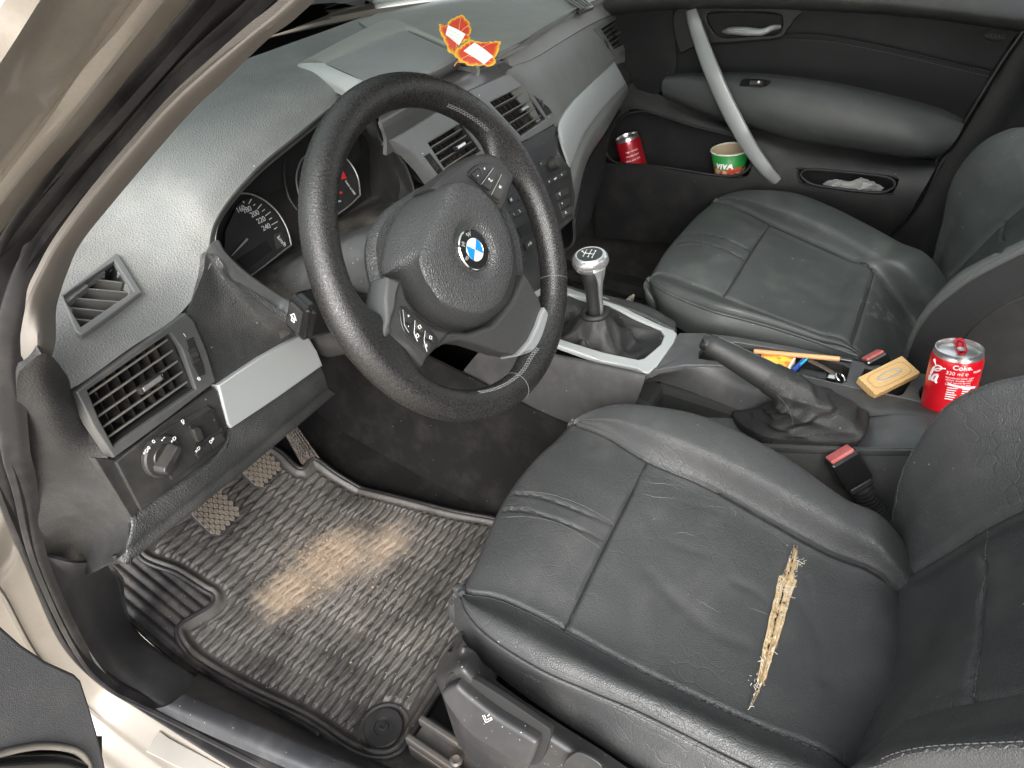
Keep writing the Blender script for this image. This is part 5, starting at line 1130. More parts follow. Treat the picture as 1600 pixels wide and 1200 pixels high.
def pseat_mat():
    m = NT('stained_leather'); base = m.mix(m.noise(9, 4), (.043,.047,.0455), (.056,.061,.059)); base = m.mix(m.math('MULTIPLY', m.ramp(m.noise(12, 6, .65), .5, .75), .2), base, (.22,.22,.20)); base = specks(m, base, (.55,.55,.5), 160, .09, .965)
    q = m.n('ShaderNodeVectorMath', operation='DISTANCE'); m.l(m.vec, q.inputs[0]); ctr = Z(1395,470,.39)-A(.41,-.25,.02); q.inputs[1].default_value = tuple(ctr)
    st = m.math('MULTIPLY', m.ramp(q.outputs['Value'], .02, .085, (1,1,1,1), (0,0,0,1)), m.ramp(m.noise(45, 5, .7), .55, .62)); base = m.mix(m.math('MULTIPLY', st, .45), base, (.30,.28,.25))
    m.set(Base_Color=base, Roughness=m.math('ADD', m.math('MULTIPLY', m.noise(20, 5, .6), .2), .36)); v = m.ramp(m.vor(480, 'DISTANCE_TO_EDGE'), 0, .35); b = m.bump(v, .3, .0004); b = m.bump(m.noise(12, 3), .25, .004, b); m.set(Normal=b); return m.m
mps = pseat_mat()
surf('cushion', G, mps, ps, .004, face=top)
stl = []
for k, d in (('E',(-2,3)),('I',(2,-3)),('C',(2,-3)),('K',(-1,3))):
    p, z = colp[k]; stl.append(drape(cr([Z(u+d[0], v+d[1], h) for (u, v), h in zip(p[1:], z[1:])], 200), G))
stl.append(drape(cr(zl([(1050,384),(1078,381),(1108,387),(1137,397),(1161,410)], [.405]*5), 60), G))
stitches('cushion_stitching', stl, M['thread_dark'], ps, sp=.006, ln=.0035, r=.0005)
welt('cushion_piping', R[2, 2:-1], .0025, M['seat_p'], ps)
for P in (R[4,4:-1], R[8,4:-1], R[4:9,5], R[4:9,9], sA, sB): seam(P, ps, G, .0009)
q1 = [X(u, v, .63) for u, v in [(1458,402),(1465,372),(1473,341),(1482,297),(1499,262),(1530,227),(1569,206),(1640,184)]]
q0 = [p+A(.01,-.09,-.02) for p in q1]; q05 = [p+A(.012,-.03,0) for p in q1]
q2 = [X(u, v, .595) for u, v in [(1462,425),(1476,392),(1488,365),(1503,328),(1524,300),(1552,270),(1585,250),(1650,225)]]
q3 = [X(u, v, .53) for u, v in [(1466,446),(1490,424),(1512,402),(1530,384),(1548,366),(1566,349),(1600,319),(1660,270)]]
q8 = [X(u, v, .13) for u, v in [(1416,567),(1422,541),(1436,510),(1459,481),(1493,453),(1527,430),(1600,393),(1690,355)]]
q7 = [X(u, v, .152) for u, v in [(1418,556),(1433,520),(1447,490),(1466,461),(1498,427),(1535,405),(1600,374),(1690,335)]]
q9 = [p+A(-.006,-.06,-.015) for p in q8]; q10 = [p+A(.004,-.14,-.02) for p in q8]
q6 = [a*.80+b*.20+A(0,-.035,-.012) for a, b in zip(q7, q3)]
rows = [q0, q05, q1, q2, q3, mixr(q3, q6, .25, .008), mixr(q3, q6, .5, .012), mixr(q3, q6, .75, .006), q6, q7, q8, q9, q10]
rows = [[np.asarray(r[0])*1.5-np.asarray(r[1])*.5+A(0,0,-.03)]+list(r) for r in rows]
rows = grow(rows, .13, .63, -.54); head_rest(A(.38,-.80,1.08), ps, M['seat_p'])
G = loft(rows, 170, 160); fp_ = A(.2, 1.5, 1.5)
G = groove(G, q3, .006, .004, face=fp_, n=80); Qb = G.reshape(-1, 3)
v2 = snap([X(u, v, .48) for u, v in [(1567,349),(1563,372),(1560,392)]], Qb); G = groove(G, v2, .004, .003, face=fp_)
surf('backrest', G, mps, ps, .006, face=fp_); Qb = G.reshape(-1, 3)
stitches('backrest_stitching', [lift(cr(snap(cr(q8, 60), Qb), 160)), lift(cr(snap(cr([X(u-2, v-9, .14) for u, v in [(1424,541),(1438,510),(1461,481),(1495,453),(1529,430),(1600,393)]], 60), Qb), 160)), lift(cr(snap(cr([p+A(-.003,0,0) for p in q1], 60), Qb), 160))], M['thread_dark'], ps, sp=.006, ln=.0035, r=.0005)
# dark side shell of the passenger backrest
sh1 = [X(u, v, .118) for u, v in [(1400,640),(1440,600),(1500,560),(1510,521),(1521,498),(1544,481),(1572,467),(1600,457),(1700,430)]]
sh0 = [p+A(.10,-.02,0) for p in sh1]; sh2 = [X(u, v, .116) for u, v in [(1420,680),(1480,640),(1540,600),(1570,560),(1590,545),(1610,530),(1630,520),(1660,510),(1740,490)]]
F = [[X(u, v, .130) for u, v in [(1416,567),(1424,541),(1438,511),(1461,482),(1495,454),(1529,431),(1602,394),(1692,356)]], [X(u, v, .124) for u, v in [(1420,590),(1440,565),(1462,535),(1488,505),(1516,478),(1548,455),(1612,425),(1700,390)]], [X(u, v, .120) for u, v in [(1430,620),(1470,590),(1495,560),(1512,522),(1540,495),(1570,475),(1620,455),(1710,420)]]]
F = [[p+A(-.004,0,0) for p in r] for r in F]
surf('backrest_side', loft(F, 30, 60), leather('side_leather', (.011,.011,.0115), .55, 480, .3, speck=True, gate=.99, spec=.3), ps, .004, face=(-1,.2,1))
surf('backrest_shell', loft([[p+A(-.002,0,0) for p in F[2]], [X(u, v, .114) for u, v in [(1450,640),(1495,612),(1530,580),(1560,548),(1590,520),(1620,500),(1660,485),(1740,455)]], [X(u, v, .110) for u, v in [(1470,720),(1530,690),(1580,660),(1620,630),(1660,600),(1690,580),(1720,560),(1780,530)]]], 20, 50), M['door_plastic'], ps, .004, face=(-1,.2,1))
tube('shell_edge', cr(F[2], 60), .0016, M['trim_dark'], ps, 6)
box('seat_base', A(.42,-.22,.17), I3, (.34,.34,.24), M['cavity'], ps, .02)
# ------------------------------------------------------------------ centre console
con = thing('centre_console', 'dark grey plastic centre console with silver gear surround and narrow tray', 'console', (0, -.2, .1))
CTp, CTn = A(0,-.12,.385), A(0,-.08,1)
def CT(u, v, off=0): return PL(u, v, CTp, CTn, off)
ctz = lambda x, y, o=0: A(x, y, .385+.08*(y+.12)+o)
outer = [CT(*p) for p in [(940,566),(996,577),(1006,584),(1014,584),(1026,574),(1052,538),(1058,524),(1052,518),(1036,512),(990,490),(946,466)]]+[ctz(.094,.10), ctz(-.078,.10), ctz(-.078,.02)]
inner = [CT(*p) for p in [(940,552),(996,564),(1006,562),(1032,540),(1038,526),(1032,516),(990,498),(950,477)]]+[ctz(.075,.085), ctz(-.060,.085), ctz(-.060,.02)]
plate('gear_surround', [outer, inner[::-1]], CTn, .010, M['silver'], con, bevel=.002, off=.003)
mc = plastic('console_plastic', (.050,.051,.052), .42, 600, .2, dust=.12, gate=.97); mc2 = plastic('console_side', (.034,.034,.035), .5, 500, .35, dust=.10, gate=.97, spec=.4)
# driver-side flank of the tunnel
F = [[X(u, v, x) for (u, v), x in zip(L, xs_)] for L, xs_ in (([(760,530),(870,553),(940,568),(1006,583)], [-.085]*4), ([(760,536),(870,560),(940,575),(1008,590)], [-.100]*4), ([(720,585),(868,610),(940,622),(992,632)], [-.108]*4), ([(690,640),(800,652),(878,667),(960,690)], [-.112]*4), ([(690,648),(800,660),(878,675),(960,700)], [-.105]*4))]
surf('tunnel_panel', loft(F, 30, 40), mc2, con, .004, face=(-2,0,1))
# passenger-side shoulder
F = [[ctz(.090,.12,.002), CT(990,488,.002), CT(1036,510,.002), CT(1054,519,.002)], [ctz(.098,.12,.004), CT(993,483,.003), CT(1038,504,.003), CT(1055,513,.003)], [ctz(.104,.12,-.02), CT(996,478,-.02)+A(-.004,0,0), CT(1041,499,-.02)+A(-.004,0,0), CT(1058,508,-.02)+A(-.004,0,0)], [ctz(.118,.12,-.15), ctz(.118,.0,-.15), ctz(.118,-.08,-.15), ctz(.118,-.14,-.15)]]
surf('tunnel_shoulder', loft(F, 24, 24), mc2, con, .004, face=(.3,0,3))
# rear body: top deck with tray openings, driver-side wall, hand brake channel
TPp, TPn = A(0,-.16,.388), A(0,.085,1)
def TP(u, v, off=0): return PL(u, v, TPp, TPn, off)
deck = [TP(*p) for p in [(1004,588),(1016,582),(1028,572),(1056,526),(1062,520),(1100,520),(1150,526),(1236,541),(1330,562),(1425,580),(1500,596),(1640,628),(1640,672),(1560,657),(1470,637),(1418,623),(1320,602),(1250,586),(1180,576),(1120,570),(1070,570),(1025,578)]]
cA = [TP(*p) for p in [(1092,549),(1102,540),(1150,534),(1236,548),(1318,568),(1328,574),(1322,596),(1312,599),(1250,583),(1180,572),(1127,565),(1092,560)]]
cB = [TP(*p) for p in [(1352,574),(1418,589),(1424,594),(1411,615),(1404,618),(1345,604),(1340,598)]]
ccan = TP(1488,622); tc_ = [ccan+.041*(math.cos(t)*A(1,0,0)+math.sin(t)*A(0,1,-.085)) for t in np.linspace(0, 2*math.pi, 40)[:-1]]
plate('tray_deck', [deck, cA[::-1], cB[::-1], tc_[::-1]], TPn, .010, mc, con, bevel=.0015)
for nm, L, d in (('tray_well', cA, .030), ('tray_well', cB, .035), ('cup_holder', tc_, .055)):
    L = np.array(L); n = len(L); lo = L-TPn/np.linalg.norm(TPn)*d; V = np.vstack([L-A(0,0,.003), lo]); Fq = [(i, (i+1) % n, n+(i+1) % n, n+i) for i in range(n)]+[tuple(range(n, 2*n))]
    o = mk(nm, V, Fq, M['trim_dark'], con, smooth=False); slab(o, .0015, 1)
wall_t = [TP(*p, -.001) for p in [(1004,588),(1025,578),(1070,570),(1120,570),(1180,576),(1250,586),(1320,602),(1418,623),(1470,637),(1560,657)]]
wall_m = [X(u, v, -.014) for u, v in [(1001,606),(1030,600),(1075,600),(1125,604),(1185,612),(1255,620),(1325,630),(1410,639),(1468,648),(1560,668)]]
wall_b = [X(u, v, -.024) for u, v in [(992,630),(1030,636),(1080,645),(1120,643),(1185,648),(1260,652),(1335,652),(1400,648),(1466,655),(1560,674)]]
surf('console_wall', loft([wall_t, [a*.8+b*.2+A(-.002,0,0) for a, b in zip(wall_t, wall_m)], wall_m, wall_b], 30, 70), mc2, con, .004, face=(-2,0,1))
ch = [[X(u, v, -.022) for u, v in [(992,630),(1080,645),(1185,648),(1335,652),(1400,647),(1466,654),(1560,674)]], [X(u, v, -.06) for u, v in [(985,655),(1080,672),(1190,675),(1330,676),(1400,674),(1470,676),(1560,690)]], [X(u, v, -.098) for u, v in [(985,680),(1080,696),(1200,701),(1320,706),(1400,707),(1480,707),(1560,715)]], [X(u, v, -.104) for u, v in [(985,686),(1080,702),(1200,708),(1320,713),(1400,714),(1480,714),(1560,722)]], [X(u, v, -.104)+A(0,0,-.2) for u, v in [(985,686),(1080,702),(1200,708),(1320,713),(1400,714),(1480,714),(1560,722)]]]
surf('brake_channel', loft(ch, 40, 60), mc, con, .004, face=(-1,0,3))
box('console_core', A(.035,-.36,.19), I3, (.13,.50,.30), M['cavity'], con, .01)
box('console_core', A(0,0,.17), I3, (.17,.30,.34), M['cavity'], con, .01)
# ------------------------------------------------------------------ gear lever
gl = thing('gear_lever', 'silver and black gear lever with leather gaiter and shift pattern on its knob', 'gear lever', tuple(CT(935,520)))
nk = X(930,490,.004); hd = X(922,404,.002); gax = nz(hd-nk)
ring0 = cr(inner, 80, True)-A(0,0,.002); cen = ring0.mean(0)
gx1, gy1, _ = frame(gax, (1,0,0))
def ring_about(o, r, n, ref, ex=1.0):
    # points around o ordered like ref
    a = np.arctan2((ref-o)@gy1, (ref-o)@gx1); return np.array([o+gx1*math.cos(t)*r*ex+gy1*math.sin(t)*r for t in a])
nkr = ring_about(nk, .021, 80, ring0); RS = []
for f in np.linspace(0, 1, 30):
    s = f**.75; r = ring0*(1-s)+nkr*s; up_ = CTn/np.linalg.norm(CTn); h = (r-ring0*(1-s)-nkr*s)
    base = cen+(ring0-cen)*(1-s*.0); bl = ring0*(1-f)**1.0+nkr*f; bl = bl-up_*(.030*math.sin(math.pi*f)**1.3)*np.ones((80,1))
    th = np.arctan2((bl-nk)@gy1, (bl-nk)@gx1); w = .0055*math.sin(math.pi*f)**.8
    wr = .9*(1-2*np.abs(np.sin(th*2.5+f*4)))+.6*(1-2*np.abs(np.sin(th*4-f*6+1)))+.4*np.sin(f*16+th*2); bl = bl+up_*(w*wr)[:,None]+(bl-nk)*(.05*np.sin(th*4+f*9)*math.sin(math.pi*f))[:,None]; RS.append(bl)
mgait = leather('gaiter_leather', (.016,.016,.0158), .5, 420, .6, spec=.4, speck=True, gate=.97)
Vr = np.vstack(RS); n = 80; mk('gaiter', Vr, [(i*n+j, i*n+(j+1) % n, (i+1)*n+(j+1) % n, (i+1)*n+j) for i in range(29) for j in range(n)], mgait, gl)
slab(bpy.data.objects['gaiter'], .002, 0)
tube('gaiter_collar', [nk+gax*.001+gx1*.0205*math.cos(t)+gy1*.0205*math.sin(t) for t in np.linspace(0, 2*math.pi, 41)[:-1]], .0055, mgait, gl, 10, closed=True)
st_t = hd-gax*.018
lathe_ob('stick', [(.0125,-.01),(.0125,.0),(.0130,.035),(.0150,.060),(.019,.080),(.015,.092)], nk, gax, plastic('stick_black', (.014,.014,.014), .42, 900, .05, speck=False), gl, 28)
# silver fork on the rear right side of the stick
fd = nz(nz(CR*.75-CU*.35)-gax*(nz(CR*.75-CU*.35)@gax)); sd = np.cross(gax, fd)
L_ = np.linalg.norm(hd-nk); rows = []
for h, r, wdt in ((-.002,.0145,.55),(.03,.0150,.6),(.055,.0175,.75),(.075,.0225,1.0),(.088,.0255,1.2)):
    rows.append([nk+gax*h+fd*r*math.cos(a*wdt)+sd*r*math.sin(a*wdt) for a in np.linspace(-1, 1, 9)])
surf('stick_bezel', loft(rows, 24, 20), M['silver_bright'], gl, .003, face=nk+fd*1)
tn = nz(gax*.85+nz(CAM-hd)*.25); tx, ty, _ = frame(tn, CR); V = []; F = []; N = 44
for r, h in ((.016,-.026),(.0245,-.016),(.0285,-.006),(.0275,.003),(.0235,.0085),(.021,.0095),(.0195,.0088)):
    V += [hd+tn*h+tx*r*1.08*math.cos(t)+ty*r*.90*math.sin(t) for t in np.linspace(0, 2*math.pi, N+1)[:-1]]
for i in range(6): F += [(i*N+j, i*N+(j+1) % N, (i+1)*N+(j+1) % N, (i+1)*N+j) for j in range(N)]
F += [tuple(range(N-1, -1, -1)), tuple(range(6*N, 7*N))]; mk('knob', V, F, M['silver_bright'], gl, sharp=50)
V = [hd+tn*h+tx*.0195*1.08*math.cos(t)+ty*.0195*.90*math.sin(t) for h in (.006,.0092) for t in np.linspace(0, 2*math.pi, N+1)[:-1]]+[hd+tn*.0100]
mk('knob_cap', V, [(j, (j+1) % N, N+(j+1) % N, N+j) for j in range(N)]+[(N+j, N+(j+1) % N, 2*N) for j in range(N)]+[tuple(range(N-1,-1,-1))], M['gloss'], gl, sharp=40)
gr = math.radians(-24); gxx, gyy = tx*math.cos(gr)+ty*math.sin(gr), -tx*math.sin(gr)+ty*math.cos(gr); o = hd+tn*.0101; mb = MB()
for a, b in (((-.008,-.005),(-.008,.005)),((0,-.005),(0,.005)),((.007,-.005),(.007,.005)),((-.011,0),(.007,0)),((-.011,0),(-.011,.003))): mb.tube([o+gxx*a[0]+gyy*a[1], o+gxx*b[0]+gyy*b[1]], .0005, 5)
mb.build('shift_pattern', M['white'], gl)
for s, a, b in (('1',-.008,.0078),('3',0,.0080),('5',.007,.0078),('2',-.008,-.0078),('4',0,-.0080),('6',.007,-.0078),('R',-.0135,.003)): text('gear_mark', s, .0052, o+gxx*a+gyy*b, gxx, gyy, M['white'], gl)
# ------------------------------------------------------------------ hand brake
hb = thing('hand_brake', 'raised hand brake lever with stitched leather grip and wrinkled gaiter', 'hand brake', tuple(X(1250,680,-.06)))
t0 = X(1106,536,-.052); t1 = X(1206,592,-.058); ax_ = nz(t1-t0); Lh = np.linalg.norm(t1-t0)
ux, uy, _ = frame(ax_, CU); hl = leather('grip_leather', (.017,.017,.017), .45, 500, .35, speck=True, gate=.97)
pr = [(0,.0125),(.008,.0150),(.03,.0165),(.07,.0195),(.10,.0215),(Lh+.012,.0225)]
P_ = cr([t0+ax_*h for h, r in pr], 40); rr_ = np.interp(np.linspace(0, Lh+.012, 40), [h for h, r in pr], [r for h, r in pr])
tube('grip', P_, rr_, hl, hb, 24, sx=1.05)
lathe_ob('release_button', [(.0125,.004),(.0125,-.004),(.0105,-.0075),(.006,-.0085)], t0, ax_, M['gloss'], hb, 28)
stitches('grip_stitching', [[t0+ax_*h+(uy*.3+ux*.955)*(np.interp(h, [a for a, b in pr], [b for a, b in pr])*1.05)*1.0 for h in np.linspace(.01, Lh, 60)]], M['thread'], hb, sp=.004, ln=.0025, r=.0005)
base = [X(u, v, x) for u, v, x in [(1148,651,-.028),(1185,662,-.03),(1240,652,-.024),(1300,650,-.022),(1335,648,-.022),(1352,655,-.03),(1352,672,-.06),(1345,690,-.09),(1330,700,-.097),(1265,699,-.098),(1200,694,-.098),(1170,680,-.08),(1150,664,-.05)]]
ring0 = cr(base, 72, True); col_ = t1+ax_*.004
def ringat(o, n_, r, ref):
    x, y, _ = frame(n_, CU); a = np.arctan2((ref-o)@y, (ref-o)@x); return np.array([o+x*math.cos(t)*r+y*math.sin(t)*r for t in np.unwrap(a)])
# evenly spread, same winding as ring0, best aligned
def ring_even(o, n_, r, ref):
    x, y, _ = frame(n_, CU); best = None
    for sg in (1, -1):
        for k in range(72):
            q = np.array([o+x*math.cos(t)*r+y*math.sin(t)*r for t in sg*np.linspace(0, 2*math.pi, 73)[:-1]+k*2*math.pi/72]); d = np.linalg.norm(q-ref, axis=1).sum()
            if best is None or d < best[0]: best = (d, q)
    return best[1]
c1 = ring_even(t1+ax_*.016, ax_, .0245, ring0); c0 = ring_even(t1-ax_*.004, ax_, .0235, ring0)
mid = ring0*.45+c1*.55+A(0,-.018,.004); midc = mid.mean(0); RS = []
for f in np.linspace(0, 1, 44):
    if f < .06: q = ring0+(ring0-ring0.mean(0))*(.03*f/.06)+A(0,0,.012*f/.06)
    else:
        g = (f-.06)/.94; b0_ = ring0+(ring0-ring0.mean(0))*.03+A(0,0,.012); q = b0_*(1-g)**2+2*g*(1-g)*(mid*1.0+A(0,-.006,.0))+c1*g**2
    th = np.linspace(0, 2*math.pi, 73)[:-1]; amp = .0040*math.sin(math.pi*min(1, f*1.02))**.7*(1-.3*f)
    w_ = (1-2*np.abs(np.sin(th*1.5+f*6)))*.9+.7*(1-2*np.abs(np.sin(th*3-f*8+.6)))+.6*(1-2*np.abs(np.sin(f*11+th)))+.25*np.sin(th*9+f*30); q = q+(q-q.mean(0))/np.linalg.norm(q-q.mean(0), axis=1)[:,None]*(amp*w_)[:,None]; RS.append(q)
RS.append(c0*.5+c1*.5); RS.append(c0); n = 72
mk('gaiter', np.vstack(RS), [(i*n+j, i*n+(j+1) % n, (i+1)*n+(j+1) % n, (i+1)*n+j) for i in range(len(RS)-1) for j in range(n)], mgait, hb)
slab(bpy.data.objects[hb.children[-1].name], .002, 0)
sm_ = [r[10] for r in RS[4:-2]]; stitches('gaiter_stitching', [lift([r[k] for r in RS[3:-2]], .001) for k in (52,)], M['thread_dark'], hb, sp=.004)
# ------------------------------------------------------------------ belt buckles
def buckle(label, c, d, w, sc_=1.0):
    t = thing('belt_buckle', label, 'belt buckle', tuple(c+d*.09)); d = nz(d); x = nz(w-d*(w@d)); y = np.cross(d, x)
    body_ = box('case', c+d*.024*sc_, (x, y, d), (.042*sc_, .026*sc_, .048*sc_), M['gloss'], t, .004)
    box('release_button', c-d*.0012*sc_, (x, y, d), (.034*sc_, .019*sc_, .006*sc_), M['red'], t, .0015)
    box('collar', c+d*.052*sc_, (x, y, d), (.034*sc_, .022*sc_, .012*sc_), M['trim_dark'], t, .003)
    mb = MB()
    for i in range(9): o = c+d*(.058+.006*i)*sc_; mb.add(*lathe([(.010*sc_,0),(.0145*sc_,.0015),(.0145*sc_,.0035),(.010*sc_,.0055)], o, d, 16))
    mb.build('bellows', M['rubber'], t, smooth=True); return t
b1 = X(1313,711,-.122); b2 = X(1362,792,-.120); d_ = nz(b2-b1)
buckle('near seat belt buckle with faded red release button and ribbed stalk, beside the driver cushion', b1, d_, nz(CR), .98)
b1 = X(1364,556,.105); buckle('far seat belt buckle with red button, tucked beside the passenger cushion', b1, nz(A(-.1,-.55,-.75)), nz(CR*.8+CU*.3), .85)
# ------------------------------------------------------------------ passenger door
pd = thing('passenger_door', 'closed passenger door with dark leather panel, silver pull bar and storage pocket', 'car door', (.76, -.1, .1))
def dz_(L, x): return [X(u, v, x if not hasattr(x, '__len__') else x[i]) for i, (u, v) in enumerate(L)]
# backing panel
F = [dz_([(930,-10),(1053,-10),(1250,-8),(1425,0),(1640,30)], .81), dz_([(930,60),(1053,70),(1250,80),(1425,90),(1600,120)], .81), dz_([(930,160),(1053,160),(1250,170),(1425,180),(1540,200)], .81), dz_([(930,250),(1053,250),(1250,250),(1400,255),(1490,260)], .81)]
surf('door_skin', loft(F, 30, 40), M['door_soft'], pd, .01, face=(-3,0,1.5))
# padded waist rail
F = [dz_([(940,-40),(1053,-45),(1250,-45),(1425,-40),(1640,-15)], .745), dz_([(935,-20),(1053,-25),(1250,-22),(1425,-14),(1640,20)], .705), dz_([(940,6),(1053,-4),(1250,-3),(1425,8),(1620,33)], .692), dz_([(942,20),(1053,10),(1250,11),(1425,22),(1600,45)], .705), dz_([(944,26),(1053,15),(1250,16),(1425,27),(1596,50)], .735)]
surf('waist_rail', loft(F, 30, 60), leather('rail_pad', (.040,.041,.039), .5, 420, .4, dust=.1), pd, .005, face=(-3,0,2))
# front quarter of the upper panel
F = [dz_([(942,22),(1000,17),(1051,13)], .738), dz_([(962,70),(1010,70),(1055,66)], .728), dz_([(985,120),(1020,118),(1055,110)], .728), dz_([(1000,145),(1014,148),(1030,146)], .735)]
surf('front_panel', loft(F, 24, 24), M['door_soft'], pd, .005, face=(-3,0,1.5))
# leather insert
ins_ = leather('insert_leather', (.009,.009,.0095), .65, 500, .2, speck=False, var=.15, spec=.3)
F = [dz_([(1053,14),(1150,14),(1250,15),(1425,26),(1592,47)], .742), dz_([(1056,60),(1150,66),(1240,56),(1400,78),(1565,112)], .736), dz_([(1054,100),(1150,100),(1240,100),(1395,118),(1535,150)], .735), dz_([(1050,118),(1160,116),(1240,122),(1390,148),(1508,187)], .742)]
Gd = loft(F, 60, 90); fd_ = A(-3,0,1.5); sm1 = [(1110,70),(1224,57),(1294,61),(1381,77),(1469,98),(1547,116)]
Qd = Gd.reshape(-1, 3); L3 = snap([X(u, v, .736) for u, v in sm1], Qd); Gd = groove(Gd, L3, .004, .0045, face=fd_, n=80)
surf('leather_insert', Gd, ins_, pd, .004, face=fd_)
stitches('insert_stitching', [lift([X(u, v+d, .735) for u, v in sm1[1:]], .001) for d in (-4, 4)], M['thread_dark'], pd, sp=.006, ln=.0035, r=.0005)
# handle recess and handle
hr = plate('handle_bezel', [cr(dz_([(1056,15),(1150,12),(1248,14),(1240,32),(1229,48),(1217,60),(1165,65),(1110,69),(1080,76),(1062,80)], .728), 80, True), cr(dz_([(1105,22),(1150,19),(1212,22),(1222,34),(1215,52),(1180,55),(1130,58),(1112,45)], .728), 50, True)[::-1]], A(-1,0,.1), .012, M['door_plastic'], pd, bevel=.003)
F = [dz_([(1100,18),(1150,15),(1215,18)], .732), dz_([(1102,38),(1150,36),(1220,38)], .765), dz_([(1115,60),(1150,58),(1218,56)], .735)]
surf('handle_cup', loft(F, 16, 20), M['trim_dark'], hr, .003, face=(-3,0,1.5))
hp_ = cr([X(u, v, x) for u, v, x in [(1131,49,.738),(1145,48,.722),(1165,49,.714),(1190,50,.714),(1205,44,.718),(1217,42,.735)]], 30)
tube('door_handle', hp_, np.interp(np.linspace(0,1,30), [0,.15,.45,.75,1], [.005,.010,.0115,.009,.006]), M['silver'], pd, 14, sx=.75)
# arm rest
F = [dz_([(1046,114),(1110,112),(1162,112),(1228,117),(1316,130),(1403,150),(1470,168),(1509,187)], .744), dz_([(1040,120),(1108,119),(1162,120),(1228,126),(1316,140),(1403,161),(1465,180),(1505,198)], [.725,.718,.714,.711,.710,.712,.717,.727]), dz_([(1035,128),(1105,133),(1165,138),(1230,150),(1316,168),(1400,186),(1455,202),(1497,213)], [.715,.70,.688,.682,.680,.684,.695,.715]), dz_([(1034,138),(1108,156),(1172,172),(1238,190),(1316,206),(1398,220),(1450,228),(1486,228)], [.712,.69,.678,.672,.672,.676,.688,.708]), dz_([(1036,148),(1110,176),(1178,196),(1245,214),(1316,226),(1400,240),(1446,243),(1474,240)], [.715,.70,.694,.69,.69,.694,.70,.715]), dz_([(1040,155),(1110,184),(1180,203),(1250,222),(1316,232),(1403,246),(1445,248),(1466,248)], [.74]*8)]
surf('arm_rest', loft(F, 60, 90), M['door_leather'], pd, .005, face=(-3,0,1.5))
sw = plate('switch_bezel', [cr(dz_([(1157,134),(1164,123),(1203,126),(1197,138),(1160,137)], .699), 40, True)], nz(A(-.9,0,.45)), .008, M['gloss'], pd, bevel=.001, off=.006)
tube('window_switch', dz_([(1172,130),(1192,131)], .690), .006, M['trim_dark'], pd, 10); tube('switch_dot', dz_([(1184,128),(1187,128.5)], .684), .0025, M['white'], pd, 6)
# lower panel with two pockets
pk1 = cr(A(*[(946,254),(942,232),(956,196),(992,170),(1055,188),(1110,203),(1163,215),(1176,240),(1173,266),(1160,278),(1110,275),(1018,261)]).reshape(-1,2), 80, True)
pk2 = cr(A(*[(1246,267),(1250,262),(1330,268),(1396,275),(1403,284),(1396,301),(1386,305),(1330,300),(1262,290),(1248,284)]).reshape(-1,2), 60, True)
F = [dz_([(930,110),(985,128),(1040,152),(1110,182),(1180,201),(1250,220),(1316,230),(1403,245),(1470,252)], .738), dz_([(930,150),(985,165),(1040,185),(1110,200),(1180,220),(1250,242),(1316,250),(1400,262),(1462,262)], .715), dz_([(930,240),(980,240),(1040,245),(1110,250),(1180,258),(1250,266),(1316,272),(1396,282),(1450,284)], .70), dz_([(930,262),(985,266),(1040,275),(1110,284),(1180,291),(1250,296),(1316,304),(1390,312),(1436,308)], .695), dz_([(930,300),(985,305),(1040,312),(1110,318),(1180,322),(1250,328),(1316,338),(1380,346),(1420,336)], .70), dz_([(930,370),(985,375),(1040,380),(1110,384),(1180,388),(1250,392),(1316,392),(1360,390),(1392,366)], .72)]
surf('lower_panel', loft(F, 170, 220), M['door_plastic'], pd, .004, face=(-3,0,1.5), hole=[pk1, pk2])
Gl = loft(F, 170, 220).reshape(-1, 3)
for pk in (pk1, pk2):
    loop = snap([X(u, v, .7) for u, v in pk], Gl); loop = sum(np.roll(loop, k, 0) for k in range(-4, 5))/9; tube('pocket_lip', loop, .0032, M['door_plastic'], pd, 8, closed=True)
def well(L, depth, floor_drop):
    c = L.mean(0); B = np.array([X(*(c+(p-c)*.98), .695+depth) for p in L]); T = snap([X(u, v, .7) for u, v in L], Gl); n = len(L)
    o = mk('pocket_well', np.vstack([T, B]), [(i, (i+1) % n, n+(i+1) % n, n+i) for i in range(n)]+[tuple(range(n, 2*n))], M['door_soft'], pd, smooth=False); slab(o, .002, 1)
well(pk1, .105, .04); well(pk2, .07, .04)
# silver pull bar
top_ = cr(A(*[(1080,15),(1090,50),(1107,97),(1128,147),(1152,195),(1175,235),(1200,268),(1216,284)]).reshape(-1,2), 50); wdt = np.interp(np.linspace(0,1,50), [0,.06,.3,.6,.9,1], [9,11,13,13.5,11,8])
tg = np.gradient(top_, axis=0); tg /= np.linalg.norm(tg, axis=1)[:,None]; nr = np.stack([-tg[:,1], tg[:,0]], 1)
xb = np.interp(np.linspace(0,1,50), [0,.12,.35,.7,.92,1], [.722,.690,.655,.645,.670,.697])
rows = []
for f, dx in ((-1,.026),(-1.0,.006),(-.8,.0),(0,-.003),(.8,.0),(1.0,.006),(1,.026)): rows.append([X(*(p+n_*w*f), x+dx) for p, n_, w, x in zip(top_, nr, wdt, xb)])
Gb = np.array(rows); Vb = Gb.reshape(-1, 3); nb = 50; Fb = [(i*nb+j, ((i+1) % 7)*nb+j, ((i+1) % 7)*nb+j+1, i*nb+j+1) for i in range(7) for j in range(nb-1)]+[tuple(i*nb for i in range(7)), tuple(i*nb+nb-1 for i in range(6,-1,-1))]
ob = mk('pull_bar', Vb, Fb, M['silver'], pd, sharp=50); bm = bmesh.new(); bm.from_mesh(ob.data); bmesh.ops.recalc_face_normals(bm, faces=bm.faces); bm.to_mesh(ob.data); bm.free()
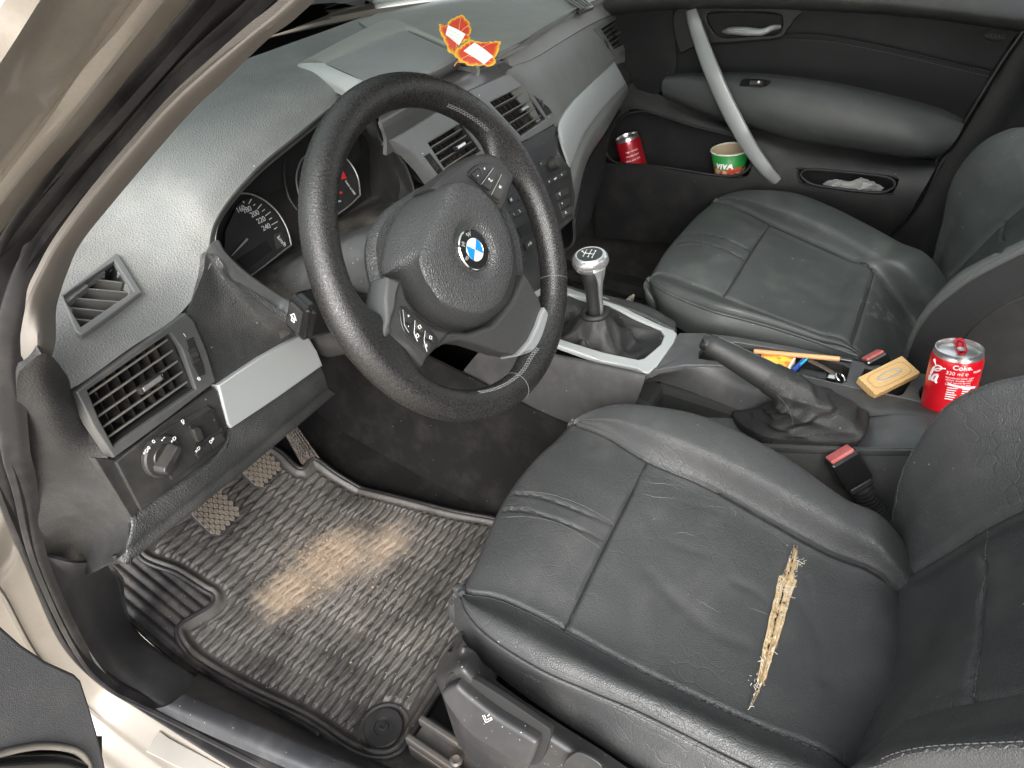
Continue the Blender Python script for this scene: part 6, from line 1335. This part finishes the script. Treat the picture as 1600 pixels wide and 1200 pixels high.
# rear edge, seal and small badge
ed = [(1598,50),(1560,105),(1510,188),(1486,228),(1464,250),(1440,305),(1420,336),(1392,366)]
tube('edge_seal', cr(dz_(ed, .738), 60), .007, M['gloss'], pd, 10); tube('edge_seal', cr(dz_([(u+7, v+3) for u, v in ed], .752), 60), .006, M['rubber'], pd, 10)
plate('airbag_tag', [cr(dz_([(1538,54),(1548,48),(1566,50),(1572,56),(1562,64),(1544,62)], .735), 40, True)], A(-1,0,.05), .006, M['door_soft'], pd, bevel=.0015, off=.003)
text('tag_lettering', 'AIRBAG', .010, X(1554,57,.7315), nz(X(1570,58,.73)-X(1540,56,.73)), A(0,0,1), M['trim_dark'], pd)
# ------------------------------------------------------------------ open driver door (corner)
dd = thing('driver_door', 'open driver door, only its scuffed dark grey lower panel corner showing', 'car door', (-.98, .20, -.05))
dn = nz(A(.40,-.90,.15)); dp0 = A(-.86,.20,.05)
def DD(u, v, off=0): return PL(u, v, dp0, dn, off)
dr = [(-60,940),(0,976),(35,1007),(74,1033),(118,1053),(128,1063),(140,1100),(153,1144),(164,1187),(172,1230),(176,1300),(-60,1300)]
def dmat():
    m = leather('door_lower', (.075,.075,.078), .6, 420, .4, dust=.15, gate=.97); return m
hole_ = [(-40,1195),(0,1178),(60,1166),(110,1170),(132,1184),(140,1210),(130,1260),(-40,1260)]
plate('door_panel', [[DD(u, v) for u, v in dr], [DD(u, v) for u, v in hole_][::-1]], dn, .03, dmat(), dd, bevel=.004)
plate('speaker_recess', [[DD(u, v, -.02) for u, v in [(-60,1150),(160,1150),(160,1290),(-60,1290)]]], dn, .006, M['cavity'], dd)
tube('recess_lip', [DD(u, v, .001) for u, v in cr(A(*hole_).reshape(-1,2) if 0 else np.array(hole_, float), 50, True)], .004, plastic('scuffed_lip', (.16,.145,.125), .8, 300, .5, dust=.6), dd, 8, closed=True)
tube('pocket_bar', cr([DD(u, v, -.004) for u, v in [(-30,1196),(40,1192),(90,1192),(125,1204)]], 30), .010, M['gloss'], dd, 12)
# ------------------------------------------------------------------ loose things
# drink cans
mred = flat('can_red', (.62,.006,.016), .28, .15, .5); mdkred = flat('tab_red', (.45,.01,.02), .25, .6)
malu = flat('can_metal', (.62,.62,.62), .28, .9)
def can(label, top_c, ax, r, h, tab=True, redmat=mred):
    """ax points up"""
    ax = nz(ax); base = top_c-ax*h; t = thing('drink_can', label, 'drink can', tuple(base))
    lathe_ob('can_body', [(r*.76,0),(r*.84,.002),(r*.98,.010),(r,.016),(r,h-.016),(r*.985,h-.012),(r*.945,h-.0072)], base, ax, redmat, t, 56, sharp=50)
    lathe_ob('can_rim', [(r*.943,h-.0074),(r*.92,h-.0045),(r*.90,h-.0030),(r*.905,h-.001),(r*.90,h+.001),(r*.87,h+.0012),(r*.85,h-.001),(r*.84,h-.006),(r*.80,h-.0062),(r*.76,h-.004),(r*.72,h-.0035)], base, ax, malu, t, 56, sharp=30)
    return t, base, ax
ctop = X(1499,544,.030); cbot = X(1480,625,.026); cax = nz(ctop-cbot); r_, h_ = .0308, .102
t, cb, cax = can('near red drink can with open lid standing in the console cup holder', ctop-cax*0, cax, r_, h_)
def cyl(u, v):
    d = ray(u, v); o = CAM-cb; d2 = d-cax*(d@cax); o2 = o-cax*(o@cax); a, b, c = d2@d2, 2*d2@o2, o2@o2-r_*r_; tt = (-b-math.sqrt(b*b-4*a*c))/(2*a); p = CAM+d*tt-cb
    return p
tcx = nz(np.cross(cax, nz(CAM-cb))); tcy = np.cross(cax, tcx)
def cang(p): return math.atan2(p@tcy, p@tcx)
def wrap(name, s, u, v, size, mat, slant=0.0, **k):
    """lettering bent round the can, centred at the pixel"""
    p = cyl(u, v); a0, h0 = cang(p), p@cax; me = text_me(s, size, extrude=.0001, **k)
    n = len(me.vertices); co_ = np.empty(n*3); me.vertices.foreach_get('co', co_); co_ = co_.reshape(-1, 3)
    a = a0+(co_[:,0])/r_*ASG; rr2 = r_+.0003+co_[:,2]; P = cb+cax*(h0+co_[:,1]+slant*co_[:,0])[:,None]+rr2[:,None]*(np.cos(a)[:,None]*tcx+np.sin(a)[:,None]*tcy)
    F = [tuple(pg.vertices) for pg in me.polygons]; bpy.data.meshes.remove(me); return mk(name, P, F, mat, t, smooth=False)
ASG = 1 if cang(cyl(1510,580)) > cang(cyl(1480,580)) else -1
mwp = flat('can_print', (.80,.74,.74), .4)
wrap('lettering', 'Coke.', 1505, 576, .0095, mwp, off=.00025); wrap('lettering', 'taste', 1527, 580, .0062, mwp); wrap('lettering', '330 ml \u212e', 1496, 585, .0072, mwp)
lines = ['ingredients water sugar', 'carbon dioxide colour', 'acid natural flavour', 'best before see base']
for i, s in enumerate(lines): wrap('small_print', s, 1501+(-1.2*i), 592+3.6*i, .0034, mwp, space=1.05)
def band(name, pts, mat, dr=.0003):
    """patch on the can between pixel corners TL,TR,BR,BL"""
    c = [(cang(cyl(*p)), cyl(*p)@cax) for p in pts]; V = []; n = 12
    for f in (0, 1):
        for i in range(n):
            g = i/(n-1); a = (c[0][0]*(1-g)+c[1][0]*g)*(1-f)+(c[3][0]*(1-g)+c[2][0]*g)*f; h = (c[0][1]*(1-g)+c[1][1]*g)*(1-f)+(c[3][1]*(1-g)+c[2][1]*g)*f
            V.append(cb+cax*h+(r_+dr)*(math.cos(a)*tcx+math.sin(a)*tcy))
    o = mk(name, V, [(i, i+1, n+i+1, n+i) for i in range(n-1)], mat, t); slab(o, .0002, 0); return o
band('print_panel', [(1481,598),(1524,603),(1523,606.5),(1480,601.5)], mwp)
for i in range(6): band('print_line', [(1480-.9*i,604.5+3.4*i),(1497-.9*i-(i%3)*2,606.5+3.4*i),(1496.6-.9*i-(i%3)*2,608+3.4*i),(1479.6-.9*i,606+3.4*i)], mwp)
for i in range(4): band('print_line', [(1504-.9*i,607+3.4*i),(1516-.9*i,608+3.4*i),(1515.6-.9*i,609.6+3.4*i),(1503.6-.9*i,608.6+3.4*i)], mwp)
# flowing white script, last letters in view
def script(pts, w):
    P = []
    for u, v in cr(np.array(pts, float), 40): p = cyl(u, v); a = cang(p); P.append(cb+cax*(p@cax)+(r_+.0002)*(math.cos(a)*tcx+math.sin(a)*tcy))
    return tube('script_lettering', P, w, mwp, t, 6)
script([(1460,561),(1461,566),(1463,571)], [.0012]*20+[.0006]*20)
script([(1454,583),(1458,575),(1465,571),(1472,575),(1466,579),(1460,578),(1466,575.5),(1478,576)], .0010); script([(1460,574),(1456,582),(1452,592)], .0012)
script([(1466,586),(1460,586),(1456,592),(1460,594),(1465,587),(1462,595),(1464,598)], .0016); script([(1453,586),(1452,593),(1455,590)], .0012)
# lid
ld = ctop-cax*.0052; lx = nz(CR-cax*(CR@cax)); ly = np.cross(cax, lx)
V, F = lathe([(r_*.80,-.002),(r_*.80,0),(r_*.74,.0002),(0.001,.0002)], ld, cax, 40); mk('lid', V, F, malu, t, sharp=40)
oc = ld+lx*.009-ly*.013; mk('mouth_opening', [oc+cax*.0006+lx*.0125*math.cos(a)+ly*.0085*math.sin(a) for a in np.linspace(0, 2*math.pi, 25)[:-1]], [tuple(range(24))], M['cavity'], t, smooth=False)
def DLD(u, v, h): return PL(u, v, ld, cax, h)
plate('pull_tab', [cr([DLD(u, v, .006) for u, v in [(1491,532),(1497,529),(1505,531),(1510,541),(1511,548),(1504,551),(1497,549),(1493,542)]], 50, True)], nz(cax+lx*-.25), .0022, mdkred, t, bevel=.0008)
V, F = lathe([(.0045,0),(.0045,.0022),(.002,.0035)], DLD(1501.5,546,.0072), cax, 20); mk('rivet', V, F, malu, t, sharp=40)
tube('tab_loop', [DLD(u, v, .0075) for u, v in [(1495,534),(1499,532),(1504,535),(1505,539),(1500,541),(1496,539)]], .0008, mdkred, t, 6, closed=True)
c2 = X(979,213,.738); c2b = X(995,272,.745)
t, cb, cax = can('far slim red drink can leaning in the front pocket of the passenger door', c2, c2-c2b, .0325, .145, redmat=flat('slim_can_red', (.32,.008,.016), .3, .2, .4)); r_ = .0325
V, F = lathe([(r_*.80,-.002),(r_*.80,0),(r_*.74,.0002),(0.001,.0002)], c2-cax*.0052, cax, 40); mk('lid', V, F, flat('slim_lid', (.30,.33,.35), .25, .9), t, sharp=40)
tcx = nz(np.cross(cax, nz(CAM-cb))); tcy = np.cross(cax, tcx); ASG = 1 if cang(cyl(1000,245)) > cang(cyl(985,245)) else -1
for i, s in enumerate(('sugar energy', 'vitamins taste', 'drink cold 250')): wrap('small_print', s, 987+i*1.3, 236+7*i, .0065, mwp)
# paper cup
kt = X(1141,233,.752); kb = X(1139,288,.757); kax = nz(kt-kb); kr, kh = .0455, .085
cu_ = thing('paper_cup', 'empty green and white paper cup with orange print in the door pocket', 'paper cup', tuple(kt-kax*kh)); base = kt-kax*kh
mcup = NT('cup_print'); sp3 = mcup.n('ShaderNodeSeparateXYZ'); mp_ = mcup.n('ShaderNodeVectorMath', operation='DOT_PRODUCT'); mcup.l(mcup.vec, mp_.inputs[0]); mp_.inputs[1].default_value = tuple(kax)
hh = mp_.outputs['Value']; c_ = mcup.mix(mcup.math('GREATER_THAN', mcup.math('ADD', hh, mcup.math('MULTIPLY', mcup.noise(40, 2), .012)), .052), (.62,.42,.28), (.02,.24,.045)); blot = mcup.math('MULTIPLY', mcup.ramp(mcup.noise(55, 2), .52, .56), mcup.math('LESS_THAN', hh, .052)); c_ = mcup.mix(blot, c_, (.55,.07,.04))
blot2 = mcup.math('MULTIPLY', mcup.ramp(mcup.noise(48, 1, .5, mcup.scaled(1,1,1,(1,2,3))), .56, .60), mcup.math('LESS_THAN', hh, .052)); c_ = mcup.mix(blot2, c_, (.09,.045,.03)); mcup.set(Base_Color=c_, Roughness=.45)
pro = [(kr*.68,0),(kr*.98,kh-.004)]; V, F = lathe([(kr*.66,.0),(kr*.68,.001),(kr*.97,kh-.002),(kr*.955,kh-.002),(kr*.65,.004),(.002,.004)], base, kax, 56)
mi = flat('cup_inside', (.66,.54,.36), .5)
V1, F1 = lathe([(kr*.66,0),(kr*.97,kh)], base, kax, 56); o = mk('sleeve', V1, F1[:56], mcup.m, cu_); slab(o, .0006, 1)
V1, F1 = lathe([(kr*.952,kh-.0005),(kr*.645,.004),(.001,.004)], base, kax, 56); o = mk('cup_inside', V1, F1[:112], mi, cu_); slab(o, .0004, -1)
tube('rolled_rim', [kt+kr*.975*(math.cos(a)*frame(kax,(1,0,0))[0]+math.sin(a)*frame(kax,(1,0,0))[1]) for a in np.linspace(0, 2*math.pi, 61)[:-1]], .0022, flat('cup_rim', (.75,.72,.64), .4), cu_, 8, closed=True)
cb, cax, r_, t = base, kax, kr*.875, cu_; tcx = nz(np.cross(cax, nz(CAM-cb))); tcy = np.cross(cax, tcx); ASG = 1 if cang(cyl(1145,262)) > cang(cyl(1130,262)) else -1
r_ = kr*.895; wrap('lettering', 'VIVA', 1130.5, 260.5, .020, flat('cup_white', (.8,.8,.78), .4), slant=0, shear=.15, off=.0011)
# crumpled clear wrappers in the rear pocket
def film():
    m = NT('clear_film'); tr_ = m.n('ShaderNodeBsdfTransparent'); tr_.inputs[0].default_value = (.93,.93,.93,1); m.set(Base_Color=(.62,.62,.60), Roughness=.18, Specular_IOR_Level=.8)
    mx = m.n('ShaderNodeMixShader'); mx.inputs[0].default_value = .45; m.l(tr_.outputs[0], mx.inputs[1]); m.l(m.b.outputs[0], mx.inputs[2]); m.l(mx.outputs[0], m.out.inputs[0]); return m.m
def crumple(name, label, cat, c, size, mat, seed, crisp=.55, subd=4, axes=I3):
    rng = np.random.default_rng(seed); bm = bmesh.new(); bmesh.ops.create_icosphere(bm, subdivisions=subd, radius=1); P = np.array([v.co[:] for v in bm.verts]); F = [[v.index for v in f.verts] for f in bm.faces]; bm.free()
    r = np.ones(len(P))
    for i in range(46):
        d = rng.normal(size=3); d /= np.linalg.norm(d); h = rng.uniform(.35, .95); s = P@d; m_ = s > h; P[m_] -= np.outer((s[m_]-h)*rng.uniform(1.1, 1.9), d)
    P *= 1+crisp*.12*rng.normal(size=(len(P),1)); ax = np.asarray(axes, float); V = c+P[:,:1]*size[0]*ax[0]+P[:,1:2]*size[1]*ax[1]+P[:,2:]*size[2]*ax[2]
    return tag(mk(name, V, F, mat, None, smooth=False, org=c-A(0,0,size[2])), label, cat)
fm_ = film(); dir_ = nz(X(1370,292,.71)-X(1290,288,.71))
axs = (dir_, A(1,0,0), nz(np.cross(dir_, A(1,0,0))))
crumple('plastic_wrapper', 'left of two crumpled clear plastic wrappers in the rear door pocket, the flatter one', 'plastic wrapper', X(1307,293,.722), (.062,.024,.034), fm_, 3, axes=axs)
crumple('plastic_wrapper', 'right of two crumpled clear plastic wrappers in the rear door pocket, the fuller one', 'plastic wrapper', X(1346,294,.720), (.068,.026,.036), fm_, 5, axes=axs)
# crumpled tissue on the passenger floor
pm = thing('floor_mat', 'clean dark ribbed floor mat in the passenger footwell', 'floor mat', (.42,.1,0)); tag(pm, kind='thing')
gxp = np.linspace(.17,.64,160); gyp = np.linspace(-.12,.62,240); G = np.array([[A(x, y, float(fz(y))+.080+.002*math.sin(y*2*math.pi/.016+.9*math.sin(x*40))) for y in gyp] for x in gxp]); surf('mat_sheet', G, plastic('mat_dark', (.008,.008,.008), .5, 500, .3, dust=.12), pm, .086, face=(0,0,3))
fp = [(u, v) for u, v in [(985,470)]]
tz = Z(985,466,.11); mt = flat('tissue', (.72,.66,.55), .9)
crumple('tissue', 'crumpled cream tissue lying on the passenger floor behind the gear lever', 'tissue', tz, (.038,.022,.016), mt, 11, .7)
# things in the tray
pc1, pc2 = TP(1178,549,.004), TP(1312,561,.006)
pn_ = thing('pencil', 'long plain wooden pencil with black end lying in the tray', 'pencil', tuple((pc1+pc2)/2)); tube('shaft', [pc1, pc2], .0042, plastic('pencil_wood', (.55,.30,.13), .45, 400, .1), pn_, 8); tube('black_tip', [pc2, TP(1331,564,.006)], .0040, M['gloss'], pn_, 8)
mbx = thing('matchbox', 'small yellow and white matchbox in the tray under the pencil', 'matchbox', tuple(TP(1215,566,-.01)))
mx_ = NT('matchbox_print'); cc = mx_.mix(mx_.ramp(mx_.noise(60, 3), .45, .55), (.75,.55,.06), (.62,.20,.03)); mx_.set(Base_Color=cc, Roughness=.5)
a, b = TP(1190,556,0), TP(1236,567,0); d_ = nz(b-a); s_ = nz(np.cross(TPn, d_)); box('sleeve', (a+b)/2-A(0,0,.004), (d_, s_, nz(TPn)), (np.linalg.norm(b-a), .034, .012), mx_.m, mbx, .0006); box('inner_tray', b-A(0,0,.004), (d_, s_, nz(TPn)), (.006, .031, .010), flat('card_white', (.75,.74,.70), .6), mbx, .0004)
pe = thing('pen', 'short blue ballpoint pen in the tray beside the matchbox', 'pen', tuple(TP(1250,572,-.01))); tube('barrel', [TP(1239,580,-.004), TP(1256,563,.002)], .004, flat('pen_blue', (.02,.06,.30), .25), pe, 10); tube('pen_clip', [TP(1250,570,.004), TP(1261,561,.006)], .0018, flat('pen_cyan', (.02,.40,.55), .3), pe, 8)
lk = thing('lighter', 'black plastic lighter with metal end in the tray', 'lighter', tuple(TP(1270,585,-.01))); a, b = TP(1246,582,-.008), TP(1292,590,-.008); d_ = nz(b-a); s_ = nz(np.cross(TPn, d_)); box('case', (a+b)/2, (d_, s_, nz(TPn)), (np.linalg.norm(b-a), .016, .010), M['blackp'], lk, .003); box('metal_hood', b+d_*.006, (d_, s_, nz(TPn)), (.012, .014, .010), M['chrome'], lk, .002)
ky = thing('key_ring', 'brown leather key strap with small metal ring in the tray', 'keys', tuple(TP(1290,578,-.01))); tube('strap', [TP(1264,563,.004), TP(1285,573,.002), TP(1306,585,-.004)], .0045, leather('strap_brown', (.055,.038,.028), .5, 500, .3), ky, 8, sx=.5)
tube('ring', [TP(1313,590,-.004)+.009*(math.cos(q)*A(1,0,0)+math.sin(q)*A(0,.8,.5)) for q in np.linspace(0, 2*math.pi, 25)[:-1]], .0013, M['chrome'], ky, 6, closed=True)
# carved wooden block leaning out of the second well
wb = thing('wooden_block', 'small pale carved wooden block propped at the edge of the tray', 'wooden block', tuple(TP(1385,600,-.01)))
q = [TP(1352,603,.004), TP(1415,568,.020), TP(1421,577,.014), TP(1384,613,-.004)]
a = TP(1354,600,.008); b = TP(1416,569,.018); c = TP(1386,608,.002); d_ = nz(b-a); w_ = TP(1385,609,.004)-TP(1357,600,.008); w_ = nz(w_-d_*(w_@d_)); n_ = nz(np.cross(d_, w_)); n_ = n_ if n_@(CAM-a) > 0 else -n_
cen_ = TP(1387,590,.012); mw = NT('carved_wood'); wv = mw.n('ShaderNodeTexWave'); wv.inputs['Scale'].default_value = 90; wv.inputs['Distortion'].default_value = 6; mw.l(mw.vec, wv.inputs['Vector']); mw.set(Base_Color=mw.mix(wv.outputs['Fac'], (.46,.28,.11), (.58,.38,.17)), Roughness=.5)
sh_ = n_; box('block', cen_, (d_, w_, n_), (.080,.036,.014), mw.m, wb, .0015)
for k, r in ((.033,.0125),): tube('carved_line', [cen_+n_*.0072+d_*k*np.sign(math.cos(q_))*abs(math.cos(q_))**.5+w_*r*np.sign(math.sin(q_))*abs(math.sin(q_))**.5 for q_ in np.linspace(0, 2*math.pi, 41)[:-1]], .0009, flat('carved_dark_%d' % int(k*1000), (.42,.28,.13), .6), wb, 5, closed=True)
tube('carved_line', [cen_+n_*.0072+d_*.020*math.cos(q_)+w_*.005*math.sin(q_) for q_ in np.linspace(0, 2*math.pi, 31)[:-1]], .0016, flat('carved_grey', (.35,.33,.28), .5), wb, 5, closed=True)
# leaf cards on the dashboard
def leaf_mat():
    m = NT('leaf_paint'); at = m.n('ShaderNodeAttribute', attribute_name='edge'); e = m.math('ADD', at.outputs['Fac'], m.math('MULTIPLY', m.math('SUBTRACT', m.noise(110, 4, .7), .5), .95))
    r = m.n('ShaderNodeValToRGB'); r.color_ramp.elements[0].position = .18; r.color_ramp.elements[0].color = (.62,.40,.02,1); r.color_ramp.elements[1].position = .62; r.color_ramp.elements[1].color = (.47,.035,.010,1); x = r.color_ramp.elements.new(.34); x.color = (.62,.15,.012,1); m.l(e, r.inputs[0]); m.set(Base_Color=r.outputs[0], Roughness=.6); return m.m
lm = leaf_mat(); vein = flat('leaf_vein', (.70,.30,.12), .6)
def leaf(label, out, c_uv, p0, n, veins, tagq, curl):
    t = thing('leaf_card', label, 'paper leaf', tuple(p0)); n = nz(n)
    # jagged outline
    o = np.array(out, float); L = []
    for i in range(len(o)):
        a, b = o[i], o[(i+1) % len(o)]; k = max(2, int(np.linalg.norm(b-a)/4)); tn_ = (b-a)/np.linalg.norm(b-a); nn_ = A(tn_[1], -tn_[0])
        for j in range(k): f = j/k; L.append(a+(b-a)*f+nn_*(0 if j == 0 else (1.1 if j % 2 else -.9)))
    L = np.array(L); c = np.array(c_uv, float); N = len(L); rad = [1, .96, .9, .82, .72, .6, .45, .3, .12]; V = []; ed_ = []
    def at_(uv): 
        p = PL(uv[0], uv[1], p0, n); q = p-p0; s = math.sin((uv[0]-c[0])*.09+1)*.5+math.cos((uv[1]-c[1])*.08); return p+n*curl*s
    for k in rad:
        for p in L: V.append(at_(c+(p-c)*k)); ed_.append((1-k)*2.6)
    V.append(at_(c)); ed_.append(1.5); F = []
    for i in range(len(rad)-1): F += [(i*N+j, i*N+(j+1) % N, (i+1)*N+(j+1) % N, (i+1)*N+j) for j in range(N)]
    F += [((len(rad)-1)*N+j, (len(rad)-1)*N+(j+1) % N, len(rad)*N) for j in range(N)]
    b = mk('leaf', V, F, lm, t); a_ = b.data.attributes.new('edge', 'FLOAT', 'POINT'); a_.data.foreach_set('value', np.array(ed_, np.float32)); slab(b, .0008, 0)
    for vL in veins: tube('leaf_vein', [at_(A(*p))+n*.0006 for p in cr(np.array(vL, float), 10)], .0005, vein, t, 5)
    q = np.array(tagq, float); Gt = np.array([[at_((q[0]*(1-f)+q[1]*f)*(1-g)+(q[3]*(1-f)+q[2]*f)*g)+n*.0012 for f in np.linspace(0, 1, 8)] for g in np.linspace(0, 1, 8)])
    surf('name_tag', Gt, flat('tag_paper', (.80,.79,.76), .7) if 'tag_paper' not in bpy.data.materials else bpy.data.materials['tag_paper'], t, .0004)
    return t, at_, n
lp0 = Z(745,103,.826); ln_ = nz(A(-.62,-.62,.62))
t1_, at1, n1_ = leaf('front orange leaf card with a blank white tag, on the dashboard', [(711,80),(733,62),(752,68),(783,63),(778,82),(772,92),(775,98),(766,104),(752,103),(735,103),(722,98),(711,90)], (745,84), lp0, ln_, [[(715,96),(738,84),(760,72),(776,66)],[(738,84),(733,70)],[(730,88),(750,94),(768,98)]], [(741,68),(770,90),(756,102),(724,81)], .0025)
lp1 = lp0+A(-.01,.035,.006)
t2_, at2, n2_ = leaf('rear leaf card whose white tag is scribbled, upper left of the dashboard pair', [(685,38),(699,40),(703,32),(721,22),(732,33),(736,50),(731,58),(735,62),(716,72),(714,86),(702,82),(696,68),(688,52)], (713,52), lp1, ln_, [[(712,78),(716,52),(720,28)],[(715,58),(700,46),(688,40)],[(716,56),(728,44),(734,42)]], [(700,41),(727,56),(717,72),(696,56)], .0025)
mp = flat('pencil_scribble', (.30,.30,.32), .6)
for k in range(3):
    L = [A(701+1.2*i+k*-1.2, 49.5+.62*i+k*4.4+(1.0 if i % 2 else -1.0)) for i in range(15)]; tube('scribble', [at2(p)+n2_*.0017 for p in L], .00022, mp, t2_, 4)
tube('leaf_stalk', [at1(p) for p in [A(722,98), A(714,97), A(710,103)]], .0009, vein, t1_, 6)
bpy.context.view_layer.update()
